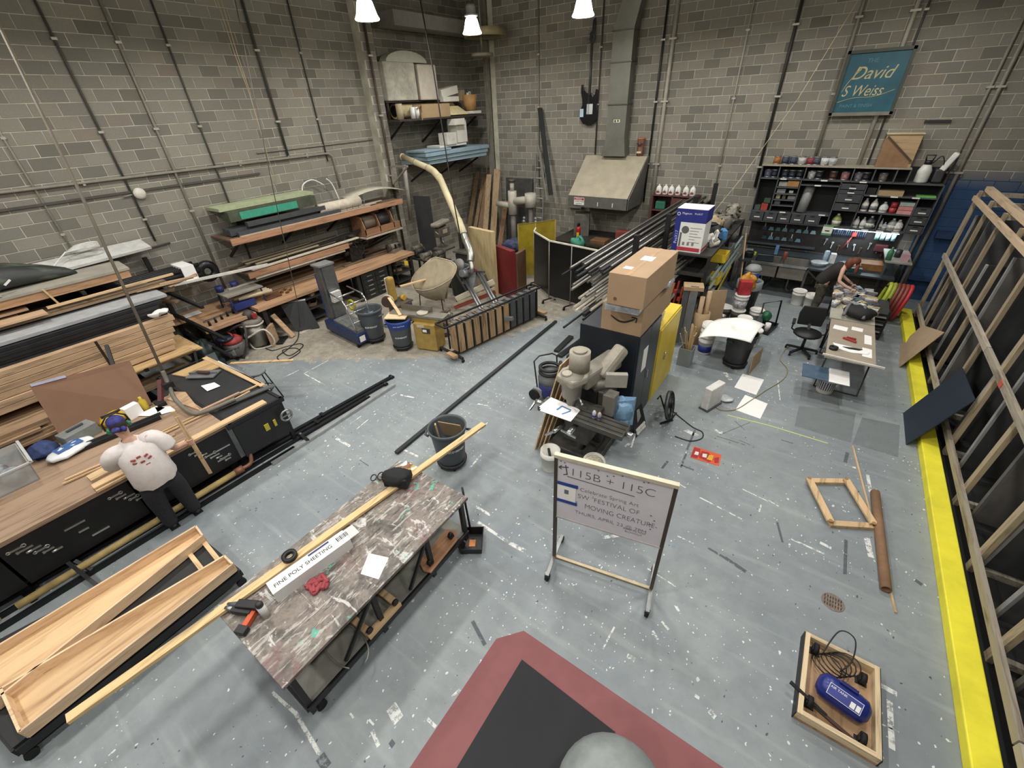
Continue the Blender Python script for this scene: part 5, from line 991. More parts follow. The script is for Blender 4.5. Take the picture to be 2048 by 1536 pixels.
solo('purple_box','small purple box on the floor behind the jointer','box',MB().box(V((-9.06,7.53,0.00))+V((0,0,.06)),(.2,.12,.12),.3),mat('5a4a78',.6)); solo('white_tag','white card lying on the back of the jointer','card',MB().slab([V((-6.97,6.04,0.85)),V((-6.81,6.10,0.85)),V((-6.90,6.27,0.85)),V((-7.08,6.21,0.85))],.004),PAPER)
plank('pale wooden strip running from the sander to the saw hood',(-8.6,7.0,.85),(-8.3,7.9,.85),.07,.03,PINE)
# mitre saw with canvas hood
mh=thing('saw_hood','tan canvas dust hood over the mitre saw','saw hood',(-8.3,7.9,0)); TAN=mat('a89c82',.85,0,.1,5)
c=V((-8.28,7.95,.75)); T_,L_,R_2=V((-8.26,8.00,1.37)),V((-8.70,7.55,0.56)),V((-7.40,7.75,1.04)); n=16; m=8; edge=[]; rim_=[]
for i in range(n+1):
    u=i/n; e=L_.lerp(R_2,u)+V((.04,-.12,-.1))*math.sin(u*PI); edge.append(e)
vs=[]
for i in range(n+1):
    u=i/n; tp_=T_+(L_.lerp(R_2,u)-L_.lerp(R_2,.5))*.12
    for j in range(m+1):
        w_=j/m; q=tp_.lerp(edge[i],w_); bow=abs(u-.5)*2; q+=(L_.lerp(R_2,u)-L_.lerp(R_2,.5))*(.55*math.sin(w_*PI)*bow)+V((0,.06,.02))*math.sin(w_*PI)*(1-bow)+V((0,-.012,0))*math.sin(u*26+w_*5)*math.sin(w_*PI)
        vs.append(q)
ho=part(mh,'canopy',MB().add(vs,[(i*(m+1)+j,i*(m+1)+j+1,(i+1)*(m+1)+j+1,(i+1)*(m+1)+j) for i in range(n) for j in range(m)],True),TAN); ho.modifiers.new('t','SOLIDIFY').thickness=.012
part(mh,'rim_wire',MB().tube([vs[j] for j in range(m,-1,-1)]+[vs[i*(m+1)] for i in range(n+1)]+[vs[n*(m+1)+j] for j in range(m+1)]+edge[::-1][1:],.012,6),mat('c2b79c',.7))
bot=V((-7.94,7.75,0.30)); vs2=[]
for i in range(n+1):
    u=i/n; b_=bot+V(((u-.5)*.3,.1*math.sin(u*PI),0))
    for j in range(6): w_=j/5; vs2.append(edge[i].lerp(b_,w_)+V((0,-.1,-.03))*math.sin(w_*PI*.9))
ap_=part(mh,'catch_bag',MB().add(vs2,[(6*i+j,6*i+j+1,6*i+7+j,6*i+6+j) for i in range(n) for j in range(5)],True),mat('8a806c',.85,0,.12)); ap_.modifiers.new('t','SOLIDIFY').thickness=.012
bk_=[]
for i in range(n+1):
    u=i/n; q0_=vs[i*(m+1)]; e_=bot+V(((u-.5)*.3,.1,.05))
    for j in range(6): w_=j/5; bk_.append(q0_.lerp(e_,w_)+V((0,.3,.1))*math.sin(w_*PI))
kb_=part(mh,'back_cloth',MB().add(bk_,[(6*i+j,6*i+j+1,6*i+7+j,6*i+6+j) for i in range(n) for j in range(5)],True),TAN); kb_.modifiers.new('t','SOLIDIFY').thickness=.012
for k,(dx,dy) in enumerate(((-.4,-.2),(.35,-.2),(.35,.3),(-.4,.3))): part(mh,'leg',MB().cyl(c+V((dx,dy,.05)),c+V((dx*1.2,dy*1.2,-.75)),.015,n=8),BLACK)
part(mh,'yellow_tab',MB().box(c+V((-.62,-.35,.5)),(.1,.02,.12),.4),mat('d8b92e',.5))
for i,(px,py,h,r,col,lb) in enumerate(((875,575,.8,.3,'4b5358','grey drum standing behind the saw hood'),(898,555,.75,.27,'28406b','blue barrel behind the saw hood'),(850,560,.7,.25,'3d4347','dark drum left of the blue barrel'))):
    c=V(FL(px,py)) if False else V(((-8.3,9.0,0),(-8.1,9.9,0),(-8.95,9.4,0))[i]); d_=thing('shop_drum',lb,'drum',c)
    part(d_,'barrel',MB().lathe([(.001,.02),(r*.85,.02),(r,h),(r*1.08,h),(r*1.08,h+.04),(r*.96,h+.04),(r*.9,h-.04),(r*.75,.1),(.001,.09)],c,24),mat(col,.5)); part(d_,'rim',MB().ring(c+V((0,0,h+.03)),r*1.06,.018),mat('7f8a92',.5))
# drill press and dark machine cluster on the left wall end
dp=thing('drill_press','old grey floor drill press near the wall bench end','drill press',(-9.9,10.2,0)); c=V((-9.9,10.1,0)); IRON=mat('67635a',.6,.2,.2)
part(dp,'base',MB().box(c+V((.05,0,.05)),(.4,.6,.1)),IRON,.02); part(dp,'column',MB().cyl(c+V((-.1,.1,.05)),c+V((-.1,.1,1.55)),.06),IRON); part(dp,'table',MB().box(c+V((.1,-.05,.92)),(.5,.5,.05)),IRON); part(dp,'head',MB().box(c+V((.05,0,1.42)),(.26,.5,.3)),IRON,.04); part(dp,'belt_cover',MB().box(c+V((.02,.0,1.68)),(.3,.8,.12),.25),mat('8d887c',.5),.05); part(dp,'chuck',MB().cyl(c+V((.12,-.1,1.28)),c+V((.12,-.1,1.08)),.04,.02),STEEL); part(dp,'motor',MB().cyl(c+V((-.25,.35,1.4)),c+V((-.25,.35,1.65)),.12),mat('3b3a37',.5)); part(dp,'handle',MB().cyl(c+V((.2,-.2,1.3)),c+V((.4,-.35,1.2)),.012).cyl(c+V((.2,-.2,1.3)),c+V((.1,-.35,1.5)),.012),STEEL); part(dp,'name_plate',MB().box(c+V((.185,0,1.45)),(.01,.2,.12)),mat('b5ac97',.5))
md_=thing('bandsaw','dark band saw with a wooden side standing past the drill press','bandsaw',(-9.1,10.3,0)); c=V((-9.1,10.3,0)); part(md_,'base',MB().box(c+V((0,0,.4)),(.5,.5,.8)),mat('3a3936',.6),.02); part(md_,'table',MB().box(c+V((0,0,.86)),(.6,.6,.05)),IRON); part(md_,'upper',MB().cyl(c+V((-.05,-.08,1.4)),c+V((.1,.08,1.4)),.28,n=20),mat('4a4844',.5)); part(md_,'neck',MB().box(c+V((-.22,.1,1.1)),(.14,.14,.6)),mat('3a3936',.6)); part(md_,'side_plate',MB().box(c+V((.3,.2,1.15)),(.05,.3,.5)),wood('7a4f30','z'))
for i,(x,y,z,r) in enumerate(((-10.7,9.7,.95,.13),(-10.5,9.6,.9,.09),(-10.1,9.5,.85,.1),(-9.6,9.6,.95,.12))): gadget('bench_machine',('grey lathe headstock at the far end of the wall bench','small dark motor beside the lathe headstock','cast pulley unit before the drill press','cast vise unit before the band saw')[i],'machine',(x,y,z-.2),.9,(mat('6e675b',.6),mat('3d3b38',.6),mat('7b7466',.6),mat('55504a',.6))[i])
solo('machine_bench','dark steel bench carrying the small machines past the wall bench','bench',MB().bb(-10.9,-9.4,9.4,9.9,.6,.66).bb(-10.85,-10.8,9.45,9.5,0,.6).bb(-9.5,-9.45,9.45,9.5,0,.6).bb(-10.85,-10.8,9.8,9.85,0,.6).bb(-9.5,-9.45,9.8,9.85,0,.6),mat('33312e',.6))
dp_=thing('dark_upright_sheet','dark panel standing against the pilaster','panel',(-11.3,10.9,0)); part(dp_,'sheet',MB().slab([(-11.3,10.45,0),(-10.7,10.6,0),(-10.85,10.75,2.3),(-11.45,10.6,2.3)],.03),mat('3b3c3e',.6)); part(dp_,'edge',MB().bar((-10.7,10.6,.02),(-10.85,10.75,2.3),.03,.04),mat('2a2b2c',.6))
# PVC dust pipe
PVC=mat('cfc4a0',.5,0,.08,3)
dpipe=thing('dust_pipe','cream plastic dust extraction pipe sloping down from the left wall','pipe',(-7.53,8.70,1.36)); K=[V((-11.64,10.60,3.45)),V((-10.17,10.30,3.18)),V((-9.68,10.10,3.03)),V((-8.27,9.20,2.04)),V((-7.73,8.80,1.68))]
part(dpipe,'pipe',MB().tube([K[0],K[1]],.085,16).tube([K[2],K[3]],.095,16),PVC); part(dpipe,'elbow',MB().tube(spline([K[0].lerp(K[1],.9),K[1].lerp(K[2],.4),K[2].lerp(K[3],.08)]),.1,16),PVC); part(dpipe,'coupling',MB().cyl(K[3].lerp(K[2],.04),K[3].lerp(K[4],.7),.108,n=18),PVC)
part(dpipe,'steel_elbow',MB().tube(spline([K[3].lerp(K[4],.6),K[4],V((-7.44,8.60,1.47)),V((-7.38,8.50,1.27))]),.1,16),metal('b4b4ae',.35)); part(dpipe,'hose_clamp',MB().ring(K[3].lerp(K[4],.7),.11,.012,(K[4]-K[3]).to_track_quat('Z','Y').to_matrix()),STEEL)
part(dpipe,'end_cap',MB().cyl(K[0]+(K[0]-K[1]).normalized()*.05,K[0],.1,n=16),mat('d8cfb0',.5)); part(dpipe,'clamp_ring',MB().ring(K[0].lerp(K[1],.45),.09,.012,(K[1]-K[0]).to_track_quat('Z','Y').to_matrix()),mat('8f8768',.5)); part(dpipe,'riser',MB().cyl(V((-11.65,10.60,3.22)),V((-11.76,10.60,1.50)),.07),mat('9b968c',.5))
wbk=thing('steel_bracket','grey steel bracket arm on the pilaster by the dust pipe','bracket',(-11.55,10.10,3.13)); part(wbk,'arm',MB().bar((-11.25,9.70,3.29),(-10.31,9.50,3.34),.05,.05).bar((-11.28,9.70,2.80),(-10.36,9.50,3.30),.04,.04).bar((-11.25,9.70,3.29),(-11.28,9.70,2.80),.04,.04),mat('8c887c',.6))

# ================================================================ HIGH SHELF WITH FOAM
FOAM=mat('cfcabb',.9,0,.08,4); FOAM2=mat('d9d6cc',.9,0,.05,4)
hs_=thing('high_shelf','dark high wall shelf holding foam and cartons','shelf',(-11.7,12.3,4.4)); part(hs_,'board',MB().bb(-12.28,-11.1,10.22,14.3,4.42,4.47),mat('3b332b',.7)); 
for y in (10.5,12.2,14.0): part(hs_,'bracket',MB().bar((-12.28,y,3.75),(-11.25,y,4.4),.05,.05),BLACK)
part(hs_,'upper_board',MB().bb(-12.28,-11.6,10.25,12.7,4.9,4.94),mat('2c2824',.7)); part(hs_,'post',MB().bb(-11.68,-11.62,10.3,10.36,4.47,4.9).bb(-11.68,-11.62,12.6,12.66,4.47,4.9),mat('2c2824',.7))
solo('foam_block','large weathered grey foam block on the high shelf','foam',MB().box((-11.85,10.95,5.42),(.6,1.25,.95),.0),mat('b5b2a4',.9,0,.2,5),bev=.03); solo('foam_block','smaller scored foam block right of the big grey block','foam',MB().box((-11.8,12.05,5.4),(.6,.82,.92)),mat('c4bcae',.9,0,.1,5),bev=.03)
ar=[]; 
for i in range(13): a=PI*i/12; ar.append((.85*math.cos(a),.28*math.sin(a)))
solo('foam_arch','pale arched foam piece lying on top of the foam blocks','foam',MB().prism(ar,0,.3,RZ(PI/2) @ RX(PI/2),(-12.1,11.55,5.92)),mat('d0d2c2',.9,0,.06))
rl=thing('paper_roll','large cream paper roll lying along the high shelf','roll',(-11.8,12.2,4.47)); part(rl,'roll',MB().cyl((-11.85,10.75,4.68),(-11.85,13.4,4.68),.205,n=24),mat('cdbc92',.8)); part(rl,'core',MB().cyl((-11.85,10.73,4.68),(-11.85,10.75,4.68),.15,n=20),BLACK); part(rl,'loose_sheet',MB().slab([(-11.62,12.2,4.75),(-11.62,13.5,4.75),(-11.2,13.6,4.5),(-11.2,12.2,4.5)],.006),mat('d9cb9f',.8))
cb_=thing('cardboard_carton','open brown cardboard carton on the front of the high shelf','carton',(-11.3,11.9,4.47)); part(cb_,'carton',open_box(MB(),(-11.35,11.9,4.47),(.4,1.3,.36),.01),CARD); part(cb_,'flap',MB().slab([(-11.15,11.25,4.83),(-11.15,11.1,4.72),(-11.5,11.1,4.72),(-11.5,11.25,4.83)],.008),CARD); part(cb_,'torn_corner',MB().box((-11.12,11.2,4.52),(.03,.12,.2),.3),mat('a58a6b',.8))
for i,(y,r,h,m,lb) in enumerate(((10.45,.1,.4,mat('b5a585',.8),'tan cardboard tube standing at the left end of the high shelf'),(10.98,.075,.3,WHITE,'first white tube standing on the high shelf'),(11.17,.075,.3,WHITE,'second white tube standing on the high shelf'))): solo('mailing_tube',lb,'tube',MB().cyl((-11.3,y,4.47),(-11.3,y,4.47+h),r,n=18),m)
wt=thing('white_tray','white styrofoam tray on the cream paper roll','tray',(-11.6,13.0,4.88)); part(wt,'tray',open_box(MB(),(-11.65,13.0,4.88),(.4,.8,.14),.03),FOAM2); part(wt,'lid',MB().box((-11.7,13.05,5.16),(.35,.85,.22),rot=RX(.15)),FOAM2)
bk=thing('wicker_basket','orange brown tub with scraps at the right end of the high shelf','tub',(-11.3,13.75,4.47)); part(bk,'tub',MB().lathe([(.001,0),(.2,0),(.26,.45),(.24,.45),(.18,.05),(.001,.04)],(-11.35,13.85,4.6),20),mat('ad8656',.7)); part(bk,'scraps',MB().box((-11.35,13.8,5.06),(.08,.2,.1),.5).box((-11.4,13.95,5.08),(.05,.1,.14),.2),FOAM); part(bk,'packet',MB().box((-11.6,13.7,5.05),(.2,.2,.3)),mat('9a8a70',.8)); part(bk,'mat',MB().box((-11.3,13.9,4.54),(.4,.5,.08)),FOAM2)
bl=thing('lower_high_shelf','steel bracket shelf under the blue foam sheets','shelf',(-11.7,12.5,3.2)); part(bl,'board',MB().bb(-12.25,-11.25,11.1,14.2,3.12,3.16),mat('3b342c',.7))
for y in (11.4,12.8,14.0): part(bl,'bracket',MB().bar((-12.28,y,2.6),(-11.3,y,3.1),.05,.05),BLACK)
BLU=mat('8fa7b3',.8,0,.08,5)
for i in range(3): solo('blue_foam_sheet',('lowest pale blue foam sheet on the bracket shelf','middle pale blue foam sheet on the bracket shelf','topmost pale blue foam sheet with a clipped end')[i],'foam sheet',MB().prism([(-12.2,11.0+.1*i),(-11.1+.05*i,11.2-.1*i),(-10.95+.03*i,14.1+.05*i),(-12.2,14.3)][::-1],3.17+i*.12,3.27+i*.12),BLU)
solo('blue_foam_sheet','pale blue foam offcut lying on the left of the blue sheets','foam sheet',MB().bb(-11.9,-11.05,11.0,12.3,3.53,3.58),BLU); solo('white_foam_slab','thin white slab lying on the blue foam sheets','foam',MB().bb(-11.8,-11.2,11.9,13.3,3.59,3.65),FOAM2)
solo('white_carton','tall white carton standing on the blue foam','carton',MB().box((-11.4,13.1,4.0),(.4,.58,.66),.08),FOAM2); solo('white_carton','low white carton left of the tall white carton','carton',MB().box((-11.3,12.45,3.83),(.36,.52,.34),.04),mat('cfcdc4',.8)); solo('foam_slab','white foam lid hanging off the high shelf edge','foam',MB().box((-11.2,12.85,4.3),(.3,.6,.18),.08),FOAM2)
# timber leaning in the corner
for i,(x,w_,h,m) in enumerate(((-11.9,.2,2.5,wood('8d6c45','z')),(-11.6,.16,2.3,wood('a3845a','z')),(-11.3,.24,2.6,wood('94744d','z')),(-10.9,.22,2.5,wood('b3946a','z')),(-10.5,.26,2.7,wood('a98a60','z')),(-10.15,.2,1.6,wood('8a5f3c','z')))): plank('upright board leaning in the recessed wall corner',(x,13.6 if x < -11 else 13.5,0),(x-.1,14.25 if x > -11 else 14.8,h),w_,.03,m,'boards leaning in the corner')
# slabs: pale plywood and red panel
PLZ=wood('b7a06a','z','94804c',.6)
solo('plywood_slab','tall pale plywood slab standing upright beside the red panel','plywood',MB().box((-7.75,9.5,.92),(1.0,.13,1.84),-.18),PLZ); solo('red_board','thick red painted panel standing next to the plywood slab','panel',MB().box((-7.0,9.55,.7),(.8,.16,1.4),-.35),mat('6d1f22',.5,0,.15,4))
solo('varnished_board','brown varnished panel standing behind the red panel','panel',MB().box((-6.62,9.75,.65),(.1,.5,1.3),.1),wood('5d3b1f','z'))
yw=thing('yellow_curtain','translucent yellow welding curtain on a steel frame','curtain',(-7.0,11.2,0)); YC=mat('a3902a',.35,0,.2,3,alpha=.8)
part(yw,'curtain',MB().slab([(-7.45,10.9,.15),(-6.95,11.1,.15),(-6.95,11.1,1.75),(-7.45,10.9,1.7)],.01).slab([(-6.95,11.1,.15),(-6.5,11.5,.15),(-6.5,11.5,1.8),(-6.95,11.1,1.75)],.01),YC); part(yw,'frame',MB().bar((-7.45,10.9,1.7),(-6.95,11.1,1.75),.03,.03).bar((-6.95,11.1,1.75),(-6.5,11.5,1.8),.03,.03).cyl((-6.95,11.1,0),(-6.95,11.1,1.75),.02).cyl((-7.45,10.9,0),(-7.45,10.9,1.7),.02).cyl((-6.5,11.5,0),(-6.5,11.5,1.8),.02),mat('7d6a2c',.5))
# welding screen
ws=thing('welding_screen','black folding welding screen on casters','screen',(-5.4,9.8,0)); WSQ=[(-6.72,10.75),(-6.55,10.38),(-5.68,9.75),(-4.15,9.5)]; FR=mat('8f8c82',.45,.4)
BV=mat('0e0f0f',.25,0,.3,3)
for i in range(3):
    a,b=WSQ[i],WSQ[i+1]
    part(ws,'curtain',MB().slab([(a[0],a[1],.2),(b[0],b[1],.2),(b[0],b[1],1.68),(a[0],a[1],1.68)],.012),BV); part(ws,'top_rail',MB().bar((a[0],a[1],1.7),(b[0],b[1],1.7),.035,.035),mat('d5d0c0',.5)); part(ws,'bottom_rail',MB().bar((a[0],a[1],.16),(b[0],b[1],.16),.03,.03),FR)
for x,y in WSQ+[(-4.95,9.63)]: part(ws,'post',MB().cyl((x,y,.08),(x,y,1.7),.018,n=10),FR); part(ws,'foot',MB().bar((x-.08,y-.2,.09),(x+.08,y+.2,.09),.03,.03),BLACK); part(ws,'caster',MB().cyl((x-.1,y-.2,.04),(x-.06,y-.2,.04),.04).cyl((x+.06,y+.2,.04),(x+.1,y+.2,.04),.04),RUBBER)
# corner pipes, gas cylinders
pv=thing('pvc_manifold','white plastic pipe manifold in the far left corner','pipes',(-8.9,13.6,0)); WP=mat('b9b5a8',.5)
part(pv,'stack',MB().cyl((-9.5,13.6,1.3),(-9.5,13.6,2.1),.16).cyl((-9.5,13.6,2.1),(-9.5,13.6,2.4),.08),WP); part(pv,'cap',MB().cyl((-9.5,13.6,2.4),(-9.5,13.6,2.48),.13),mat('4c4a46',.6)); part(pv,'tee',MB().cyl((-9.45,13.6,1.75),(-8.75,13.65,1.85),.13).cyl((-8.75,13.65,1.6),(-8.75,13.65,2.05),.2),WP); part(pv,'branch',MB().cyl((-9.5,13.6,1.6),(-10.2,13.6,1.62),.1),WP); part(pv,'legs',MB().cyl((-9.5,13.6,0),(-9.5,13.6,1.3),.1).cyl((-8.75,13.65,0),(-8.75,13.65,1.6),.08),mat('6d6a62',.6))
for i,(x,y) in enumerate(((-8.35,12.6),(-7.95,12.7),(-8.1,12.2),(-7.7,12.3))):
    g_=thing('gas_cylinder','dark gas cylinder behind the yellow curtain','gas cylinder',(x,y,0),group='gas cylinders in the corner'); part(g_,'tank',MB().lathe([(.001,0),(.12,0),(.12,1.2),(.1,1.3),(.04,1.38),(.001,1.38)],(x,y,0),18),mat('2e302d',.5)); part(g_,'valve',MB().cyl((x,y,1.38),(x,y,1.5),.03).cyl((x-.05,y,1.46),(x+.05,y,1.46),.025),mat('8f8d86',.4,.5))
solo('blue_bundle','blue and orange cloth pile behind the red panel','cloth',MB().ball((-7.9,11.3,.9),(.38,.32,.22),18,10).box((-7.9,11.3,.4),(.7,.5,.8)).jit(.08,6),mat('38405c',.8,0,.5,9))
lad=thing('ladder','narrow steel ladder leaning on the back wall','ladder',(-8.6,14.1,0)); 
for s in (-1,1): part(lad,'rail',MB().bar((-8.55+s*.19,13.7,0),(-8.75+s*.19,14.38,3.2),.03,.06),mat('6f7170',.5))
for k in range(9): t0=(k+.7)/10; part(lad,'rung',MB().cyl((-8.74-.2*t0,13.7+.68*t0,3.2*t0),(-8.36-.2*t0,13.7+.68*t0,3.2*t0),.016,n=8),mat('b9bab6',.4))
plank('tall black plank leaning on the back wall',(-8.11,14.00,1.98),(-8.77,14.36,4.57),.16,.05,mat('2a2e2d',.6)); plank('slim grey pipe leaning beside the black plank',(-8.27,14.00,1.80),(-8.82,14.30,3.50),.05,.05,mat('8c8a82',.5))
solo('dark_sheet_stack','dark steel sheets leaning on the back wall behind the ladder','sheets',MB().slab([(-10.2,14.1,0),(-9.0,14.1,0),(-9.1,14.4,2.4),(-10.3,14.4,2.4)],.04),mat('4a4a47',.6,.2,.2))

# ================================================================ FORGE HOOD
HOODM=mat('a29a86',.6,.2,.1,3); HS=mat('6f6f69',.5,.4,.1)
fh=thing('forge_hood','tan sheet metal extraction hood over the forge','hood',(-5.95,13.9,1.8))
part(fh,'slope',MB().slab([(-7.0,13.25,2.15),(-5.0,13.25,2.15),(-4.9,14.3,3.2),(-6.95,14.3,3.2)],.02),HOODM); part(fh,'lip',MB().bb(-7.0,-5.0,13.22,13.26,1.84,2.17),HS); part(fh,'side',MB().slab([(-4.98,13.25,1.84),(-4.98,14.46,1.84),(-4.9,14.46,3.2),(-4.9,14.3,3.2),(-4.98,13.25,2.15)],.02),HS); part(fh,'side',MB().slab([(-7.0,13.25,1.84),(-7.0,14.46,1.84),(-6.96,14.46,3.2),(-6.96,14.3,3.2),(-7.0,13.25,2.15)],.02),HS); part(fh,'top',MB().bb(-6.96,-4.9,14.28,14.46,3.19,3.22),HOODM)
sg=part(fh,'danger_sign',MB().bb(-6.78,-6.42,13.205,13.215,1.9,2.12),mat('e6e4de',.5)); part(sg,'red_band',MB().bb(-6.77,-6.43,13.2,13.206,2.05,2.11),mat('b0322c',.5)); part(sg,'lettering',text_mb('DANGER',.055,RX(PI/2),(-6.72,13.198,2.062),.001),WHITE); part(sg,'lettering',text_mb('DO NOT WELD',.045,RX(PI/2),(-6.755,13.203,1.99),.001),INK); part(sg,'lettering',text_mb('USE HOOD',.045,RX(PI/2),(-6.72,13.203,1.925),.001),INK)
for x in (-5.95,-5.45): part(fh,'clip',MB().bb(x-.01,x+.01,13.2,13.22,1.9,2.02),WHITE)
dc=thing('square_duct','grey square sheet metal duct rising from the hood','duct',(-5.9,14.25,3.22)); DU=mat('77786f',.45,.4,.1,3)
part(dc,'boot',MB().prism([(-6.35,0),(-5.55,0),(-5.62,.5),(-6.22,.5)],-.34,0,RX(PI/2),(0,14.1,3.22)),DU)
for z0,z1 in ((3.72,4.6),(4.6,5.6),(5.6,6.3)): part(dc,'section',MB().bb(-6.22,-5.62,14.1,14.44,z0,z1-.03),DU); part(dc,'flange',MB().bb(-6.25,-5.59,14.07,14.46,z1-.03,z1),mat('5d5e57',.5,.4))
part(dc,'section',MB().slab([(-6.22,14.1,6.3),(-5.62,14.1,6.3),(-5.45,14.1,7.0),(-6.0,14.1,7.0)],-.34),DU); part(dc,'section',MB().bb(-6.0,-5.45,14.1,14.44,7.0,7.98),DU); part(dc,'sticker',MB().bb(-6.0,-5.8,14.09,14.1,4.12,4.2),mat('d8d4b8',.5)); part(dc,'sticker_mark',MB().bb(-5.97,-5.93,14.085,14.09,4.13,4.19).bb(-5.88,-5.84,14.085,14.09,4.14,4.19),BLACK)
# bass guitar hung on the wall
gt=thing('bass_guitar','black bass guitar hanging on the back wall','guitar',(-7.0,14.4,4.1)); GB=mat('17181b',.2,0,.2)
def gpt(x,z): return (-6.98+x,z)
outl=[(-.05,4.06),(-.2,4.1),(-.31,4.25),(-.31,4.45),(-.24,4.6),(-.25,4.75),(-.3,4.92),(-.3,5.12),(-.24,5.13),(-.2,4.98),(-.1,4.9),(.06,4.9),(.12,4.82),(.17,4.86),(.2,5.0),(.26,4.98),(.27,4.8),(.25,4.62),(.3,4.45),(.3,4.25),(.2,4.1),(.08,4.05)]
part(gt,'body',MB().prism([gpt(x,z) for x,z in outl],-.03,.03,Matrix(((1,0,0),(0,0,1),(0,1,0))),(0,14.4,0)),GB,.015); part(gt,'neck',MB().bb(-7.02,-6.95,14.35,14.39,4.85,6.1),mat('2a211c',.4)); part(gt,'headstock',MB().prism([gpt(-.04,6.08),gpt(-.09,6.2),gpt(-.07,6.35),gpt(-.01,6.4),gpt(.0,6.62),gpt(.08,6.68),gpt(.1,6.5),gpt(.09,6.2),gpt(.04,6.08)],-.015,.015,Matrix(((1,0,0),(0,0,1),(0,1,0))),(0,14.37,0)),GB)
part(gt,'pickguard',MB().bb(-7.05,-6.85,14.36,14.37,4.35,4.62),mat('cfd3d6',.2)); part(gt,'bridge',MB().bb(-7.28,-7.16,14.36,14.372,4.28,4.5),mat('b9d3e6',.2)); 
for k in range(4): part(gt,'string',MB().cyl((-7.01+k*.015,14.34,4.3),(-7.01+k*.015,14.345,6.3),.002,n=5),STEEL)
for k in range(4): part(gt,'tuning_peg',MB().cyl((-7.0-.06,14.35,6.15+k*.09),(-7.0-.13,14.35,6.15+k*.09),.012,n=8),STEEL)
tk=thing('tiki_carving','carved brown tiki figure standing on the hood','carving',(-5.17,14.37,3.22)); c=V((-5.17,14.37,3.22)); TKM=wood('7d4a2c','z','3b2016')
part(tk,'post',MB().lathe([(.001,0),(.1,0),(.105,.12),(.09,.16),(.1,.3),(.11,.44),(.1,.48),(.001,.48)],c,16),TKM); part(tk,'brow',MB().bar(c+V((-.08,-.1,.34)),c+V((0,-.11,.28)),.03,.03).bar(c+V((.08,-.1,.34)),c+V((0,-.11,.28)),.03,.03),mat('2b1a12',.6)); part(tk,'mouth',MB().bb(c.x-.07,c.x+.07,c.y-.115,c.y-.09,c.z+.08,c.z+.13),mat('d8c09a',.6)); part(tk,'top_band',MB().lathe([(.1,.44),(.118,.45),(.118,.48),(.1,.49)],c,16),mat('a86a44',.6))
ft=thing('forge_table','dark welding table cluttered under the hood','table',(-5.9,13.2,0)); part(ft,'top',MB().bb(-7.2,-4.6,12.5,14.2,.84,.9),mat('332f2b',.6,.2)); 
for x in (-7.1,-4.7):
    for y in (12.6,14.1): part(ft,'leg',MB().bb(x-.04,x+.04,y-.04,y+.04,0,.84),DKSTEEL)
for i,(x,y,d,col,lb) in enumerate(((-5.6,12.8,(.5,.4,.12),'6b4a30','brown cardboard tray on the welding table'),(-5.1,13.4,(.4,.3,.3),'7d3a34','red tool box on the welding table'),(-6.6,13.5,(.5,.5,.7),'5d5b55','grey welding power unit on the table'),(-4.9,12.8,(.3,.3,.2),'2f2c29','dark scrap bin on the welding table'))): solo('table_box',lb,'box',MB().box((x,y,.9+d[2]/2),d,i*.2),mat(col,.6,0,.2),bev=.01)
solo('green_cloth','small green cloth draped on the welding table edge','cloth',MB().ball((-6.2,12.45,.95),(.24,.2,.15),16,9).jit(.09,7),mat('3f8b74',.8)); fx=thing('fire_extinguisher','red fire extinguisher beside the forge hood','extinguisher',(-6.35,12.75,.9)); c=V((-6.35,12.75,.9)); part(fx,'tank',MB().lathe([(.001,0),(.075,0),(.075,.38),(.05,.45),(.001,.46)],c,16),mat('a5231f',.35)); part(fx,'head',MB().box(c+V((0,0,.5)),(.05,.12,.09)).cyl(c+V((0,0,.45)),c+V((0,0,.56)),.02),BLACK); part(fx,'label',MB().box(c+V((0.02,-.075,.2)),(.08,.012,.15)),mat('d3c23a',.5))
solo('electrical_box','grey electrical box on the back wall behind the screen','box',MB().bb(-7.6,-7.05,14.3,14.49,1.55,2.15),mat('8a8980',.5,.2))
# red book case with jugs
rc=thing('red_bookcase','reddish brown wooden bookcase against the back wall','bookcase',(-3.85,14.25,0)); RW=wood('5b2a22','z','3a1813')
part(rc,'side',MB().bb(-4.5,-4.46,14.0,14.46,0,2.2),RW); part(rc,'side',MB().bb(-3.2,-3.16,14.0,14.46,0,2.2),RW); part(rc,'divider',MB().bb(-3.9,-3.86,14.0,14.46,0,2.2),RW)
for z in (.3,.8,1.3,1.75,2.18): part(rc,'shelf',MB().bb(-4.46,-3.2,14.0,14.46,z,z+.03),RW)
part(rc,'back',MB().bb(-4.5,-3.16,14.46,14.48,0,2.2),RW); part(rc,'door',MB().bb(-3.86,-3.2,13.98,14.0,.3,2.15),RW)
for i,(x,z,col) in enumerate(((-4.25,1.78,'2a6a52'),(-4.1,1.33,'8a8478'),(-4.2,.83,'6b5a3a'))): solo('shelf_cloth',('green cloth on the upper bookcase shelf','grey packet on the middle bookcase shelf','tan packet on the lower bookcase shelf')[i],'cloth',MB().box((x,14.2,z+.12),(.3,.25,.24),.1),mat(col,.7),bev=.03)
JUG=mat('e6e6e1',.4,0,.03)
def jug_proto(name='plastic_jug'):
    t=thing(name,'x','jug'); part(t,'body',MB().lathe([(.001,0),(.075,0),(.08,.02),(.08,.17),(.055,.22),(.025,.25),(.001,.25)],n=16),JUG); part(t,'cap',MB().cyl((0,0,.25),(0,0,.28),.024),WHITE); part(t,'handle',MB().tube([(.0,-.075,.1),(0,-.095,.14),(0,-.07,.2),(0,-.03,.23)],.012,6),JUG); part(t,'label',MB().bb(-.045,.045,-.087,-.079,.05,.1),mat('8a3a3a',.5)); return t
jp=jug_proto()
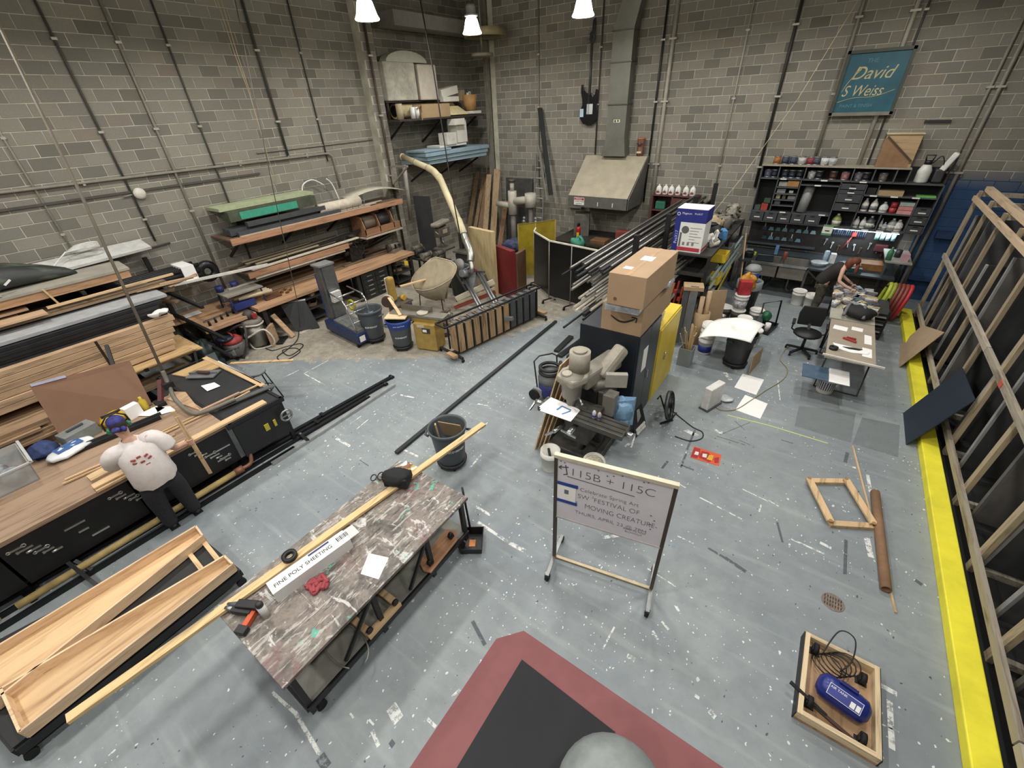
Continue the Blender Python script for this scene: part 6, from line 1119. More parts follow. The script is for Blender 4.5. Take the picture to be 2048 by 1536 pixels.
for i in range(6):
    L=('first','second','third','fourth','fifth','sixth')[i]; loc=(-4.36+i*.19+(.05 if i > 3 else 0),14.15+.04*(i % 2),2.21); o=place(jp,loc) if i == 0 else dup(jp,loc)
    o['label']=L+' white plastic jug from the left on the red bookcase'; o['group']='jugs on the red bookcase'

# ================================================================ PANEL SAW AND BLOCK CART
ps=thing('panel_saw','grey vertical panel saw leaning on its frame','panel saw',(-6.9,7.8,0)); AL=metal('8b8e90',.4)
T1,B1=V((-7.72,8.50,0.86)),V((-5.94,7.30,0.31)); T2,B2=V((-7.22,8.60,0.95)),V((-5.66,7.50,0.46))
for a,b in ((T1,B1),(T2,B2)):
    for s in (-.06,.06): part(ps,'guide_rail',MB().cyl(a+V((s,0,0)),b+V((s,0,0)),.034,n=12),AL)
part(ps,'carriage',MB().box(T1.lerp(T2,.5)+V((0,-.02,-.12)),(.42,.1,.4),rot=RX(-.5)),mat('a3a6a8',.4,.4)); part(ps,'saw_motor',MB().cyl(T1.lerp(T2,.4)+V((0,-.05,0)),T1.lerp(T2,.4)+V((0,-.3,.1)),.1),mat('8b8e90',.4,.3)); part(ps,'blade_guard',MB().lathe([(.001,0),(.17,0),(.17,.05),(.001,.05)],T1+V((-.05,.0,.25)),20,RX(PI/2-.3)),mat('8d8a86',.5,.2)); part(ps,'red_handle',MB().tube([T2+V((.0,-.1,.0)),T2+V((.08,-.18,.12)),T2+V((-.02,-.15,.22))],.022),mat('6b2a2e',.5))
part(ps,'top_bar',MB().bar(T1+V((-.3,.02,0)),T2+V((.2,.02,.05)),.04,.06),mat('5c5e60',.5,.3)); F1,F2=V((-7.60,8.00,0.33)),V((-6.71,8.60,0.79)); part(ps,'white_fence',MB().bar(F1,F2,.04,.14),mat('cfc9b4',.5)); part(ps,'red_strip',MB().bar(F1+V((0,-.1,-.22)),F2+V((.1,-.1,-.24)),.03,.1),mat('8a4138',.6)); part(ps,'pale_strip',MB().bar(F1+V((0,-.12,-.12)),F2+V((.1,-.12,-.13)),.03,.06),mat('b8a98e',.6)); part(ps,'foot_rail',MB().bar(B1+V((-.6,0,.02)),B2+V((.3,0,0)),.08,.08),mat('777a7b',.5,.3)); part(ps,'leg',MB().bar(T1+V((-.25,.0,0)),V((T1.x-.3,9.0,0)),.04,.04).bar(T2+V((.2,0,0)),V((T2.x+.2,9.1,0)),.04,.04),mat('6a6c6d',.5,.3)); part(ps,'dust_hose',MB().tube(spline([V((-7.38,8.50,1.27)),V((-7.27,8.40,1.08)),T1.lerp(T2,.5)+V((0,-.05,.05))]),.07,12),metal('a5a5a0',.4))
for i in range(7): solo('machine_scrap','metal machine part lying on the floor before the panel saw','scrap',MB().box(V(((-6.95,6.6),(-6.8,6.8),(-7.3,7.0),(-7.0,7.1),(-7.4,7.3),(-6.6,6.9),(-7.6,7.5))[i]+(0.08,)),(U(.1,.3),U(.1,.4),U(.06,.16)),U(0,3)).cyl(V(((-6.95,6.6),(-6.8,6.8),(-7.3,7.0),(-7.0,7.1),(-7.4,7.3),(-6.6,6.9),(-7.6,7.5))[i]+(.1,)),V(((-6.95,6.7),(-6.8,6.95),(-7.3,7.2),(-7.1,7.2),(-7.3,7.4),(-6.5,7.0),(-7.5,7.6))[i]+(.22,)),.05),(mat('5d5148',.6),mat('8a8780',.4,.4),mat('4a3630',.6))[i % 3],'machine parts on the floor')
tc2=thing('tail_support','pale steel roller support frame with yellow feet','support',(-6.5,6.4,0)); part(tc2,'bar',MB().bar((-6.95,6.15,.3),(-6.2,7.0,.3),.08,.05),mat('b5b0a2',.5)); part(tc2,'leg',MB().bar((-6.9,6.2,.3),(-7.0,6.05,0),.04,.04).bar((-6.25,6.95,.3),(-6.15,7.1,0),.04,.04).bar((-6.9,6.2,.3),(-6.65,6.1,0),.04,.04),mat('6d6a64',.5)); part(tc2,'foot',MB().box((-6.65,6.1,.03),(.07,.07,.06)).box((-7.0,6.05,.03),(.07,.07,.06)),mat('c9a92c',.5))
bc_=thing('block_cart','wheeled steel cart with a row of upright wooden blocks','cart',(-5.7,7.3,0)); A_,B_=V((-5.98,6.05,0)),V((-5.52,8.6,0)); dv=(B_-A_).normalized(); sv_=V((dv.y,-dv.x,0)); bang=math.atan2(dv.y,dv.x)
for i in range(11):
    c=A_+dv*(.12+i*.235); wd_=i < 7
    blk=part(bc_,'block',MB().box(c+V((0,0,.43)) ,(.17,.3,.66),bang),(wood('a5824f','z','5f4626') if wd_ else mat('474b4d',.6)))
    part(bc_,'divider',MB().box(c+dv*.1175+V((0,0,.42)),(.03,.32,.68),bang),BLACK); part(bc_,'clip',MB().box(c+V((0,0,.775)),(.12,.26,.02),bang),metal('8d8f8f',.4))
for s in (.17,-.17): part(bc_,'top_rail',MB().bar(A_+sv_*s+V((0,0,.84))-dv*.3,B_+sv_*s+V((0,0,.84))+dv*.15,.035,.035),BLACK)
part(bc_,'frame',MB().bar(A_-dv*.1+V((0,0,.08)),B_+dv*.2+V((0,0,.08)),.1,.04),BLACK); part(bc_,'rail_end',MB().bar(A_-dv*.3+sv_*.17+V((0,0,.84)),A_-dv*.3-sv_*.17+V((0,0,.84)),.03,.03).bar(B_+dv*.15+sv_*.17+V((0,0,.84)),B_+dv*.15-sv_*.17+V((0,0,.84)),.03,.03),BLACK)
for e,k in ((A_,-1),(B_,1)):
    part(bc_,'foot_bar',MB().bar(e+dv*.1*k-sv_*.4+V((0,0,.1)),e+dv*.1*k+sv_*.4+V((0,0,.1)),.06,.04),BLACK); part(bc_,'foot_block',MB().box(e+dv*.2*k+sv_*.15+V((0,0,.14)),(.12,.28,.06),bang),wood('b88f58','x'))
    for s in (-.4,.4): part(bc_,'caster',MB().cyl(e+dv*.1*k+sv_*s+V((-.015,0,.04)),e+dv*.1*k+sv_*s+V((.015,0,.04)),.04),RUBBER)
    part(bc_,'upright',MB().bar(e+sv_*.17+V((0,0,.1)),e+sv_*.17+V((0,0,.84)),.03,.03).bar(e-sv_*.17+V((0,0,.1)),e-sv_*.17+V((0,0,.84)),.03,.03),BLACK)

# ================================================================ WHITEBOARD
PL,PR_=V((-1.5,2.75,0)),V((-.38,2.98,0)); wd=(PR_-PL).normalized(); wn=V((wd.y,-wd.x,0)); wang=math.atan2(wd.y,wd.x); WL=(PR_-PL).length
wbd=thing('rolling_whiteboard','rolling whiteboard with handwritten festival notice','whiteboard',(PL+PR_)/2); AU=metal('a89a80',.4); DKF=mat('4a4038',.5,.3)
cx=(PL+PR_)/2
brd=part(wbd,'board',MB().box(cx+V((0,0,1.31)),(WL,.02,.9),wang),mat('d3d0d6',.35,0,.03)); part(wbd,'top_rail',MB().bar(PL+V((0,0,1.775))-wd*.02,PR_+V((0,0,1.775))+wd*.02,.05,.04),mat('cfc6ae',.4,.2)); part(wbd,'bottom_rail',MB().bar(PL+V((0,0,.1)),PR_+V((0,0,.1)),.035,.035),AU)
for P in (PL,PR_):
    part(wbd,'post',MB().bar(P+V((0,0,.08)),P+V((0,0,1.77)),.035,.035,(0,1,0)),DKF); part(wbd,'foot',MB().bar(P-wn*.32+V((0,0,.1)),P+wn*.28+V((0,0,.1)),.04,.03),STEEL)
    for s in (-.3,.26): cs=part(wbd,'caster',MB().cyl(P+wn*s+V((-.02,0,.04)),P+wn*s+V((.02,0,.04)),.04),RUBBER); part(cs,'caster_fork',MB().box(P+wn*s+V((0,0,.075)),(.05,.05,.04)),BLACK)
part(brd,'lower_trim',MB().bar(PL+V((0,0,.86)),PR_+V((0,0,.86)),.03,.02),mat('b8b4b4',.4))
TM=RZ(wang) @ RX(PI/2); INKW=mat('4b4b52',.7,0,0)
def wtxt(s,u,z,size,sh=0.0,xs=1.0,up=0.0,ind=None): part(brd,'handwriting',text_mb(s,size,TM @ RZ(up),PL+wd*u+wn*.012+V((0,0,z)),.0004,shear=sh,xs=xs,thin=.022),ind or INKW)
wtxt('115B + 115C',.14,1.56,.145,0,1.08); wtxt('Celebrate Spring Art',.26,1.37,.07); wtxt('SW  FESTIVAL OF',.24,1.26,.09,0,.92); wtxt('2',.39,1.31,.04); wtxt('MOVING CREATURE-',.32,1.13,.098,0,.8); wtxt('THURS, APRIL 23 @ 7PM',.22,1.01,.07); wtxt('BONFIRE AND',.74,.99,.035); wtxt('BLOWOUT',.76,.95,.035); wtxt('WE',.16,1.4,.05); wtxt('THE',.17,1.17,.04); wtxt('OF',.17,1.3,.04)
part(brd,'handwriting',MB().bar(PL+wd*.03+wn*.012+V((0,0,1.63)),PL+wd*.13+wn*.012+V((0,0,1.66)),.003,.01).bar(PL+wd*.03+wn*.012+V((0,0,1.63)),PL+wd*.06+wn*.012+V((0,0,1.66)),.003,.01).bar(PL+wd*.03+wn*.012+V((0,0,1.63)),PL+wd*.06+wn*.012+V((0,0,1.61)),.003,.01).bar(PL+wd*.1+wn*.012+V((0,0,1.68)),PL+wd*.12+wn*.012+V((0,0,1.55)),.003,.01)  .bar(PL+wd*.12+wn*.012+V((0,0,1.56)),PL+wd*.08+wn*.012+V((0,0,1.54)),.003,.01).bar(PL+wd*.12+wn*.012+V((0,0,1.53)),PL+wd*.8+wn*.012+V((0,0,1.5)),.003,.006),INKW)
nt=part(brd,'taped_note',MB().box(PL+wd*.12+wn*.013+V((0,0,1.28)),(.2,.002,.28),wang),PAPER); part(nt,'crest',MB().box(PL+wd*.12+wn*.015+V((0,0,1.3)),(.045,.002,.06),wang),mat('6d7078',.6))
part(nt,'blue_tape',MB().box(PL+wd*.13+wn*.016+V((0,0,1.41)),(.22,.002,.045),wang),mat('22418c',.6)); part(nt,'blue_tape',MB().box(PL+wd*.12+wn*.016+V((0,0,1.15)),(.24,.002,.045),wang),mat('22418c',.6))
mg=MB()
for u,z in ((.05,1.72),(.09,1.71),(.43,1.72),(.52,1.68),(.58,1.7),(.66,1.73),(.86,1.72),(.9,1.73),(.98,1.3),(1.0,1.1),(1.02,1.24),(.99,1.17)): mg.box(PL+wd*u+wn*.013+V((0,0,z)),(.015,.004,.008),wang)
part(brd,'smudges',mg,mat('55545a',.7))

# ================================================================ BLACK CABINET, CARTONS, YELLOW CABINET
cbn=thing('steel_cabinet','tall dark steel cabinet with a paper notice on its door','cabinet',(-2.13,6.0,0)); CB=mat('1c222a',.4,.1,.12,3)
part(cbn,'body',MB().bb(-2.62,-1.67,5.47,6.48,0,1.83),CB,.008)
for y0,y1 in ((5.5,5.97),(5.98,6.45)): dd=part(cbn,'door',MB().bb(-1.67,-1.65,y0,y1,.08,1.8),mat('41474b',.4,.2,.08,3),.004)
part(dd,'handle',MB().bb(-1.65,-1.62,6.0,6.03,.85,1.0),CHROME); part(cbn,'notice',MB().bb(-1.65,-1.646,5.72,5.92,1.1,1.5),PAPER)
def carton(name,label,x0,x1,y0,y1,z0,z1):
    t=thing(name,label,'carton',((x0+x1)/2,(y0+y1)/2,z0)); part(t,'box',MB().bb(x0,x1,y0,y1,z0,z1),mat('a68b6d',.8,0,.05,3),.006)
    part(t,'tape',MB().bb((x0+x1)/2-.025,(x0+x1)/2+.025,y0-.001,y1+.001,z1,z1+.002),mat('b99670',.4)); return t
k1=carton('cardboard_carton','brown carton with a curved arrow mark on the dark cabinet',-2.28,-1.66,5.47,6.85,1.83,2.26)
sp_=[V((-2.13+.36*i/12,5.466,2.1-.09*math.sin(PI*(i/12*.9+.08)) )) for i in range(13)]
ml=MB()
for i in range(12):
    h=.012+.02*math.sin(PI*(i+.5)/12); ml.bar(sp_[i],sp_[i+1],.002,h)
ml.bar(sp_[-1]+V((.03,0,.015)),sp_[-1]+V((-.05,0,.02)),.002,.018).bar(sp_[-1]+V((.03,0,.02)),sp_[-1]+V((.02,0,-.055)),.002,.018)
part(k1,'arrow_mark',ml,mat('221d1a',.7,0,0))
k2=carton('cardboard_carton','long plain brown carton stacked on top of the arrow carton',-2.12,-1.6,5.22,6.55,2.36,2.8); part(k2,'shipping_label',MB().bb(-1.95,-1.78,5.9,6.1,2.8,2.803).bb(-2.02,-1.9,5.45,5.55,2.8,2.803),PAPER); part(k2,'stamp',MB().cyl((-2.0,5.216,2.45),(-2.0,5.219,2.45),.025),mat('6b4a32',.7))
bw_=MB()
for i in range(5): bw_.box((-1.95+i*.07,5.9,2.3+.008*i),(.3,1.25,.03),.05*(i-2),)
solo('plastic_wrap','clear plastic sheeting squeezed between the two stacked cartons','wrap',MB().box((-1.92,5.9,2.31),(.5,1.3,.09),.02).ball((-1.68,6.4,2.36),(.12,.3,.07),14,8).jit(.03,9),mat('9b9fa2',.2,0,.3,12))
yc=thing('flammables_cabinet','bright yellow steel cabinet behind the dark cabinet','cabinet',(-2.0,7.1,0)); YL=mat('d8bd3c',.45,.05,.12,2)
part(yc,'body',MB().bb(-2.35,-1.66,6.52,7.72,0,1.5),YL,.008); part(yc,'door',MB().bb(-1.66,-1.64,6.54,7.7,.06,1.47),YL,.004); part(yc,'latch',MB().bb(-1.64,-1.61,6.95,7.0,.72,.8).cyl((-1.64,6.97,.85),(-1.6,6.97,.85),.02),CHROME)
cb2=thing('clear_tub','clear tub with spray bottles on the yellow cabinet','tub',(-1.95,6.75,1.5)); part(cb2,'tub',open_box(MB(),(-1.95,6.75,1.5),(.4,.34,.16),.01,0,.1),CLR)
for i,(x,y,col) in enumerate(((-2.02,6.7,'dfe0de'),(-1.88,6.8,'c9ccd0'),(-1.95,6.85,'35528a'))):
    part(cb2,'bottle',MB().lathe([(.001,0),(.04,0),(.04,.15),(.015,.2),(.015,.24),(.001,.24)],(x,y,1.515),12),mat(col,.4)); part(cb2,'trigger',MB().box((x,y-.02,1.78),(.03,.08,.05)),BLACK)
# ================================================================ MILLING MACHINE
mm=thing('milling_machine','grey knee milling machine with papers on its table','milling machine',(-2.2,4.85,0)); MG=mat('8c887d',.5,.1,.12,4); MD=mat('4a4843',.5,.2,.2,6)
part(mm,'base',MB().bb(-2.6,-1.75,4.45,5.4,0,.14),MD,.02); part(mm,'column',MB().box((-2.1,5.12,.62),(.46,.5,.98)),MD,.03); part(mm,'knee',MB().box((-2.1,4.66,.62),(.4,.5,.42)),MD,.03); part(mm,'knee_screw',MB().cyl((-2.1,4.62,.1),(-2.1,4.62,.5),.05),STEEL)
part(mm,'saddle',MB().box((-2.08,4.6,.86),(.46,.5,.1)),MD,.02); tb_=part(mm,'table',MB().box((-2.0,4.4,.94),(1.32,.3,.08)),mat('5b5a54',.4,.5),.005)
for dy_ in (-.09,0,.09): part(tb_,'t_slot',MB().box((-2.0,4.4+dy_,.98),(1.3,.02,.004)),BLACK)
for sx in (-1,1): part(mm,'hand_crank',MB().cyl((-2.0+sx*.66,4.4,.93),(-2.0+sx*.78,4.4,.93),.04).bar((-2.0+sx*.78,4.4,.93),(-2.0+sx*.8,4.25,.85),.02,.03),CHROME)
part(mm,'knee_crank',MB().cyl((-2.3,4.42,.66),(-2.35,4.2,.66),.03).bar((-2.35,4.2,.66),(-2.48,4.18,.55),.025,.03),CHROME); part(mm,'saddle_crank',MB().cyl((-2.08,4.4,.78),(-2.08,4.15,.78),.04).bar((-2.2,4.14,.8),(-1.96,4.14,.76),.02,.025),CHROME)
part(mm,'ram',MB().bar((-2.0,5.5,1.38),(-2.2,4.7,1.32),.26,.26),MG,.04); part(mm,'turret',MB().cyl((-2.1,5.12,1.1),(-2.1,5.12,1.26),.24,n=24),MG); part(mm,'head',MB().lathe([(.001,.94),(.06,.94),(.08,1.1),(.14,1.14),(.15,1.34),(.17,1.36),(.17,1.5),(.001,1.52)],(-2.26,4.55,0),24),MG); part(mm,'belt_guard',MB().prism([(-2.45,4.42),(-2.15,4.36),(-2.05,4.6),(-2.1,4.85),(-2.35,4.88),(-2.48,4.65)],1.38,1.5),mat('a19b8a',.5),.03); part(mm,'motor',MB().cyl((-2.24,4.72,1.5),(-2.24,4.72,1.8),.15,n=24).cyl((-2.24,4.72,1.8),(-2.24,4.72,1.83),.1,n=20),mat('9a9486',.5)); part(mm,'pulley_knob',MB().cyl((-2.32,4.5,1.5),(-2.32,4.5,1.54),.07,n=18),mat('b3ad9d',.4)); part(mm,'rear_motor',MB().bar((-2.02,5.0,1.3),(-1.85,5.35,1.68),.2,.2),mat('a39d8e',.5),.06); part(mm,'quill_lever',MB().cyl((-2.12,4.5,1.2),(-2.02,4.42,1.15),.012).ball((-2.02,4.42,1.15),.02,8,6),CHROME); part(mm,'spindle',MB().cyl((-2.26,4.55,.98),(-2.26,4.55,.9),.03),STEEL)
do_=part(mm,'readout',MB().box((-1.72,4.85,1.42),(.3,.08,.22),.5),mat('9d9a90',.5),.01); part(do_,'display',MB().box((-1.73,4.805,1.42),(.15,.005,.12),.5),mat('b9b6ac',.4)); part(mm,'readout_arm',MB().bar((-2.0,4.75,1.2),(-1.75,4.85,1.3),.03,.03),MD); part(mm,'switch_box',MB().bb(-1.9,-1.72,4.85,5.05,.75,1.1),mat('7d7a70',.5),.01); part(mm,'bellows',MB().box((-2.18,4.85,1.0),(.4,.05,.24)),BLACK); part(mm,'cable',MB().tube(spline([(-1.8,4.8,.75),(-1.75,4.7,.4),(-1.9,4.5,.1),(-1.7,4.5,.02)]),.012,6),BLACK)
for i in range(3): solo('print_sheet',('top printed sheet with blue lettering on the mill table','second paper sheet under the blue lettering','lowest paper sheet on the mill table')[i],'paper',MB().box((-2.36+.02*i,4.36-.02*i,.992-i*.003),(.5,.3,.002),-.1+i*.06),PAPER)
solo('blue_lettering_print','blue tape strips forming letters on the mill papers','tape',MB().bar((-2.36,4.3,.995),(-2.34,4.42,.995),.03,.002).bar((-2.34,4.42,.995),(-2.18,4.4,.995),.025,.002).bar((-2.25,4.25,.995),(-2.18,4.38,.995),.025,.002),mat('5a7fb0',.6))
for i,(x,c1) in enumerate(((-1.83,'c9cbd2'),(-1.75,'b8a8a0'))): vb=thing('adhesive_bottle','small white and blue bottle on the mill table' if i == 0 else 'small tan and blue packet on the mill table','bottle',(x,4.42,.985)); part(vb,'body',MB().lathe([(.001,0),(.028,0),(.028,.1),(.012,.13),(.001,.13)],(x,4.42,.985),12),mat(c1,.4)); part(vb,'band',MB().cyl((x,4.42,1.02),(x,4.42,1.05),.0295),mat('3d4f9a',.5))
rgb=thing('blue_bag','light blue plastic bag hanging behind the mill table','bag',(-1.65,5.0,.6)); part(rgb,'bag',MB().box((-1.64,5.12,.74),(.28,.14,.4),.5).ball((-1.68,5.1,.75),(.17,.13,.23),16,10).jit(.06,8),mat('7fa3c4',.4,0,.15,10),.03); part(rgb,'tail',MB().box((-1.6,5.05,.52),(.14,.05,.2),.4),mat('8fb3d0',.4),.02)
for i in range(4): solo('leaning_sheet',('front plywood sheet leaning against the milling machine','second plywood sheet leaning by the milling machine','third pine sheet leaning by the milling machine','rear grey board leaning by the milling machine')[i],'plywood',MB().slab([(-2.78+i*.04,4.32+i*.06,0),(-2.78+i*.04,5.45,0),(-2.66+i*.035,5.55,1.36-i*.1),(-2.66+i*.035,4.9+i*.08,1.34-i*.1)],.02),(wood('c9a877','z'),wood('b59366','z'),PINEZ,wood('8d7a5c','z'))[i])
yt=thing('yellow_tool_case','yellow pallet jack head behind the leaning sheets','tool',(-2.6,5.9,0)); part(yt,'body',MB().box((-2.85,6.0,.6),(.2,.3,.5)).box((-2.85,6.1,.15),(.4,.3,.3)),mat('cfae3a',.5),.02); part(yt,'arm',MB().bar((-2.9,6.0,.8),(-3.0,6.1,1.0),.05,.05),mat('6b5a2a',.5))
sl=thing('folded_ladder','silver ladder leaning between the pipe rack and the dark cabinet','ladder',(-2.9,6.8,0))
for s in (0,.3): part(sl,'rail',MB().bar((-2.95+s*.2,6.2+s,.75),(-2.95+s*.2,7.4+s,1.5),.03,.06),mat('a4a6a6',.4,.4))
for k in range(5): part(sl,'rung',MB().cyl((-2.95,6.3+k*.25,.8+k*.15),(-2.88,6.6+k*.25,.8+k*.15),.015,n=8),CHROME)
# shop vac by the mill
v2=thing('wet_vacuum','blue and grey wheeled vacuum with coiled hose and push handle','vacuum',(-3.42,5.84,0.00)); c=V((-3.3,5.75,0)); part(v2,'tank',MB().lathe([(.001,.08),(.2,.08),(.23,.14),(.23,.4),(.001,.42)],c,24),mat('27306a',.45)); part(v2,'upper',MB().lathe([(.235,.38),(.24,.46),(.2,.56),(.001,.6)],c,24),mat('6d6f70',.5)); part(v2,'frame',MB().tube([c+V((-.2,-.15,.2)),c+V((-.3,-.1,.75)),c+V((-.26,.02,.82)),c+V((-.1,.22,.82)),c+V((-.05,.3,.75)),c+V((-.02,.3,.3))],.014),BLACK)
part(v2,'hose',MB().tube(spline([c+V((.2*math.cos(a) ,.2*math.sin(a),.52+.015*a)) for a in [k*.8 for k in range(18)]],3),.032,8),mat('232426',.6))
for s in (-1,1): part(v2,'wheel',MB().cyl(c+V((-.22,s*.2,.11)),c+V((-.22,s*.26,.11)),.11,n=20),RUBBER); part(v2,'wheel_guard',MB().box(c+V((-.16,s*.19,.18)),(.22,.06,.16)),mat('8a8c8d',.5),.02)
# buckets near the mill
def bucket_proto(name='bucket'):
    t=thing(name,'x','bucket'); part(t,'pail',MB().lathe([(.001,0),(.125,0),(.13,.02),(.148,.28),(.157,.28),(.157,.3),(.148,.31),(.15,.37),(.142,.37),(.125,.03),(.001,.025)],n=24),mat('dcdad2',.5,0,.05)); part(t,'bail',MB().tube([(.155,0,.3)]+[V((.16*math.cos(a),-.02-.16*math.sin(a)*.5,.3-.1*math.sin(a))) for a in [PI*k/8 for k in range(1,8)]]+[(-.155,0,.3)],.004,5),STEEL); return t
def lidded(o,m=None): part(o,'lid',MB().lathe([(.16,.35),(.165,.38),(.15,.395),(.14,.385),(.001,.385)],V(o.location),24),m or mat('e3e1da',.5))
def bucket(loc,label,rz=0.0,lid=True,m=None,sc=1.0):
    t=bucket_proto(); t['label']=label; place(t,loc,rz); PMAT[t.name]=Matrix.Translation(V(loc)) @ Matrix.Rotation(rz,4,'Z')
    if m: t.children[0].data.materials[0]=m
    if lid: lidded(t)
    return t
bucket((-2.35,4.11,0.00),'clear plastic bucket with a tool inside left of the whiteboard',.3,False,mat('c3c6c4',.35,0,.05,alpha=.6)); solo('bucket_tool','black tool handle standing in the clear bucket','tool',MB().bar(V((-2.35,4.11,0.00))+V((.03,0,.03)),V((-2.35,4.11,0.00))+V((-.05,.03,.35)),.03,.03),BLACK)
tl=thing('tilted_bucket','white bucket of pale scraps standing behind the whiteboard','bucket',(-1.75,4.4,0)); TMx=RX(.25) @ RY(.12); cb0=V((-1.72,4.28,.04)); part(tl,'pail',MB().lathe([(.001,0),(.13,0),(.155,.34),(.165,.34),(.165,.38),(.15,.38),(.13,.04),(.001,.03)],cb0,24,TMx),mat('dedcd2',.5)); part(tl,'contents',MB().lathe([(.001,.35),(.1,.36),(.146,.33),(.14,.3)],cb0,20,TMx),mat('cfc7ae',.8,0,.3,30))
# fan, poster
fn=thing('floor_fan','round steel floor fan beside the yellow cabinet','fan',(-1.2,6.2,0)); fc=V((-1.22,6.22,.3)); FM=RZ(1.67) @ RX(1.37)
for r in (.06,.12,.18,.24): part(fn,'guard_ring',MB().ring(fc+FM @ V((0,0,.06-r*.1)),r,.005,FM,24,5),DKSTEEL)
part(fn,'rim',MB().lathe([(.245,-.03),(.255,-.03),(.255,.03),(.245,.03),(.245,-.03)],fc,28,FM),mat('55585a',.4,.5))
for k in range(4): part(fn,'blade',MB().slab([fc+FM @ V((math.cos(k*PI/2+a)*r,math.sin(k*PI/2+a)*r,z)) for r,a,z in ((.05,0,0),(.22,-.25,.02),(.22,.35,-.02),(.05,.5,0))],.004),mat('5d6062',.4,.5))
part(fn,'hub',MB().cyl(fc+FM @ V((0,0,-.08)),fc+FM @ V((0,0,.05)),.05),DKSTEEL); part(fn,'stand',MB().tube([fc+V((-.1,.2,-.28)),fc+V((-.22,.18,.02)),fc+V((-.24,.1,-.02))],.014).tube([fc+V((-.05,-.2,-.28)),fc+V((.12,-.24,-.1)),fc+V((.16,-.14,0))],.014).tube([fc+V((-.1,.2,-.28)),fc+V((.1,0,-.285)),fc+V((-.05,-.2,-.28))],.014),DKSTEEL)
def cord(name,label,pts,r,m,cat='cord',dz=None):
    return solo(name,label,cat,MB().tube(spline([V((p[0],p[1],(p[2] if len(p) > 2 else 0)+(dz if dz is not None else r))) for p in pts]),r,6),m)
cord('fan_cable','black fan cord curling across the floor',[(-1.24,6.52,0.00),(-1.04,6.38,0.00),(-0.78,6.22,0.00),(-0.61,6.17,0.00),(-0.58,6.00,0.00),(-0.72,5.84,0.00),(-0.96,5.83,0.00)],.009,BLACK); 
po=thing('leaning_poster','small black and white poster leaning on the dark cabinet','poster',(-1.55,5.6,0)); part(po,'panel',MB().slab([(-1.5,5.45,0),(-1.46,5.85,0),(-1.6,5.85,.42),(-1.63,5.45,.42)],.012),BLACK); part(po,'figure',MB().slab([(-1.555,5.6,.2),(-1.545,5.75,.2),(-1.595,5.72,.4),(-1.61,5.65,.41)],.016),mat('9a9a96',.6)); part(po,'lettering',MB().slab([(-1.49,5.5,.03),(-1.455,5.8,.03),(-1.47,5.8,.07),(-1.505,5.5,.07)],.014).slab([(-1.51,5.5,.09),(-1.475,5.8,.09),(-1.49,5.8,.13),(-1.525,5.5,.13)],.014),mat('d8d8d4',.6))
# floor papers, purifier, cloth print
for i,q in enumerate((((-.44,7.84),(-.05,7.78),(-.01,8.41),(-.4,8.43)),((-.28,7.1),(.13,7.05),(.17,7.59),(-.22,7.68)))): solo('floor_sheet','white square sheet on the floor nearer the paint bench' if i == 0 else 'white square sheet on the floor crossed by a tan cord','sheet',MB().prism(q,.001,.006),PAPER)
ap2=thing('space_heater','white slim heater standing on the floor','heater',(-.7,6.95,0)); part(ap2,'body',MB().box((-.68,7.0,.24),(.14,.42,.44),-.35),mat('dddcd8',.4),.02); part(ap2,'base',MB().box((-.68,7.0,.015),(.18,.44,.03),-.35),GREYPL); part(ap2,'grille',MB().box((-.615,7.02,.25),(.02,.32,.34),-.35),mat('c2c3c2',.5))
solo('clear_film','clear film scrap on the floor beside the heater','film',MB().ball((-.5,7.35,.03),(.15,.12,.03),14,8).jit(.03,9),mat('b5bbbd',.2)); cord('tan_cable','tan cord winding over the floor sheet to the bench',[(-0.58,7.00,0.00),(-0.50,6.96,0.00),(-0.39,7.00,0.00),(-0.25,7.15,0.00),(-0.11,7.51,0.00),(0.07,8.01,0.00),(0.29,8.58,0.00),(0.32,9.04,0.00),(0.15,9.40,0.00),(0.18,9.92,0.00),(0.29,10.24,0.00)],.008,mat('9a8d68',.7),dz=.012)
ra=thing('painted_cloth','orange and red painted cloth print lying on the floor','cloth print',(-.4,5.6,0)); q=[(-.61,5.46),(-.2,5.5),(-.22,5.77),(-.63,5.75)]; part(ra,'cloth',MB().prism(q,.001,.004),mat('d0552f',.7,0,.05)); part(ra,'red_blot',MB().prism([(-.61,5.48),(-.52,5.49),(-.5,5.6),(-.53,5.74),(-.62,5.73)],.004,.005).prism([(-.5,5.53),(-.34,5.5),(-.3,5.6),(-.4,5.72),(-.5,5.7)],.004,.0055).prism([(-.27,5.53),(-.22,5.56),(-.24,5.7),(-.3,5.64)],.004,.005),mat('9c2a2c',.7)); part(ra,'white_blot',MB().prism([(-.58,5.56),(-.52,5.57),(-.53,5.65),(-.58,5.64)],.005,.006).prism([(-.46,5.57),(-.4,5.58),(-.41,5.67),(-.47,5.65)],.0055,.0065),mat('ead9d0',.7)); part(ra,'yellow_blot',MB().prism([(-.39,5.55),(-.31,5.56),(-.32,5.69),(-.38,5.67)],.0055,.007),mat('d9a52c',.7))
# long black poles on the floor
for i,(p,q,w_) in enumerate((((-4.64,3.03,0),(-4.84,8.67,0),.07),((-4.06,7.31,0),(-4.11,8.12,0),.12),((-3.89,7.15,0),(-3.8,8.2,0),.12),((-3.72,7.2,0),(-3.66,8.2,0),.05))): plank(('very long black pole lying across the open floor','short black bar on the floor by the vacuum','wider black bar on the floor near the leaning sheets','thin black bar beside the wider black bar')[i],V(p)+V((0,0,.03)),V(q)+V((0,0,.03)),w_,.05,mat('2b2d2f',.4,.3),None,'steel_bar','bar')

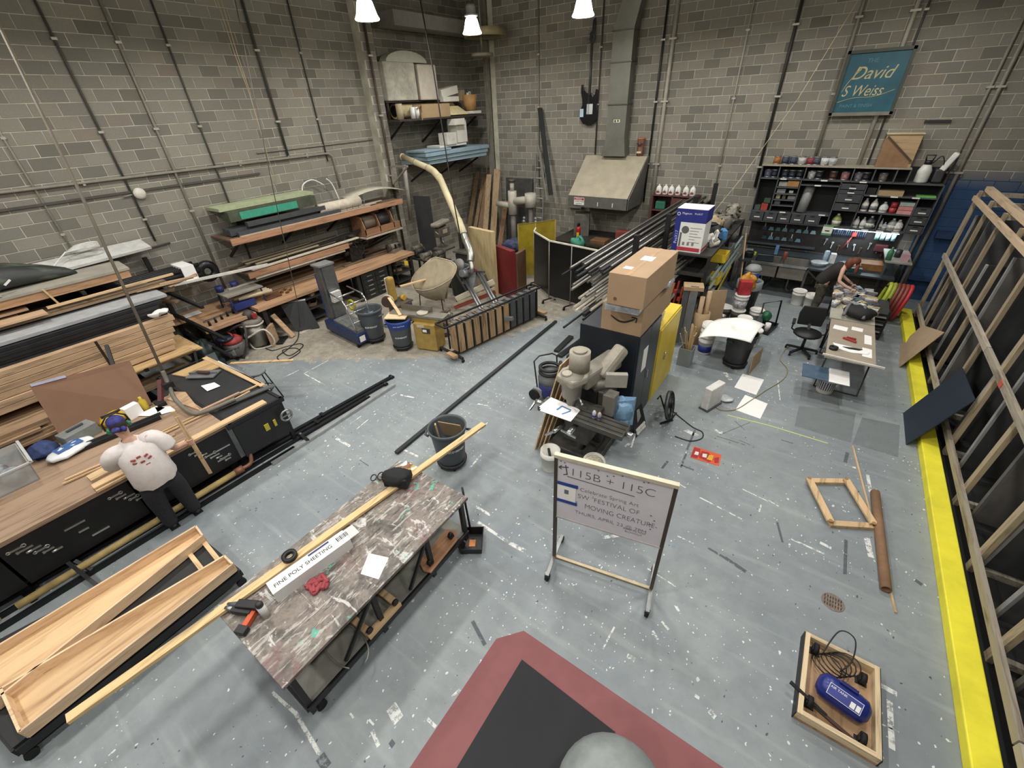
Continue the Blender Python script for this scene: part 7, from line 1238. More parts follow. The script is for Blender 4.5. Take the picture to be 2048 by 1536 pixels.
# ================================================================ PIPE RACK
pr=thing('pipe_rack','black cantilever rack loaded with long pipes','rack',(-3.3,10.5,0))
for y in (9.0,10.6,12.2,13.6):
    xo=-3.1+(y-9)*.1
    part(pr,'post',MB().bb(xo-.05,xo+.05,y-.06,y+.06,0,2.3+(y-9)*.08),BLACK); part(pr,'foot',MB().bb(xo-.9,xo+.05,y-.05,y+.05,0,.08),BLACK)
    for z in (.6,1.05,1.45,1.85): part(pr,'arm',MB().bb(xo-.85,xo,y-.03,y+.03,z+(y-9)*.07-.05,z+(y-9)*.07),BLACK)
PCOL=(mat('26282a',.4,.4),metal('9a9690',.4),mat('bdb6a4',.5),mat('3b3c3d',.4,.4),metal('7d7c78',.4),mat('d0cbbf',.5))
PLAB=('black steel pipe on the cantilever rack','grey steel pipe on the cantilever rack','cream pipe on the cantilever rack','dark square tube on the cantilever rack','dull steel tube on the cantilever rack','white plastic pipe on the cantilever rack')
for lv_,z in enumerate((.6,1.05,1.45,1.85)):
    for k in range(9 if lv_ > 1 else 7):
        r=(.025,.03,.035,.02,.028,.04)[(k*5+lv_) % 6]; x=-3.88+k*.088; row=0
        y0=7.7+U(-.35,.5)+(.2 if lv_ < 2 else 0); y1=13.2+U(-.6,.9); y1=min(y1,14.2); ci=(k*3+lv_*2) % 6
        p0=V((x+(y0-9)*.1,y0,z+r+(y0-9)*.07)); p1_=V((x+(y1-9)*.1,y1,z+r+(y1-9)*.07))
        mb=MB().cyl(p0,p1_,r,n=10) if ci != 3 else MB().bar(p0,p1_,r*1.9,r*1.9)
        solo('pipe',PLAB[ci],'pipe',mb,PCOL[ci],'pipes on the cantilever rack')
        if lv_ == 3 and k % 2 == 0: solo('pipe',PLAB[(ci+1) % 6],'pipe',MB().cyl(p0+V((.04,.3,.07)),p1_+V((.04,-.2,.07)),.024,n=10),PCOL[(ci+1) % 6],'pipes on the cantilever rack')
# ================================================================ STORAGE SHELVING with sprayer carton
ss_=thing('storage_shelf','black steel storage shelving behind the yellow cabinet','shelving',(-2.3,11.5,0))
for x in (-2.56,-1.75):
    for y in (9.9,11.9,13.7): part(ss_,'post',MB().bb(x-.03,x+.03,y-.03,y+.03,0,1.78),BLACK)
for z in (.3,.85,1.3,1.74): part(ss_,'shelf',MB().bb(-2.58,-1.72,9.9,13.7,z,z+.04),mat('2f2e2c',.6))
sbx2=thing('sprayer_carton','tall white and blue paint sprayer carton on the shelving','carton',(-2.28,10.3,1.78)); X0,X1,Y0,Y1=-2.62,-1.98,10.0,10.55
part(sbx2,'carton',MB().bb(X0,X1,Y0,Y1,1.78,2.7),mat('dfdfdb',.5,0,.03),.004); BL=mat('232c78',.5,0,.05); part(sbx2,'blue_top',MB().bb(X0-.002,X1+.002,Y0-.003,Y1+.002,2.42,2.69),BL); part(sbx2,'blue_side',MB().bb(X0-.002,X0+.12,Y0-.003,Y0,1.8,2.42),BL); part(sbx2,'red_stripe',MB().bb(X0+.12,X1-.03,Y0-.003,Y0,1.81,1.89),mat('b53a45',.5)); part(sbx2,'red_side_strip',MB().bb(X1,X1+.003,Y0+.03,Y1-.03,1.81,1.87),mat('b53a45',.5))
part(sbx2,'sprayer_picture',MB().cyl((X0+.24,Y0-.002,2.26),(X0+.24,Y0,2.26),.08,n=20).bb(X0+.14,X0+.18,Y0-.003,Y0,1.9,2.2),mat('5d5f60',.5)); part(sbx2,'brand_text',text_mb('Magnum',.06,RX(PI/2),(X0+.12,Y0-.004,2.58),.0005).add(*(lambda q: (q.v,q.f))(text_mb('ProX17',.05,RX(PI/2),(X0+.38,Y0-.004,2.585),.0005))),mat('d9d4e6',.5)); part(sbx2,'logo',MB().ring((X0+.05,Y0-.004,2.58),.03,.006,RX(PI/2),14,5),WHITE); part(sbx2,'side_text',text_mb('ProX17',.09,RX(PI/2) @ RZ(PI/2),(X0+.095,Y0-.004,1.95),.0005),mat('c9cce6',.5))
mbx=MB()
for i in range(6): mbx.bb(X0+.34,X0+.34+U(.12,.26),Y0-.002,Y0,2.3-i*.06,2.312-i*.06)
for i in range(3): mbx.bb(X0+.22+i*.1,X0+.27+i*.1,Y0-.002,Y0,1.93,2.0)
part(sbx2,'fine_print',mbx,mat('7f8082',.6))
JK=(('crumpled_paper','crumpled white paper pile beside the sprayer carton','d2d0c8',(-1.9,10.75,1.92),(.14,.2,.15)),('black_bag','black bag on top of the storage shelving','1d1e20',(-2.1,11.1,1.98),(.3,.3,.2)),('brown_sack','tan paper sack on top of the storage shelving','a59474',(-2.2,11.75,2.0),(.25,.3,.22)),('blue_box','small bright blue box on the shelving edge','4f86bd',(-1.9,11.5,1.88),(.12,.16,.1)),('grey_bundle','grey hose bundle on the far end of the shelving','77746a',(-2.15,12.5,1.95),(.3,.35,.18)),('metal_kettle','metal wire basket at the end of the shelving','8a8578',(-2.0,13.2,2.0),(.2,.22,.22)))
for nm,lb,col,c,r in JK: solo(nm,lb,nm.split('_')[1],(MB().ball(c,r,16,10).jit(.16,7) if nm != 'blue_box' else MB().box(c,(r[0]*2,r[1]*2,r[2]*2),.4)),mat(col,.6,0,.25,14))
for i in range(5): plank('short grey bar stacked on the lower shelf',(-2.65+i*.07,9.75,1.37+.03*(i % 2)),(-2.6+i*.07,10.6,1.37+.03*(i % 2)),.05,.05,mat('77746d',.5,.3),'grey bars on the lower shelf','short_bar','bar')
def obin(label,c,col):
    c=V(c); t=thing('parts_bin',label,'parts bin',c); part(t,'bin',open_box(MB(),c,(.36,.42,.2),.012,0,.08),mat(col,.5)); part(t,'front_lip',MB().box(c+V((.19,0,.08)),(.03,.4,.14),0),mat(col,.5)); return t
obin('upper yellow parts bin on the storage shelving',(-1.78,11.2,1.34),'d8bd38'); obin('lower yellow parts bin on the storage shelving',(-1.78,10.9,.89),'d8bd38'); obin('grey parts bin on the storage shelving',(-1.8,11.9,1.34),'6d7170')
for i in range(8):
    z=(.34,.89,.34,.89,1.34,.34,.89,1.34)[i]; y=10.3+i*.42; col=('8a8f90','6b7c74','b5b6b0','9aa49c','3f4a4c','c9c9c2','55625f','8b8a7e')[i]
    solo('shelf_bottle',('clear','green','white','pale','dark','cream','teal','tan')[i]+' container on the storage shelving','container',MB().lathe([(.001,0),(.09,0),(.09,.18),(.04,.25),(.04,.3),(.001,.3)],(-1.85,y,z),14),mat(col,.4))
for i in range(6): solo('standing_clamp','red orange clamp standing between the cabinet and the shelving','clamp',MB().bar((-2.45+i*.1,9.3+.04*i,.2),(-2.4+i*.1,9.55,1.15+.06*(i % 3)),.035,.03).box((-2.42+i*.1,9.45,.9+.08*(i % 3)),(.07,.1,.07)),mat(('a0301f','b5552a','8a2a20')[i % 3],.5),'red clamps')
plank('wooden broom handle leaning against the shelving end',(-1.3,12.9,0),(-1.55,13.2,1.55),.025,.025,PINEZ,None,'broom_stick','handle'); plank('yellow level leaning along the shelving front',(-1.62,10.9,.5),(-1.62,12.4,.85),.03,.07,mat('b5a63c',.5),None,'spirit_level','level')
for i in range(3): plank('long clear plastic tube on the shelving front',(-1.66,10.2,.75+i*.22),(-1.64,13.4,.95+i*.22),.05,.05,mat('9fb0b0',.3),'clear tubes on the shelving','clear_tube','tube')
# cardboard tubes in a box, wood bin
cbx=thing('tube_carton','tall cardboard carton holding rolled tubes','carton',(-1.6,9.35,0)); part(cbx,'carton',MB().lathe([(.001,0),(.17,0),(.17,.75),(.16,.75),(.16,.03),(.001,.03)],(-1.55,9.35,0),8),CARD)
for i,(x,y,h) in enumerate(((-1.6,9.3,1.1),(-1.5,9.42,1.2),(-1.62,9.44,1.0))): solo('cardboard_tube',('left','tallest','rear')[i]+' cardboard tube standing in the tall carton','tube',MB().lathe([(.04,.04),(.05,.04),(.05,h),(.04,h),(.04,.04)],(x,y,0),14),KRAFT)
solo('cardboard_flat','tall folded cardboard sheet beside the tube carton','cardboard',MB().slab([(-1.45,9.6,0),(-1.2,9.9,0),(-1.25,9.95,1.1),(-1.5,9.65,1.15)],.012),KRAFT); solo('cardboard_tray','brown cardboard tray on the grey board stack','cardboard',MB().box((-1.85,9.4,1.25),(.4,.32,.08),.3),CARD)
plank('grey plank leaning by the tube carton',(-1.75,9.0,.1),(-1.8,9.3,1.3),.16,.04,mat('55595a',.6)); plank('black plank leaning by the tube carton',(-1.88,8.9,.1),(-1.95,9.25,1.2),.12,.04,mat('303335',.6))
wb2=thing('offcut_bin','clear bin stuffed with thin wood offcuts','bin',(-1.45,8.35,0)); part(wb2,'bin',open_box(MB(),(-1.5,8.25,0),(.26,.26,.4),.01),mat('8b9496',.35,0,.05))
for i in range(9): part(wb2,'offcut',MB().bar((-1.5+U(-.08,.08),8.25+U(-.08,.08),.05),(-1.5+U(-.2,.2),8.25+U(-.16,.2),.75+U(-.1,.15)),.035,.012),PINEZ)
# ================================================================ BUCKET CLUSTER
b4=bin_proto(); place(b4,(-.62,8.72,0),1.0); b4['label']='dark bin covered by a white plastic sheet'
for ch in b4.children:
    if ch.name.startswith(('barrel','handle')): ch.data.materials[0]=mat('2e3133',.5)
n=22; vs=[]; fs_=[]
CTR=V((-.82,8.9,0))
for i in range(n+1):
    for j in range(n+1):
        u,v=i/n*2-1,j/n*2-1; x,y=u*.47+v*.06,v*.6; d0=math.hypot(x-.16,y+.1)
        z=.83-max(0,d0-.34) ** 1.5*.6+.015*math.sin(5*x+3*y)+.02*math.sin(9*y-4*x)*min(1,d0)
        if d0 < .2: z -= .07*(1-(d0/.2) ** 2)
        vs.append(CTR+V((x,y,max(z,.42))))
fs_=[(i*(n+1)+j,(i+1)*(n+1)+j,(i+1)*(n+1)+j+1,i*(n+1)+j+1) for i in range(n) for j in range(n)]
o=solo('plastic_sheet','white plastic sheet draped over the dark bin and buckets','sheet',MB().add(vs,fs_,True),mat('e9e9e6',.35,0,.02)); o.modifiers.new('t','SOLIDIFY').thickness=.004
def stack(loc,n,label,band=None,gap=.11):
    loc=V(loc)
    for k in range(n):
        t=bucket(loc+V((0,0,k*gap)),label if k == 0 else 'nested bucket %s in the white stack beside the sheeted bin' % ('second from the floor','third from the floor','at the top')[min(k-1,2)],.5*k,False)
        if band and k == 0: part(t,'blue_band',MB().lathe([(.1345,.05),(.1445,.2)],loc,24),mat('24348a',.5))
stack((-1.28,8.95,0),4,'bottom bucket with blue band in the white stack',True); bucket((-1.28,10.05,0),'white bucket with a cup on it behind the bucket stack',0,False); cup=thing('steel_cup','steel cup standing on the white bucket rim','cup',(-1.2,10.05,.37)); part(cup,'cup',MB().lathe([(.001,0),(.05,0),(.055,.12),(.05,.12),(.045,.01),(.001,.01)],(-1.2,10.0,.37),14),STEEL); part(cup,'lid_plate',MB().cyl((-1.28,10.05,.365),(-1.28,10.05,.372),.13),WHITE)
q=bucket((-.48,9.8,0),'white lidded bucket with a blue label nearest the office chair',0); part(q,'blue_label',MB().lathe([(.1385,.1),(.1465,.22)],V(q.location),24) if False else MB().box(V((-.44,9.8-.142,.16)),(.1,.012,.1),.3),mat('26408f',.5))
bucket((-.78,10.35,0),'white lidded bucket behind the blue labelled bucket',.4); bucket((-.62,10.95,0),'white lidded bucket beside the green crate',.8)
for i,(x,y,z,col,lb) in enumerate(((-1.0,10.75,0,'232425','black bucket at the base of the paint stack'),(-1.0,10.75,.38,'2a2b2d','black labelled bucket in the middle of the paint stack'),(-1.3,10.8,0,'1d1e1f','black bucket with a dusty lid left of the paint stack'))):
    q=bucket((x,y,z),lb,0,True,mat(col,.45)); q.children[2].data.materials[0]=(mat('d8d6d2',.5) if i == 1 else mat('5b574c',.7))
    if i == 1: part(q,'label',MB().lathe([(.136,.06),(.1475,.26)],V(q.location),24),mat('b9b6bc',.5,0,.5,20))
wb3=solo('red_box','red and purple carton on the paint bucket stack','carton',MB().box((-1.0,10.78,.93),(.26,.2,.3),.35),mat('a82c35',.5,0,.3,8)); solo('yellow_bag','yellow patterned sack behind the red carton','sack',MB().ball((-.98,10.98,1.0),(.18,.1,.2),14,9).jit(.07,8),mat('c98f2c',.5,0,.35,12))
bb_=thing('tall_bin','dark lined bin behind the paint stack','bin',(-.98,11.4,0)); part(bb_,'barrel',MB().lathe([(.001,0),(.22,0),(.27,.85),(.28,.86),(.25,.86),(.2,.1),(.001,.08)],(-.98,11.45,0),20),mat('2b2e30',.5)); part(bb_,'liner',MB().lathe([(.285,.7),(.29,.88),(.25,.9),(.22,.8)],(-.98,11.45,0),18,cap=False),mat('8f9697',.25))
lb_=thing('blue_tub','grey lidded tub with a blue label on the tall bin','tub',(-.98,11.45,.86)); part(lb_,'tub',MB().lathe([(.001,.0),(.14,0),(.17,.3),(.001,.3)],(-.98,11.45,.86),18),mat('84888a',.5)); part(lb_,'lid',MB().lathe([(.18,.28),(.18,.32),(.12,.4),(.001,.42)],(-.98,11.45,.86),18),mat('8c8f90',.5)); part(lb_,'label',MB().lathe([(.147,.06),(.167,.24)],(-.98,11.45,.86),18),mat('2c4694',.5,0,.4,12))
gc=thing('green_bottle_crate','black crate tray holding green bottles and a squeegee frame','crate',(-.38,10.9,0)); part(gc,'tray',open_box(MB(),(-.36,10.8,0),(.38,.6,.09),.012,-.2,.05),BLACK); part(gc,'frame',MB().tube([(-.5,10.75,.05),(-.52,10.8,.62),(-.2,10.98,.68),(-.16,10.95,.05)],.02),mat('1f2322',.5)); part(gc,'green_ball',MB().ball((-.4,10.85,.3),(.12,.12,.13),14,8),mat('1f5a3c',.35)); part(gc,'bottle',MB().lathe([(.001,.02),(.07,.02),(.07,.28),(.03,.36),(.03,.42),(.001,.42)],(-.5,10.62,0),14),mat('55605c',.4)); part(gc,'white_jar',MB().cyl((-.3,10.7,.02),(-.3,10.7,.2),.06),WHITE)
solo('green_disc','green round lid on the floor behind the crate','lid',MB().cyl((-.5,11.5,0),(-.5,11.5,.02),.13,n=20),mat('3f6a50',.5))
solo('cardboard_flap','cardboard flap standing beside the sheeted bin','cardboard',MB().slab([(-.3,8.45,0),(-.2,9.1,0),(-.22,9.1,.34),(-.32,8.5,.4)],.01),KRAFT)
rp2=solo('slack_rope','pale thin rope stretched from the roof to the pipe rack','rope',MB().tube([(-0.57,13.50,6.41),(-1.20,13.40,4.60),(-1.98,13.00,2.86),(-2.48,11.50,1.79)],.005,6),mat('c9c09a',.6))

# ================================================================ PAINT SHELVES
GRY=mat('3c4042',.6,0,.12,4); GRY2=mat('4a4e50',.6,0,.1,4); YF,YB=14.05,14.47
pc=thing('paint_shelving','dark grey wall unit of paint cubbies and drawers','shelving',(.2,14.25,1.6))
def hb(x0,x1,z,n='shelf',y0=YF): part(pc,n,MB().bb(x0,x1,y0,YB,z-.012,z+.012),GRY2)
def vb(x,z0,z1): part(pc,'divider',MB().bb(x-.012,x+.012,YF,YB,z0,z1),GRY2)
part(pc,'back',MB().bb(-1.66,2.1,YB,YB+.015,1.65,3.1),mat('17191a',.7)); part(pc,'top',MB().bb(-1.68,1.4,YF-.02,YB,3.08,3.11),mat('9a9484',.7))
for x0,x1,z in ((-1.66,2.08,2.78),(.16,2.08,2.49),(.7,1.76,2.1),(-1.66,.17,1.96),(-1.66,2.1,1.7),(-.69,.17,2.66),(.16,.7,2.72)): hb(x0,x1,z)
for z in (2.58,2.42,2.27,2.13): hb(-1.22,-.69,z)
for x,z0,z1 in ((-1.66,1.7,3.1),(-1.25,2.78,3.1),(-.66,2.78,3.1),(.34,2.78,3.1),(.75,2.78,3.1),(1.16,2.78,3.1),(1.4,2.78,3.1),(-1.22,1.96,2.78),(-.69,1.96,2.78),(.17,1.7,2.78),(.7,1.7,2.72),(.95,2.49,2.72),(1.76,1.7,2.49),(2.09,1.7,2.78),(1.2,1.7,2.1),(-.02,1.72,1.96)): vb(x,z0,z1)
LBL=mat('e3e2dc',.6,0,.03)
def drawer(x0,x1,z0,z1,lab=True):
    d=part(pc,'drawer',MB().bb(x0+.01,x1-.01,YF-.015,YF+.2,z0+.008,z1-.008),GRY,.004); xm=(x0+x1)/2
    part(d,'pull_notch',MB().bb(xm-.05,xm+.05,YF-.018,YF,z1-.045,z1-.012),BLACK)
    if lab: part(d,'label',MB().bb(xm-.07,xm+.07,YF-.019,YF-.014,(z0+z1)/2-.03,(z0+z1)/2-.005),LBL)
for i in range(5): drawer(-1.65+i*.325,-1.325+i*.325,1.71,1.95)
for z0,z1 in ((2.5,2.6),(2.6,2.71),(2.3,2.49),(2.1,2.29)): drawer(.18,.69,z0,z1)
for z0,z1 in ((2.1,2.29),(1.9,2.1),(1.71,1.89)): drawer(1.77,2.08,z0,z1)
lbs=MB()
for x,z in ((-1.1,2.78),(-.2,2.78),(.6,2.78),(.9,2.49),(1.3,2.49),(1.7,2.49),(1.0,1.7),(1.3,1.7),(1.6,1.7),(-.3,2.66),(.0,1.97),(-.9,1.97)): lbs.bb(x-.07,x+.07,YF-.006,YF,z-.014,z+.016)
part(pc,'edge_labels',lbs,LBL)
def can_proto(r=.083,h=.19):
    t=thing('paint_can','x','paint can'); part(t,'can',MB().lathe([(.001,0),(r,0),(r+.003,.006),(r,.012),(r,h-.012),(r+.003,h-.004),(r-.006,h),(r-.012,h-.008),(.001,h-.008)],n=18),metal('a9aaaa',.35)); part(t,'label',MB().lathe([(r+.002,.02),(r+.002,h-.025)],n=18),WHITE); part(t,'bail',MB().tube([(r,0,h*.7)]+[V((r*math.cos(a),-r*1.1*math.sin(a),h*(.7-.3*math.sin(a)))) for a in (.6,1.2,1.9,2.5)]+[(-r,0,h*.7)],.003,5),STEEL); return t
cp=can_proto(); place(cp,(0,0,-5)); first=True
def can(loc,col,label,grp='paint cans on the paint shelving'):
    global first
    if first: o=place(cp,loc); first=False
    else: o=dup(cp,loc)
    o['label']=label; o['group']=grp; recolor(o,'label',mat(col,.5,0,.25,9)); return o
for i,(x,col,nm) in enumerate(((-1.38,'a5652a','orange brown'),(-1.19,'2c3646','dark blue'),(-1.01,'2f3a4c','slate blue'),(-.82,'c9c7c4','pale grey'),(-.63,'8a3038','red and white'),(-.5,'3c4254','navy and white'),(-.33,'d9d9d6','plain white'),(-.16,'bfc4c8','silver white'))): can((x,14.22,3.11),col,nm+' paint can in the row on top of the shelving')
for i,(x,col,nm) in enumerate(((-1.52,'6c7688','silver blue'),(-1.36,'2a3142','dark navy'),(-1.12,'34384a','striped dark'),(-.95,'24324a','deep blue'),(-.78,'1f2228','black'),(-.52,'e0e0dc','white with black band'),(-.35,'23262c','charcoal'),(-.05,'5a3a22','brown'),(.2,'c48a8a','pink and red'),(.46,'9a96a4','lilac grey'),(.62,'2a2a2c','small black'),(.95,'8f8a7e','beige grey'))): can((x,14.25,2.793),col,nm+' paint can inside the top cubby row')
def bottle(loc,label,h,r,col,cap='d8d8d4'):
    t=thing('bottle',label,'bottle',loc); part(t,'body',MB().lathe([(.001,0),(r,0),(r*1.03,h*.05),(r,h*.6),(r*.55,h*.8),(r*.3,h*.88),(.001,h*.88)],loc,14),mat(col,.4)); part(t,'cap',MB().cyl(V(loc)+V((0,0,h*.88)),V(loc)+V((0,0,h)),r*.32,n=10),mat(cap,.5)); part(t,'label',MB().lathe([(r*1.04,h*.15),(r*1.04,h*.45)],loc,14),mat('cfcfca' if col != 'e2e1da' else '77787a',.5,0,.3,30)); return t
for x,h,r,col,lb in ((.82,.3,.07,'e2e1da','left white jug on the middle right paint shelf'),(1.0,.3,.075,'e2e1da','right white jug on the middle right paint shelf'),(1.2,.24,.085,'c3cfd0','squat pale tub on the middle right paint shelf')): bottle((x,14.2,2.112),lb,h,r,col)
for x,h,r,col,lb in ((.36,.3,.1,'8f9458','olive glass jar on the lower paint shelf'),(.78,.26,.06,'dcdcd6','first small white bottle on the lower paint shelf'),(.92,.26,.06,'dcdcd6','second small white bottle on the lower paint shelf'),(1.06,.3,.09,'56595a','dark clear bottle on the lower paint shelf'),(1.14,.2,.03,'2a2a2a','thin black bottle on the lower paint shelf'),(1.28,.26,.03,'c9c6bf','slim pale bottle on the lower paint shelf'),(1.36,.18,.05,'a9b3c2','pale blue jar on the lower paint shelf'),(1.5,.28,.09,'9c9c98','rear grey jug on the lower paint shelf'),(1.62,.26,.09,'cbcbc8','front white jug on the lower paint shelf')): bottle((x,14.2,1.712),lb,h,r,col)
for i,(z,c1) in enumerate(((2.112,'a8363c'),(2.24,'9a2e38'))): solo('red_tin','lower red tin on the middle right paint shelf' if i == 0 else 'upper red tin stacked on the middle right paint shelf','tin',MB().lathe([(.001,0),(.07,0),(.07,.12),(.001,.12)],(1.38,14.2,z),16),mat(c1,.4))
for i in range(3): solo('pink_pack',('lowest','middle','top')[i]+(' pink pack' if i < 2 else ' grey pack')+' in the stack on the right paint shelf','pack',MB().bb(1.47,1.74,14.1,14.35,2.115+i*.09,2.195+i*.09),mat(('c78f8a','c07f7c','93a09c')[i],.6))
solo('tan_carton','flat tan carton in the wide upper right cubby','carton',MB().box((1.2,14.2,2.56),(.5,.3,.11),-.05),CARD); solo('green_strip','bright green strip in the wide upper right cubby','strip',MB().bb(1.7,2.05,14.1,14.3,2.503,2.54),mat('6db05c',.4)); solo('dark_box','black box in the small upper cubby','box',MB().bb(.74,.92,14.12,14.4,2.503,2.66),BLACK)
for i,(x,z,d,col,lb) in enumerate(((-1.08,2.6,(.2,.2,.11),'8d8d88','grey block'),(-.85,2.6,(.26,.25,.14),'9a7040','tan cardboard box'),(-1.08,2.435,(.2,.2,.1),'77787a','grey pack'),(-.85,2.435,(.1,.05,.06),'dcdcd8','white pair of cups'),(-1.12,2.285,(.1,.1,.12),'b9b788','cream jar'),(-.98,2.285,(.08,.1,.1),'6a6a4a','olive jar'),(-.8,2.285,(.18,.15,.09),'8c8a80','grey tray'),(-1.1,2.145,(.14,.15,.1),'5e5f5c','dark grey pack'),(-1.38,1.975,(.16,.16,.17),'9c3a2a','red orange box'),(-1.55,1.975,(.14,.14,.12),'3d5548','green tin'),(-1.35,2.16,(.16,.12,.12),'2f4a38','dark green box'))): solo('cubby_item',lb+' in the left cubbies of the paint unit','item',MB().bb(x-d[0]/2,x+d[0]/2,14.2-d[1]/2,14.2+d[1]/2,z,z+d[2]),mat(col,.6,0,.15),bev=.006)
solo('clear_tube_roll','grey plastic roll standing in the big open cubby','roll',MB().cyl((-.5,14.2,1.98),(-.45,14.3,2.6),.12),mat('8b8c8a',.4,0,.15))
sb3=thing('sloped_crate','wooden crate with a sloping brown front on top of the shelving','crate',(1.05,14.25,3.11)); part(sb3,'box',MB().prism([(.72,3.11),(1.36,3.11),(1.36,3.78),(.72,3.78)],14.15,14.45,Matrix(((1,0,0),(0,0,1),(0,1,0)))),wood('b99560','x')); part(sb3,'brown_panel',MB().prism([(.7,3.115),(1.3,3.115),(1.3,3.25),(.78,3.7),(.7,3.7)],14.13,14.15,Matrix(((1,0,0),(0,0,1),(0,1,0)))),mat('8a6a4c',.7)); part(sb3,'diagonal_rod',MB().bar((.74,14.12,3.74),(1.34,14.12,3.24),.03,.03),mat('4a3a2c',.6)); part(sb3,'pale_rim',MB().bb(.7,1.38,14.12,14.46,3.78,3.8),mat('cbbd9c',.6))
spr=thing('pump_sprayer','white garden pump sprayer on the right of the shelving','sprayer',(1.68,14.2,2.8)); part(spr,'tank',MB().lathe([(.001,0),(.12,0),(.13,.03),(.13,.25),(.08,.36),(.05,.38),(.001,.38)],(1.66,14.25,2.8),20),mat('d2d2cc',.4)); part(spr,'pump',MB().cyl((1.66,14.25,3.18),(1.66,14.25,3.26),.07).tube([(1.6,14.25,3.26),(1.58,14.25,3.36),(1.74,14.25,3.36),(1.72,14.25,3.26)],.015),BLACK); part(spr,'hose',MB().tube(spline([(1.74,14.25,3.2),(1.85,14.2,3.35),(1.95,14.2,3.1),(1.9,14.2,2.82)]),.012,6),BLACK)
sp2=thing('backpack_sprayer','black and white sprayer leaning at the right end of the shelving','sprayer',(1.98,14.25,2.8)); part(sp2,'body',MB().box((1.93,14.3,2.95),(.18,.25,.28)),mat('3a3b3c',.5),.03); part(sp2,'white_bag',MB().bar((1.95,14.25,3.05),(2.08,14.2,3.42),.13,.12),mat('d9d9d4',.6),.03); part(sp2,'wand',MB().cyl((2.05,14.2,2.82),(2.12,14.2,3.45),.01),BLACK)
# sign on the wall
sn=thing('script_sign','framed teal sign with gold script lettering on the back wall','sign',(.05,14.350,4.18)); TEAL=mat('1f5666',.5,0,.15,3); GOLD=mat('b9ad7c',.5,0,.15,8)
part(sn,'panel',MB().bb(-.52,.62,14.340,14.370,4.2,5.36),TEAL); FRM=mat('3d4238',.5)
for a in ((-.56,-.5,4.16,5.4),(.6,.66,4.16,5.4)): part(sn,'frame_side',MB().bb(a[0],a[1],14.300,14.380,a[2],a[3]),FRM)
part(sn,'frame_top',MB().bb(-.56,.66,14.300,14.380,5.34,5.4),FRM); part(sn,'frame_bottom',MB().bb(-.56,.66,14.300,14.380,4.15,4.22),mat('77756a',.5))
for s,x,z,sz,sh,xs in (('THE',-.14,5.16,.11,0,1),('David',-.36,4.86,.34,.35,.95),('S Weiss',-.44,4.54,.3,.35,.78),('PAINT & FINISH',-.4,4.32,.09,0,1)): part(sn,'lettering',text_mb(s,sz,RX(PI/2),(x,14.338,z),.001,shear=sh,xs=xs),GOLD if sz > .2 else mat('4f8290',.5))
part(sn,'flourish',MB().tube(spline([(-.45,14.336,4.62),(-.36,14.336,4.84),(-.2,14.336,5.05),(-.3,14.336,4.98)]),.008,5).tube(spline([(-.48,14.336,4.42),(-.2,14.336,4.5),(.2,14.336,4.52),(.55,14.336,4.64)]),.006,5),GOLD)
solo('fixing_bar','short dark bar fixed on the back wall near the corner','bar',MB().bb(1.3,1.75,14.44,14.49,3.98,4.03),mat('2b2b29',.6))
# ================================================================ PAINT COUNTER, PEGBOARD, SINK
pg=thing('pegboard','dark brown pegboard behind the paint counter','pegboard',(.3,14.45,.95)); part(pg,'board',MB().bb(-1.62,1.8,14.44,14.47,.95,1.66),mat('2a2522',.7,0,.2,8)); part(pg,'lower_rail',MB().bb(-1.6,.1,14.3,14.44,1.02,1.06),mat('3f464b',.5))
bar_l=thing('task_light','long bluish white strip light under the right paint cabinet','strip light',(1.0,14.1,1.66)); part(bar_l,'tube',MB().bb(.35,1.7,14.08,14.13,1.655,1.675),mat('cfeaff',.4,0,0,emit=6.0)); part(bar_l,'housing',MB().bb(.33,1.72,14.07,14.16,1.675,1.69),GRY)
ld=bpy.data.lights.new('task_light_lamp','AREA'); ld.shape='RECTANGLE'; ld.size=1.3; ld.size_y=.04; ld.energy=15; ld.color=(.75,.9,1); lo=bpy.data.objects.new('task_light_lamp',ld); COL.objects.link(lo); lo.parent=bar_l; lo.location=(.03,.1,-.01)
ct_=thing('paint_counter','long dark counter with a steel edge under the pegboard','counter',(.3,13.6,0)); part(ct_,'top',MB().bb(-1.55,-1.2,12.98,14.45,.86,.9).bb(.08,1.85,12.95,14.45,.86,.9).bb(-1.2,.08,13.85,14.45,.86,.9),mat('30363a',.45,0,.2,6)); part(ct_,'steel_edge',MB().bb(-1.22,.1,12.95,12.99,.86,.92),CHROME); part(ct_,'steel_rim',MB().bb(-1.22,-1.19,12.99,13.85,.87,.91).bb(.07,.1,12.99,13.85,.87,.91).bb(-.58,-.54,12.99,13.85,.84,.9),metal('70757a',.4))
for x0,x1 in ((-1.19,-.58),(-.54,.07)): part(ct_,'sink_bowl',open_box(MB(),((x0+x1)/2,13.42,.54),(x1-x0,.85,.33),.015),mat('77746c',.5,.2),.01)
for x,y in ((-1.5,13.05),(.1,13.05),(1.8,13.05),(-1.5,14.3),(1.8,14.3)): part(ct_,'leg',MB().bb(x-.025,x+.025,y-.025,y+.025,0,.86),mat('55585a',.5,.3))
for x in (-.9,-.25): part(ct_,'drain_pipe',MB().cyl((x,13.4,.54),(x,13.4,.15),.022).tube(spline([(x,13.4,.16),(x+.1,13.45,.08),(x+.2,13.6,.2),(x+.2,13.9,.3)]),.022),STEEL)
part(ct_,'brace',MB().bar((.12,13.0,.82),(.35,13.3,.55),.03,.03),mat('8a8c8c',.4,.3))
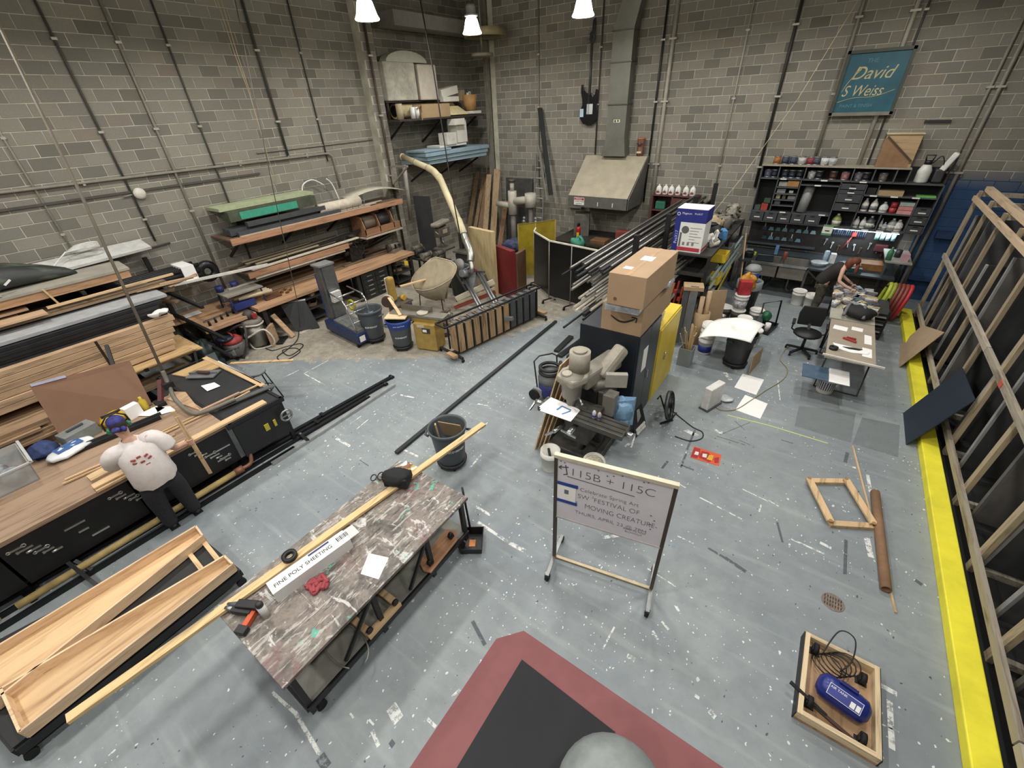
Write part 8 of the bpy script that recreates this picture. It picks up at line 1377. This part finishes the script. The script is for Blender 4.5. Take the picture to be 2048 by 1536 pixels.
for i in range(14):
    x=-1.25+(i % 8)*.17+(i // 8)*.05; z=1.42-(i // 8)*.25; col=('48657c','86bcd4','6f93a4','97bac4','5a6c74','8fc0cc','79a4ac','c2dfe4')[i % 8]
    t=thing('scraper',('wide paint scraper','putty knife')[i // 8]+' hanging in the row above the sink','scraper',(x,14.41,z),group='scrapers above the sink'); part(t,'blade',MB().prism([(-.07,-.02),(.07,-.02),(.04,.07),(-.04,.07)],-.005,.005,RX(PI/2),(x,14.42,z)),mat(col,.3,.4)); part(t,'handle',MB().bb(x-.012,x+.012,14.41,14.43,z+.07,z+.17),mat('1f2022' if i % 3 else 'c9d2d4',.5))
for i in range(16):
    x=.4+i*.045; t=thing('hung_brush','slim brush hanging under the strip light','brush',(x,14.38,1.5),group='brushes under the strip light'); part(t,'handle',MB().cyl((x,14.4,1.64),(x,14.4,1.5),.007,n=6),mat(('5a7fb5','2f3f7a','78b59a','9a86c4')[i % 4],.4)); part(t,'bristles',MB().cyl((x,14.4,1.5),(x,14.4,1.42),.012,n=6),mat('1f2a44',.6))
for i in range(4): x=1.32+i*.11; t=thing('hung_cup',('green topped','first white','second white','pale blue')[i]+' plastic cup hanging under the strip light','cup',(x,14.3,1.45)); part(t,'cup',MB().lathe([(.001,0),(.045,0),(.05,.16),(.001,.16)],(x,14.33,1.44),12),mat(('8fd0bd','bcd9e4','bcd9e4','9fc9e0')[i],.35)); part(t,'hook',MB().cyl((x,14.33,1.6),(x,14.42,1.64),.006),STEEL)
gs=thing('notice_card','green bordered notice card hanging beside the strip light','notice',(.24,14.02,1.45)); part(gs,'card',MB().bb(.12,.34,14.0,14.005,1.5,1.76),mat('dfe2d4',.6)); part(gs,'green_band',MB().bb(.12,.34,13.995,14.0,1.72,1.76).bb(.12,.34,13.995,14.0,1.5,1.55),mat('5f8f6c',.6)); part(gs,'dark_bar',MB().bb(.18,.28,13.995,14.0,1.6,1.625),INK)
CI=(('black_tray','black wash tray in the left sink','1f2326',(-.95,13.5,.78),(.4,.5,.1)),('blue_brush','blue handled brush standing in the sink','5f86b5',(-.75,13.7,.95),(.08,.05,.24)),('red_bottle','red brown bottle between the sinks','8a4a3c',(-.5,13.5,.9),(.1,.1,.2)),('clear_trays','stacked clear plastic trays on the counter','a9b0b0',(.3,13.4,.9),(.4,.4,.08)),('spray_bottle','pale blue spray bottle on the counter beside the person','a9c3d4',(.4,13.75,.9),(.12,.12,.28)),('white_tub','white tub leaning on the counter behind the person','d5dadb',(.55,13.7,.9),(.12,.16,.24)),('wood_tray','brown wooden tray on the right counter','8a6038',(1.35,13.6,.9),(.5,.4,.16)),('white_jar','white jar with green base on the right counter','d6d8d4',(1.05,13.4,.9),(.12,.12,.2)),('teal_bottle','dark teal bottle lying on the right counter','1f4a4a',(1.05,13.15,.9),(.3,.12,.1)),('grey_cups','grey cups clustered on the counter centre','8b9296',(.85,13.4,.9),(.3,.3,.14)),('yellow_sponge','yellow sponge beside the sink','b9b83a',(-1.28,13.6,.9),(.14,.12,.07)),('black_pot','black pot beside the yellow sponge','1b1c1e',(-1.35,13.3,.9),(.24,.24,.16)),('grey_plates','grey stacked dishes at the left counter end','8a8d8c',(-1.42,13.75,.9),(.2,.25,.08)))
for nm,lb,col,c,d in CI: solo(nm,lb,nm.split('_')[1],MB().lathe([(.001,0),(d[0]/2*.85,0),(d[0]/2,d[2]*.9),(d[0]/2*.8,d[2]),(.001,d[2]*.95)],c,12) if d[0] == d[1] else MB().box(V(c)+V((0,0,d[2]/2)),d,.1),mat(col,.4,0,.2,12),bev=.004)
for i in range(9): x=.3+i*.16; solo('pegboard_tool','small grey tool hanging on the lower pegboard','tool',MB().bar((x,14.42,1.3-(i % 3)*.07),(x+U(-.03,.03),14.42,1.15-(i % 3)*.07),.02,.02).box((x,14.42,1.3-(i % 3)*.07),(.05,.02,.04)),mat(('9a9c9c','c9c9c4','6a4a38')[i % 3],.5),'tools on the pegboard')
solo('red_tool','red tool hanging under the strip light','tool',MB().box((.85,14.38,1.5),(.09,.05,.1),.5).cyl((.83,14.4,1.45),(.7,14.38,1.1),.014),mat('b5403a',.5)); solo('dark_red_cloth','dark red cloth hanging on the right pegboard','cloth',MB().box((1.5,14.38,1.22),(.28,.08,.2)),mat('4a1a1e',.8),bev=.03)
sh2=thing('side_shelf','grey side shelf with jars beside the paint counter','shelf',(1.75,13.6,0)); part(sh2,'board',MB().bb(1.55,2.05,13.1,14.3,1.22,1.25),mat('8a8a80',.6)); part(sh2,'post',MB().bb(1.57,1.61,13.12,13.16,.9,1.22).bb(1.99,2.03,13.12,13.16,0,1.22).bb(1.99,2.03,14.2,14.24,0,1.22),mat('4a4c4c',.5)); solo('green_bottle','green bottle on the side shelf','bottle',MB().lathe([(.001,0),(.06,0),(.06,.2),(.02,.26),(.02,.3),(.001,.3)],(1.6,13.25,1.25),12),mat('3f7a58',.4)); solo('pink_box','pink box on the side shelf','box',MB().box((1.9,13.35,1.33),(.14,.2,.16)),mat('b58f96',.5)); solo('dark_jar','dark jar on the side shelf','jar',MB().cyl((1.78,13.6,1.25),(1.78,13.6,1.42),.07),mat('2f3234',.4))
fc_=thing('flat_file','dark flat file rack with open slots beside the paint table','flat file',(1.68,11.85,0))
for i in range(7): part(fc_,'tray',MB().bb(1.55,1.82,11.4,12.3,.08+i*.085,.1+i*.085),mat('9a9b98' if i % 2 else '3b3d3e',.5))
for x,y in ((1.56,11.42),(1.81,11.42),(1.56,12.28),(1.81,12.28)): part(fc_,'post',MB().bb(x-.02,x+.02,y-.02,y+.02,0,.66),BLACK)
hc_=thing('hose_coil','red and yellow green air hose coil hanging by the corner','hose coil',(2.0,12.9,0))
for i,col in enumerate(('a9b53a','8f9a35','6d3a30','7a3f34','8a3a34','b5303a')): part(hc_,'loop',MB().tube([V((1.74+i*.075+.06*math.sin(a),12.72+.26*math.cos(a),.46+.4*math.sin(a))) for a in [2*PI*k/22 for k in range(22)]],.042,8,True),mat(col,.5))
part(hc_,'hanger',MB().bar((1.72,12.72,.8),(2.16,12.72,.8),.05,.03).bar((1.94,12.72,0),(1.94,12.72,.8),.05,.04),BLACK)
# paint table and folding table
wt_=thing('craft_table','craft table covered with paint cups and scraps','table',(1.15,11.4,0)); part(wt_,'top',MB().bb(.74,1.5,10.3,12.4,.72,.75),mat('a9a597',.6)); 
for x in (.8,1.44):
    for y in (10.4,12.3): part(wt_,'leg',MB().bb(x-.02,x+.02,y-.02,y+.02,0,.72),DKSTEEL)
random.seed(21)
for i in range(72):
    x,y=.82+(i % 4)*.2+U(-.06,.06),10.92+(i // 4)*.082+U(-.03,.03); k=i % 4; col=('8f9498','c9c4b4','5d6672','7a5a48','dcdcd8','b8a070','4a5560')[i % 7]; wd_=('grey','cream','slate','brown','white','tan','dark blue')[i % 7]
    nm,mbb=(('paint_cup',MB().lathe([(.001,0),(.05,0),(.06,.1),(.05,.1),(.045,.015),(.001,.012)],(x,y,.75),12)),('paint_dish',MB().lathe([(.001,0),(.06,0),(.09,.04),(.08,.04),(.001,.015)],(x,y,.75),14)),('foam_scrap',MB().box((x,y,.775),(U(.1,.22),U(.06,.12),.07),U(0,3))),('wood_block',MB().box((x,y,.77),(U(.14,.26),.05,.05),U(-.4,.4))))[k]
    solo(nm,wd_+' '+nm.replace('_',' ')+' among the clutter on the craft table',nm.split('_')[1],mbb,mat(col,.5,0,.2,20),'clutter on the craft table')
bp=thing('backpack','black backpack with grey straps on the craft table end','backpack',(1.2,10.5,.75)); part(bp,'bag',MB().ball((1.2,10.52,.88),(.28,.22,.12),18,10).jit(.04,6),mat('202123',.8),.0); part(bp,'strap',MB().tube(spline([(1.08,10.75,.9),(1.0,10.55,1.0),(.95,10.3,.84)]),.03,6),mat('6a6b6c',.8)); part(bp,'strap',MB().tube(spline([(1.28,10.75,.9),(1.25,10.5,1.01),(1.28,10.28,.84)]),.03,6),mat('6a6b6c',.8))
ft2=thing('folding_table','tan topped folding table nearest the yellow kerb','table',(1.14,9.35,0)); part(ft2,'top',MB().bb(.77,1.5,8.5,10.25,.71,.75),mat('9d9282',.6,0,.06,4),.008); part(ft2,'front_edge',MB().bb(.76,1.51,8.47,8.5,.71,.755),mat('c3c0b4',.5))
for y,s in ((8.75,1),(10.0,-1)): part(ft2,'leg',MB().tube([(.82,y,.71),(.8,y-.12*s,.02),(1.47,y-.12*s,.02),(1.45,y,.71)],.014),BLACK)
for i,(q,lb) in enumerate(((((.82,9.75),(1.05,9.72),(1.07,9.92),(.84,9.95)),'left white sketch sheet on the folding table'),(((1.12,9.85),(1.3,9.83),(1.31,10.0),(1.13,10.02)),'small yellowish card on the folding table'),(((1.33,9.3),(1.44,9.3),(1.44,9.7),(1.33,9.72)),'narrow white strip on the folding table'),(((1.3,8.75),(1.44,8.74),(1.44,9.1),(1.3,9.12)),'white torn sheet at the near right table corner'))): solo('sketch_sheet',lb,'paper',MB().prism(q,.75,.753),PAPER)
cu_=solo('white_cutout','curved white cutout with a dark fish on the folding table','cutout',MB().prism([(.85,9.05),(.92,8.85),(1.15,8.78),(1.38,8.85),(1.4,8.95),(1.1,9.02)],.753,.765),PAPER); solo('dark_fish_cutout','dark fish shape lying on the white cutout','cutout',MB().prism([(1.0,8.94),(1.1,8.9),(1.25,8.92),(1.3,8.98),(1.15,8.98)],.766,.775),BLACK); solo('tape_reel','black tape reel on the folding table','tape',MB().lathe([(.03,0),(.07,0),(.07,.05),(.03,.05),(.03,0)],(.87,8.8,.75),18),BLACK); solo('red_scissors','red handled pliers on the folding table','pliers',MB().bar((1.0,9.35,.77),(1.2,9.25,.77),.04,.03).bar((1.05,9.4,.77),(1.2,9.38,.77),.03,.03),mat('9c3a34',.5)); plank('white tube lying along the near edge of the folding table',(.72,8.46,.775),(1.6,8.4,.775),.03,.03,mat('d5d1c6',.5),None,'white_tube','tube')
cs_=bucket((.97,8.55,0),'white bucket with a navy label under the floor panels',.2); part(cs_,'navy_label',MB().lathe([(.134,.08),(.1465,.26)],V(cs_.location),24),mat('2b2f52',.5)); solo('blue_square_sheet','square blue grey panel resting on the labelled bucket','panel',MB().box((.72,8.42,.41),(.4,.5,.012),.05),mat('44596e',.6)); solo('white_square_sheet','square white panel with a crack resting on the labelled bucket','panel',MB().box((1.08,8.42,.425),(.3,.52,.012),.03),PAPER)
# office chair
oc=thing('office_chair','black swivel office chair beside the folding table','chair',(.46,9.95,0)); c=V((.46,9.95,0))
for k in range(5): a=2*PI*k/5+.3; e=c+V((.3*math.cos(a),.3*math.sin(a),.07)); part(oc,'base_leg',MB().bar(c+V((0,0,.11)),e,.05,.035),BLACK); part(oc,'caster',MB().cyl(e+V((-.02,0,-.035)),e+V((.02,0,-.035)),.035),RUBBER)
part(oc,'gas_post',MB().cyl(c+V((0,0,.1)),c+V((0,0,.42)),.028),BLACK); part(oc,'seat',MB().lathe([(.001,.42),(.22,.42),(.26,.45),(.25,.49),(.001,.5)],c,20),BLACK); part(oc,'backrest',MB().prism([(-.22,.55),(.22,.55),(.24,.8),(.2,.97),(-.2,.97),(-.24,.8)],-.02,.02,RZ(.15) @ RX(PI/2),c+V((-.02,.22,0))),mat('1b1c1e',.6),.015); part(oc,'back_bracket',MB().bar(c+V((0,.1,.43)),c+V((-.02,.26,.65)),.05,.03),BLACK)
for s in (-1,1): part(oc,'armrest',MB().tube([c+V((s*.2,.02,.44)),c+V((s*.3,.02,.5)),c+V((s*.3,.02,.64))],.016).bar(c+V((s*.3,-.1,.66)),c+V((s*.3,.16,.66)),.06,.03),BLACK)
bucket((.1,12.75,0),'white lidded bucket under the paint counter',0); bucket((.4,12.65,0),'paint stained white bucket beside the person',0,False)
# person at the craft table
p2=thing('person','person with red brown hair in a dark top leaning over the craft table','person',(.5,12.25,0)); O2=V((.5,12.25,0))
def Q(x,y,z): return tuple(O2+V((x,y,z)))
J=[Q(0,0,.9)+(.13,.15)]; E2=[]
chain(J,E2,0,[Q(.08,-.02,1.06)+(.11,.14),Q(.2,-.05,1.2)+(.11,.15),Q(.28,-.06,1.27)+(.08,.12),Q(.35,-.07,1.31)+(.045,),Q(.4,-.08,1.34)+(.065,),Q(.46,-.09,1.39)+(.08,)])
chain(J,E2,3,[Q(.26,-.22,1.24)+(.05,),Q(.26,-.32,1.0)+(.042,),Q(.42,-.36,.92)+(.034,),Q(.55,-.38,.88)+(.026,)]); chain(J,E2,3,[Q(.26,.12,1.24)+(.05,),Q(.3,.2,1.0)+(.042,),Q(.45,.1,.92)+(.034,),Q(.55,0,.88)+(.026,)])
for s in (-1,1): chain(J,E2,0,[Q(-.0,s*.1,.8)+(.1,),Q(.02,s*.11,.46)+(.07,),Q(-.02,s*.11,.09)+(.042,),Q(.09,s*.12,.045)+(.035,)])
skin_part(p2,'body',J,E2,mat('c9a08c',.6,0,.05))
part(p2,'dark_top',MB().tube(spline([Q(-.04,0,.84),Q(.01,-.01,.97),Q(.1,-.025,1.09),Q(.2,-.05,1.2),Q(.29,-.06,1.27)],3),[.165,.165,.165,.163,.16,.16,.16,.165,.168,.17,.16,.14,.1],18),mat('2b2826',.85,0,.1))
Jt=[Q(0,0,.92)+(.15,.17)]; Et=[]
for s in (-1,1): chain(Jt,Et,0,[Q(0,s*.1,.78)+(.125,),Q(.02,s*.11,.44)+(.1,),Q(-.02,s*.11,.12)+(.075,)])
skin_part(p2,'camouflage_trousers',Jt,Et,mat('4a473a',.9,0,.45,14))
for s in (-1,1): part(p2,'shoe',MB().ball(Q(.06,s*.12,.045),(.13,.05,.05),12,6),BLACK)
part(p2,'hair',MB().ball(Q(.43,-.085,1.42),(.105,.095,.1),14,8).ball(Q(.34,-.09,1.36),(.09,.09,.13),12,7).ball(Q(.5,-.2,1.28),(.04,.04,.12),8,6),mat('6b3826',.7,0,.2,20)); part(p2,'face_nose',MB().ball(Q(.545,-.09,1.35),(.018,.014,.02),8,5),mat('c9a08c',.6,0,.05)); part(p2,'eye',MB().ball(Q(.53,-.06,1.39),.01,8,5).ball(Q(.53,-.12,1.39),.01,8,5),WHITE); part(p2,'ear',MB().ball(Q(.44,.0,1.36),(.02,.01,.028),8,5).ball(Q(.44,-.18,1.36),(.02,.01,.028),8,5),mat('c9a08c',.6,0,.05))
hand(p2,'hand',Q(.6,-.38,.85),(0,1,0),(-.9,0,.3),mat('c9a08c',.6,0,.05),.02); hand(p2,'hand',Q(.6,-.02,.85),(0,1,0),(-.9,0,.3),mat('c9a08c',.6,0,.05),.02)
solo('paint_brush','thin brush held in the hand of the person at the craft table','brush',MB().cyl(Q(.6,-.44,.85),Q(.62,-.28,.86),.012,n=8),PINE)

# ================================================================ RIGHT SIDE: SCENERY RACK
OLD=wood('a59a86','y','77664f'); OLDZ=wood('a3906f','z','6d5a42'); NEWY=wood('c8ab84','y')
sr=thing('scenery_rack','tall wooden stud rack along the right wall behind the kerb','rack',(2.6,6.0,0))
for z,m,h in ((.27,OLD,.09),(1.48,OLD,.09),(2.68,NEWY,.09),(2.86,NEWY,.09)): 
    for y0,y1 in ((-1.8,3.2),(3.2,8.2),(8.2,13.3)): part(sr,'rail',MB().bb(2.5 if z != 2.86 else 2.62,2.55 if z != 2.86 else 2.72,y0+.01,y1-.01,z-h/2,z+h/2),m)
y=13.25; k=0
while y > -1.8:
    part(sr,'stud',MB().bb(2.55,2.6,y-.05,y+.05,0,2.82),OLDZ); part(sr,'rear_post',MB().bb(3.75,3.8,y-.05,y+.05,0,2.82),OLDZ); part(sr,'top_tie',MB().bb(2.6,3.75,y-.03,y+.03,2.72,2.8),OLD); part(sr,'floor_tie',MB().bb(2.6,3.75,y-.03,y+.03,.02,.1),OLD); y -= 1.14; k+=1
part(sr,'end_panel',MB().bb(2.56,2.58,13.3,13.42,0,2.75),mat('a39c8c',.7))
part(sr,'red_mark',MB().bb(2.492,2.502,7.1,7.22,1.44,1.52),mat('b5554a',.6))
random.seed(5); y=12.9; i=0
while y > -1.6:
    h=U(2.0,2.65); lean=U(-.12,.12); f_=thing('scenery_flat','dark canvas scenery flat with a pale edge stored in the stud rack','scenery flat',(3.2,y,0),group='flats in the stud rack')
    part(f_,'canvas',MB().slab([(2.66,y,.12),(3.72,y,.12),(3.72,y+lean,h),(2.66,y+lean,h)],.03),mat(('3a3b3d','4b4c4e','2f3032','585552')[i % 4],.85,0,.25,2)); part(f_,'edge_stile',MB().bar((2.645,y+.0,.12),(2.645,y+lean,h),.03,.06),(mat('8a8a89',.7),mat('5b5a58',.7),mat('9b9a96',.7))[i % 3])
    y -= U(.7,1.15); i+=1
solo('upper_flat','large grey flat stored above the stud rack','scenery flat',MB().bb(2.75,4.2,4.0,11.6,3.25,3.3).bb(2.75,2.8,4.0,11.6,3.25,4.6),mat('6b7076',.8,0,.15,2)); solo('flat_ledge','wooden ledge carrying the large grey flat','ledge',MB().bb(2.72,4.25,3.9,11.7,3.18,3.25),mat('3a3a3a',.7))
for i in range(4): solo('ledge_bracket','steel bracket under the ledge over the stud rack','bracket',MB().bb(3.9,4.29,4.6+i*2.1,4.68+i*2.1,2.7,3.18),DKSTEEL,'brackets under the ledge')
solo('wall_cleat','blue painted bracket on the blue wall corner','bracket',MB().bb(2.4,2.7,14.3,14.49,1.6,1.75),mat('203759',.6)); solo('wall_cleat','lower blue painted bracket on the blue wall corner','bracket',MB().bb(2.3,2.75,14.3,14.49,.55,.62),mat('203759',.6))
# panels leaning on the kerb
solo('brown_hardboard','light brown hardboard sheet leaning over the yellow kerb','board',MB().slab([(2.14,10.23,0.00),(2.21,11.36,0.00),(2.50,11.90,0.32),(2.50,10.29,0.85)],.01),mat('a58f73',.7,0,.06,8)); solo('navy_hardboard','dark navy sheet leaning over the yellow kerb','board',MB().slab([(2.12,7.51,0.00),(2.13,8.47,0.00),(2.50,8.57,0.98),(2.50,7.52,1.01)],.012),mat('1f2a36',.5,0,.08))
# floor pieces right
wf=thing('open_stretcher','small open wooden frame lying on the floor','frame',(1.33,5.59,0.00)); cs4=[V((.93,5.82,0)),V((1.36,6.08,0)),V((1.67,5.37,0)),V((1.22,5.13,0))]
for a,b,z in ((0,3,.075),(1,2,.075),(0,1,.025),(3,2,.025)): part(wf,'rail',MB().bar(cs4[a]+V((0,0,z)),cs4[b]+V((0,0,z)),.085,.05 if z < .05 else .03),PINE,.003)
for q in cs4: part(wf,'bolt_recess',MB().cyl(q+V((0,0,.088)),q+V((0,0,.093)),.025,n=14),mat('a07c4c',.7))
solo('cardboard_pole','brown cardboard tube lying beside the wooden frame','tube',MB().lathe([(.04,0),(.052,0),(.052,1.62),(.04,1.62),(.04,0)],(1.78,4.42,.052),18,RZ(.05) @ RX(-PI/2)),mat('85664c',.8)); plank('long thin pale stick lying on the floor by the cardboard tube',V((1.44,7.04,0.00))+V((0,0,.01)),V((1.87,4.20,0.00))+V((0,0,.01)),.022,.018,PINE,None,'thin_stick','stick')
bx=thing('caster_tray','shallow wooden tray with casters and a blue air tank','tray',(1.38,2.95,0)); part(bx,'bottom',MB().bb(1.08,1.68,2.56,3.38,.0,.04),wood('b58a55','y','8a6236',.6))
for a in ((1.08,1.12,2.56,3.38),(1.64,1.68,2.56,3.38)): part(bx,'side',MB().bb(a[0],a[1],a[2],a[3],.04,.13),wood('d8bd8c','y'))
for a in ((2.56,2.6),(3.34,3.38)): part(bx,'end',MB().bb(1.12,1.64,a[0],a[1],.04,.13),wood('d8bd8c','x'))
part(bx,'black_edge',MB().bb(1.68,1.69,2.56,3.38,0,.12),BLACK); part(bx,'black_edge',MB().bb(1.07,1.08,2.56,3.38,0,.12),BLACK)
for x,y in ((1.18,3.26),(1.56,3.2),(1.17,2.72),(1.56,2.66)): cs5=thing('swivel_castor',('black caster at the far left corner of the tray','black caster at the far right corner of the tray','black caster at the near left corner of the tray','black caster at the near right corner of the tray')[(x > 1.3)+2*(y < 3)],'caster',(x,y,.04)); part(cs5,'plate',MB().box((x,y,.045),(.09,.07,.01)),BLACK); part(cs5,'wheel',MB().cyl((x-.018,y,.11),(x+.018,y,.11),.05),RUBBER); part(cs5,'fork',MB().box((x-.025,y,.08),(.006,.05,.07)).box((x+.025,y,.08),(.006,.05,.07)),BLACK)
ak=thing('air_tank','dark blue portable air tank with a white label in the tray','air tank',(1.4,2.86,.04)); NB=mat('232f7a',.3,.1,.06); part(ak,'tank',MB().lathe([(.001,-.2),(.06,-.195),(.105,-.16),(.115,-.1),(.115,.1),(.105,.16),(.06,.195),(.001,.2)],(1.39,2.88,.165),24,RZ(-.2) @ RY(PI/2)),NB); part(ak,'handle',MB().box((1.4,2.93,.285),(.14,.035,.025),-.2),mat('1b2563',.35),.008); LM=RZ(-.2) @ RX(.55); LC=V((1.39,2.88,.165))+LM @ V((0,0,.117))
part(ak,'label_border',MB().box(LC,(.25,.1,.003),rot=LM),WHITE); part(ak,'label',MB().box(LC+LM @ V((0,0,.001)),(.242,.092,.003),rot=LM),mat('26348a',.4)); part(ak,'label_box',MB().box(LC+LM @ V((.06,-.012,.002)),(.035,.05,.003),rot=LM).box(LC+LM @ V((.1,-.012,.002)),(.03,.05,.003),rot=LM),WHITE)
part(ak,'lettering',text_mb('AIR TANK',.028,LM,LC+LM @ V((-.115,.015,.003)),.0005),WHITE)
wire=MB()
for i in range(5): wire.tube([V((1.28+.03*i+.12*math.cos(a),3.16+.015*i+.1*math.sin(a),.09+.02*i+.02*math.sin(2*a))) for a in [2*PI*k/16 for k in range(16)]],.006,5,True)
solo('black_hose','tangled black air hose in the far end of the tray','hose',wire,BLACK); cord('loop_cable','thin black cable loop arching out of the tray',[(1.22,3.2,.14),(1.3,3.42,.3),(1.42,3.4,.32),(1.44,3.25,.2),(1.38,3.15,.1)],.006,BLACK,'cable')
for i,(p,q) in enumerate((((1.0,2.78,.14),(1.3,2.68,.1)),((1.16,2.72,.1),(1.52,2.6,.1)))): plank('black lever arm sticking out of the tray' if i == 0 else 'rusty flat bar lying in the tray',p,q,.03,.02,BLACK if i == 0 else mat('4a342c',.6,.3),None,'steel_lever','lever')
solo('white_cylinder','white plastic cylinder beside the air tank','cylinder',MB().cyl((1.5,3.05,.08),(1.57,2.95,.08),.035),WHITE); cord('tray_cable','black cord end on the floor below the tray',[(1.7,2.52),(1.78,2.5),(1.84,2.44),(1.86,2.35)],.008,BLACK)
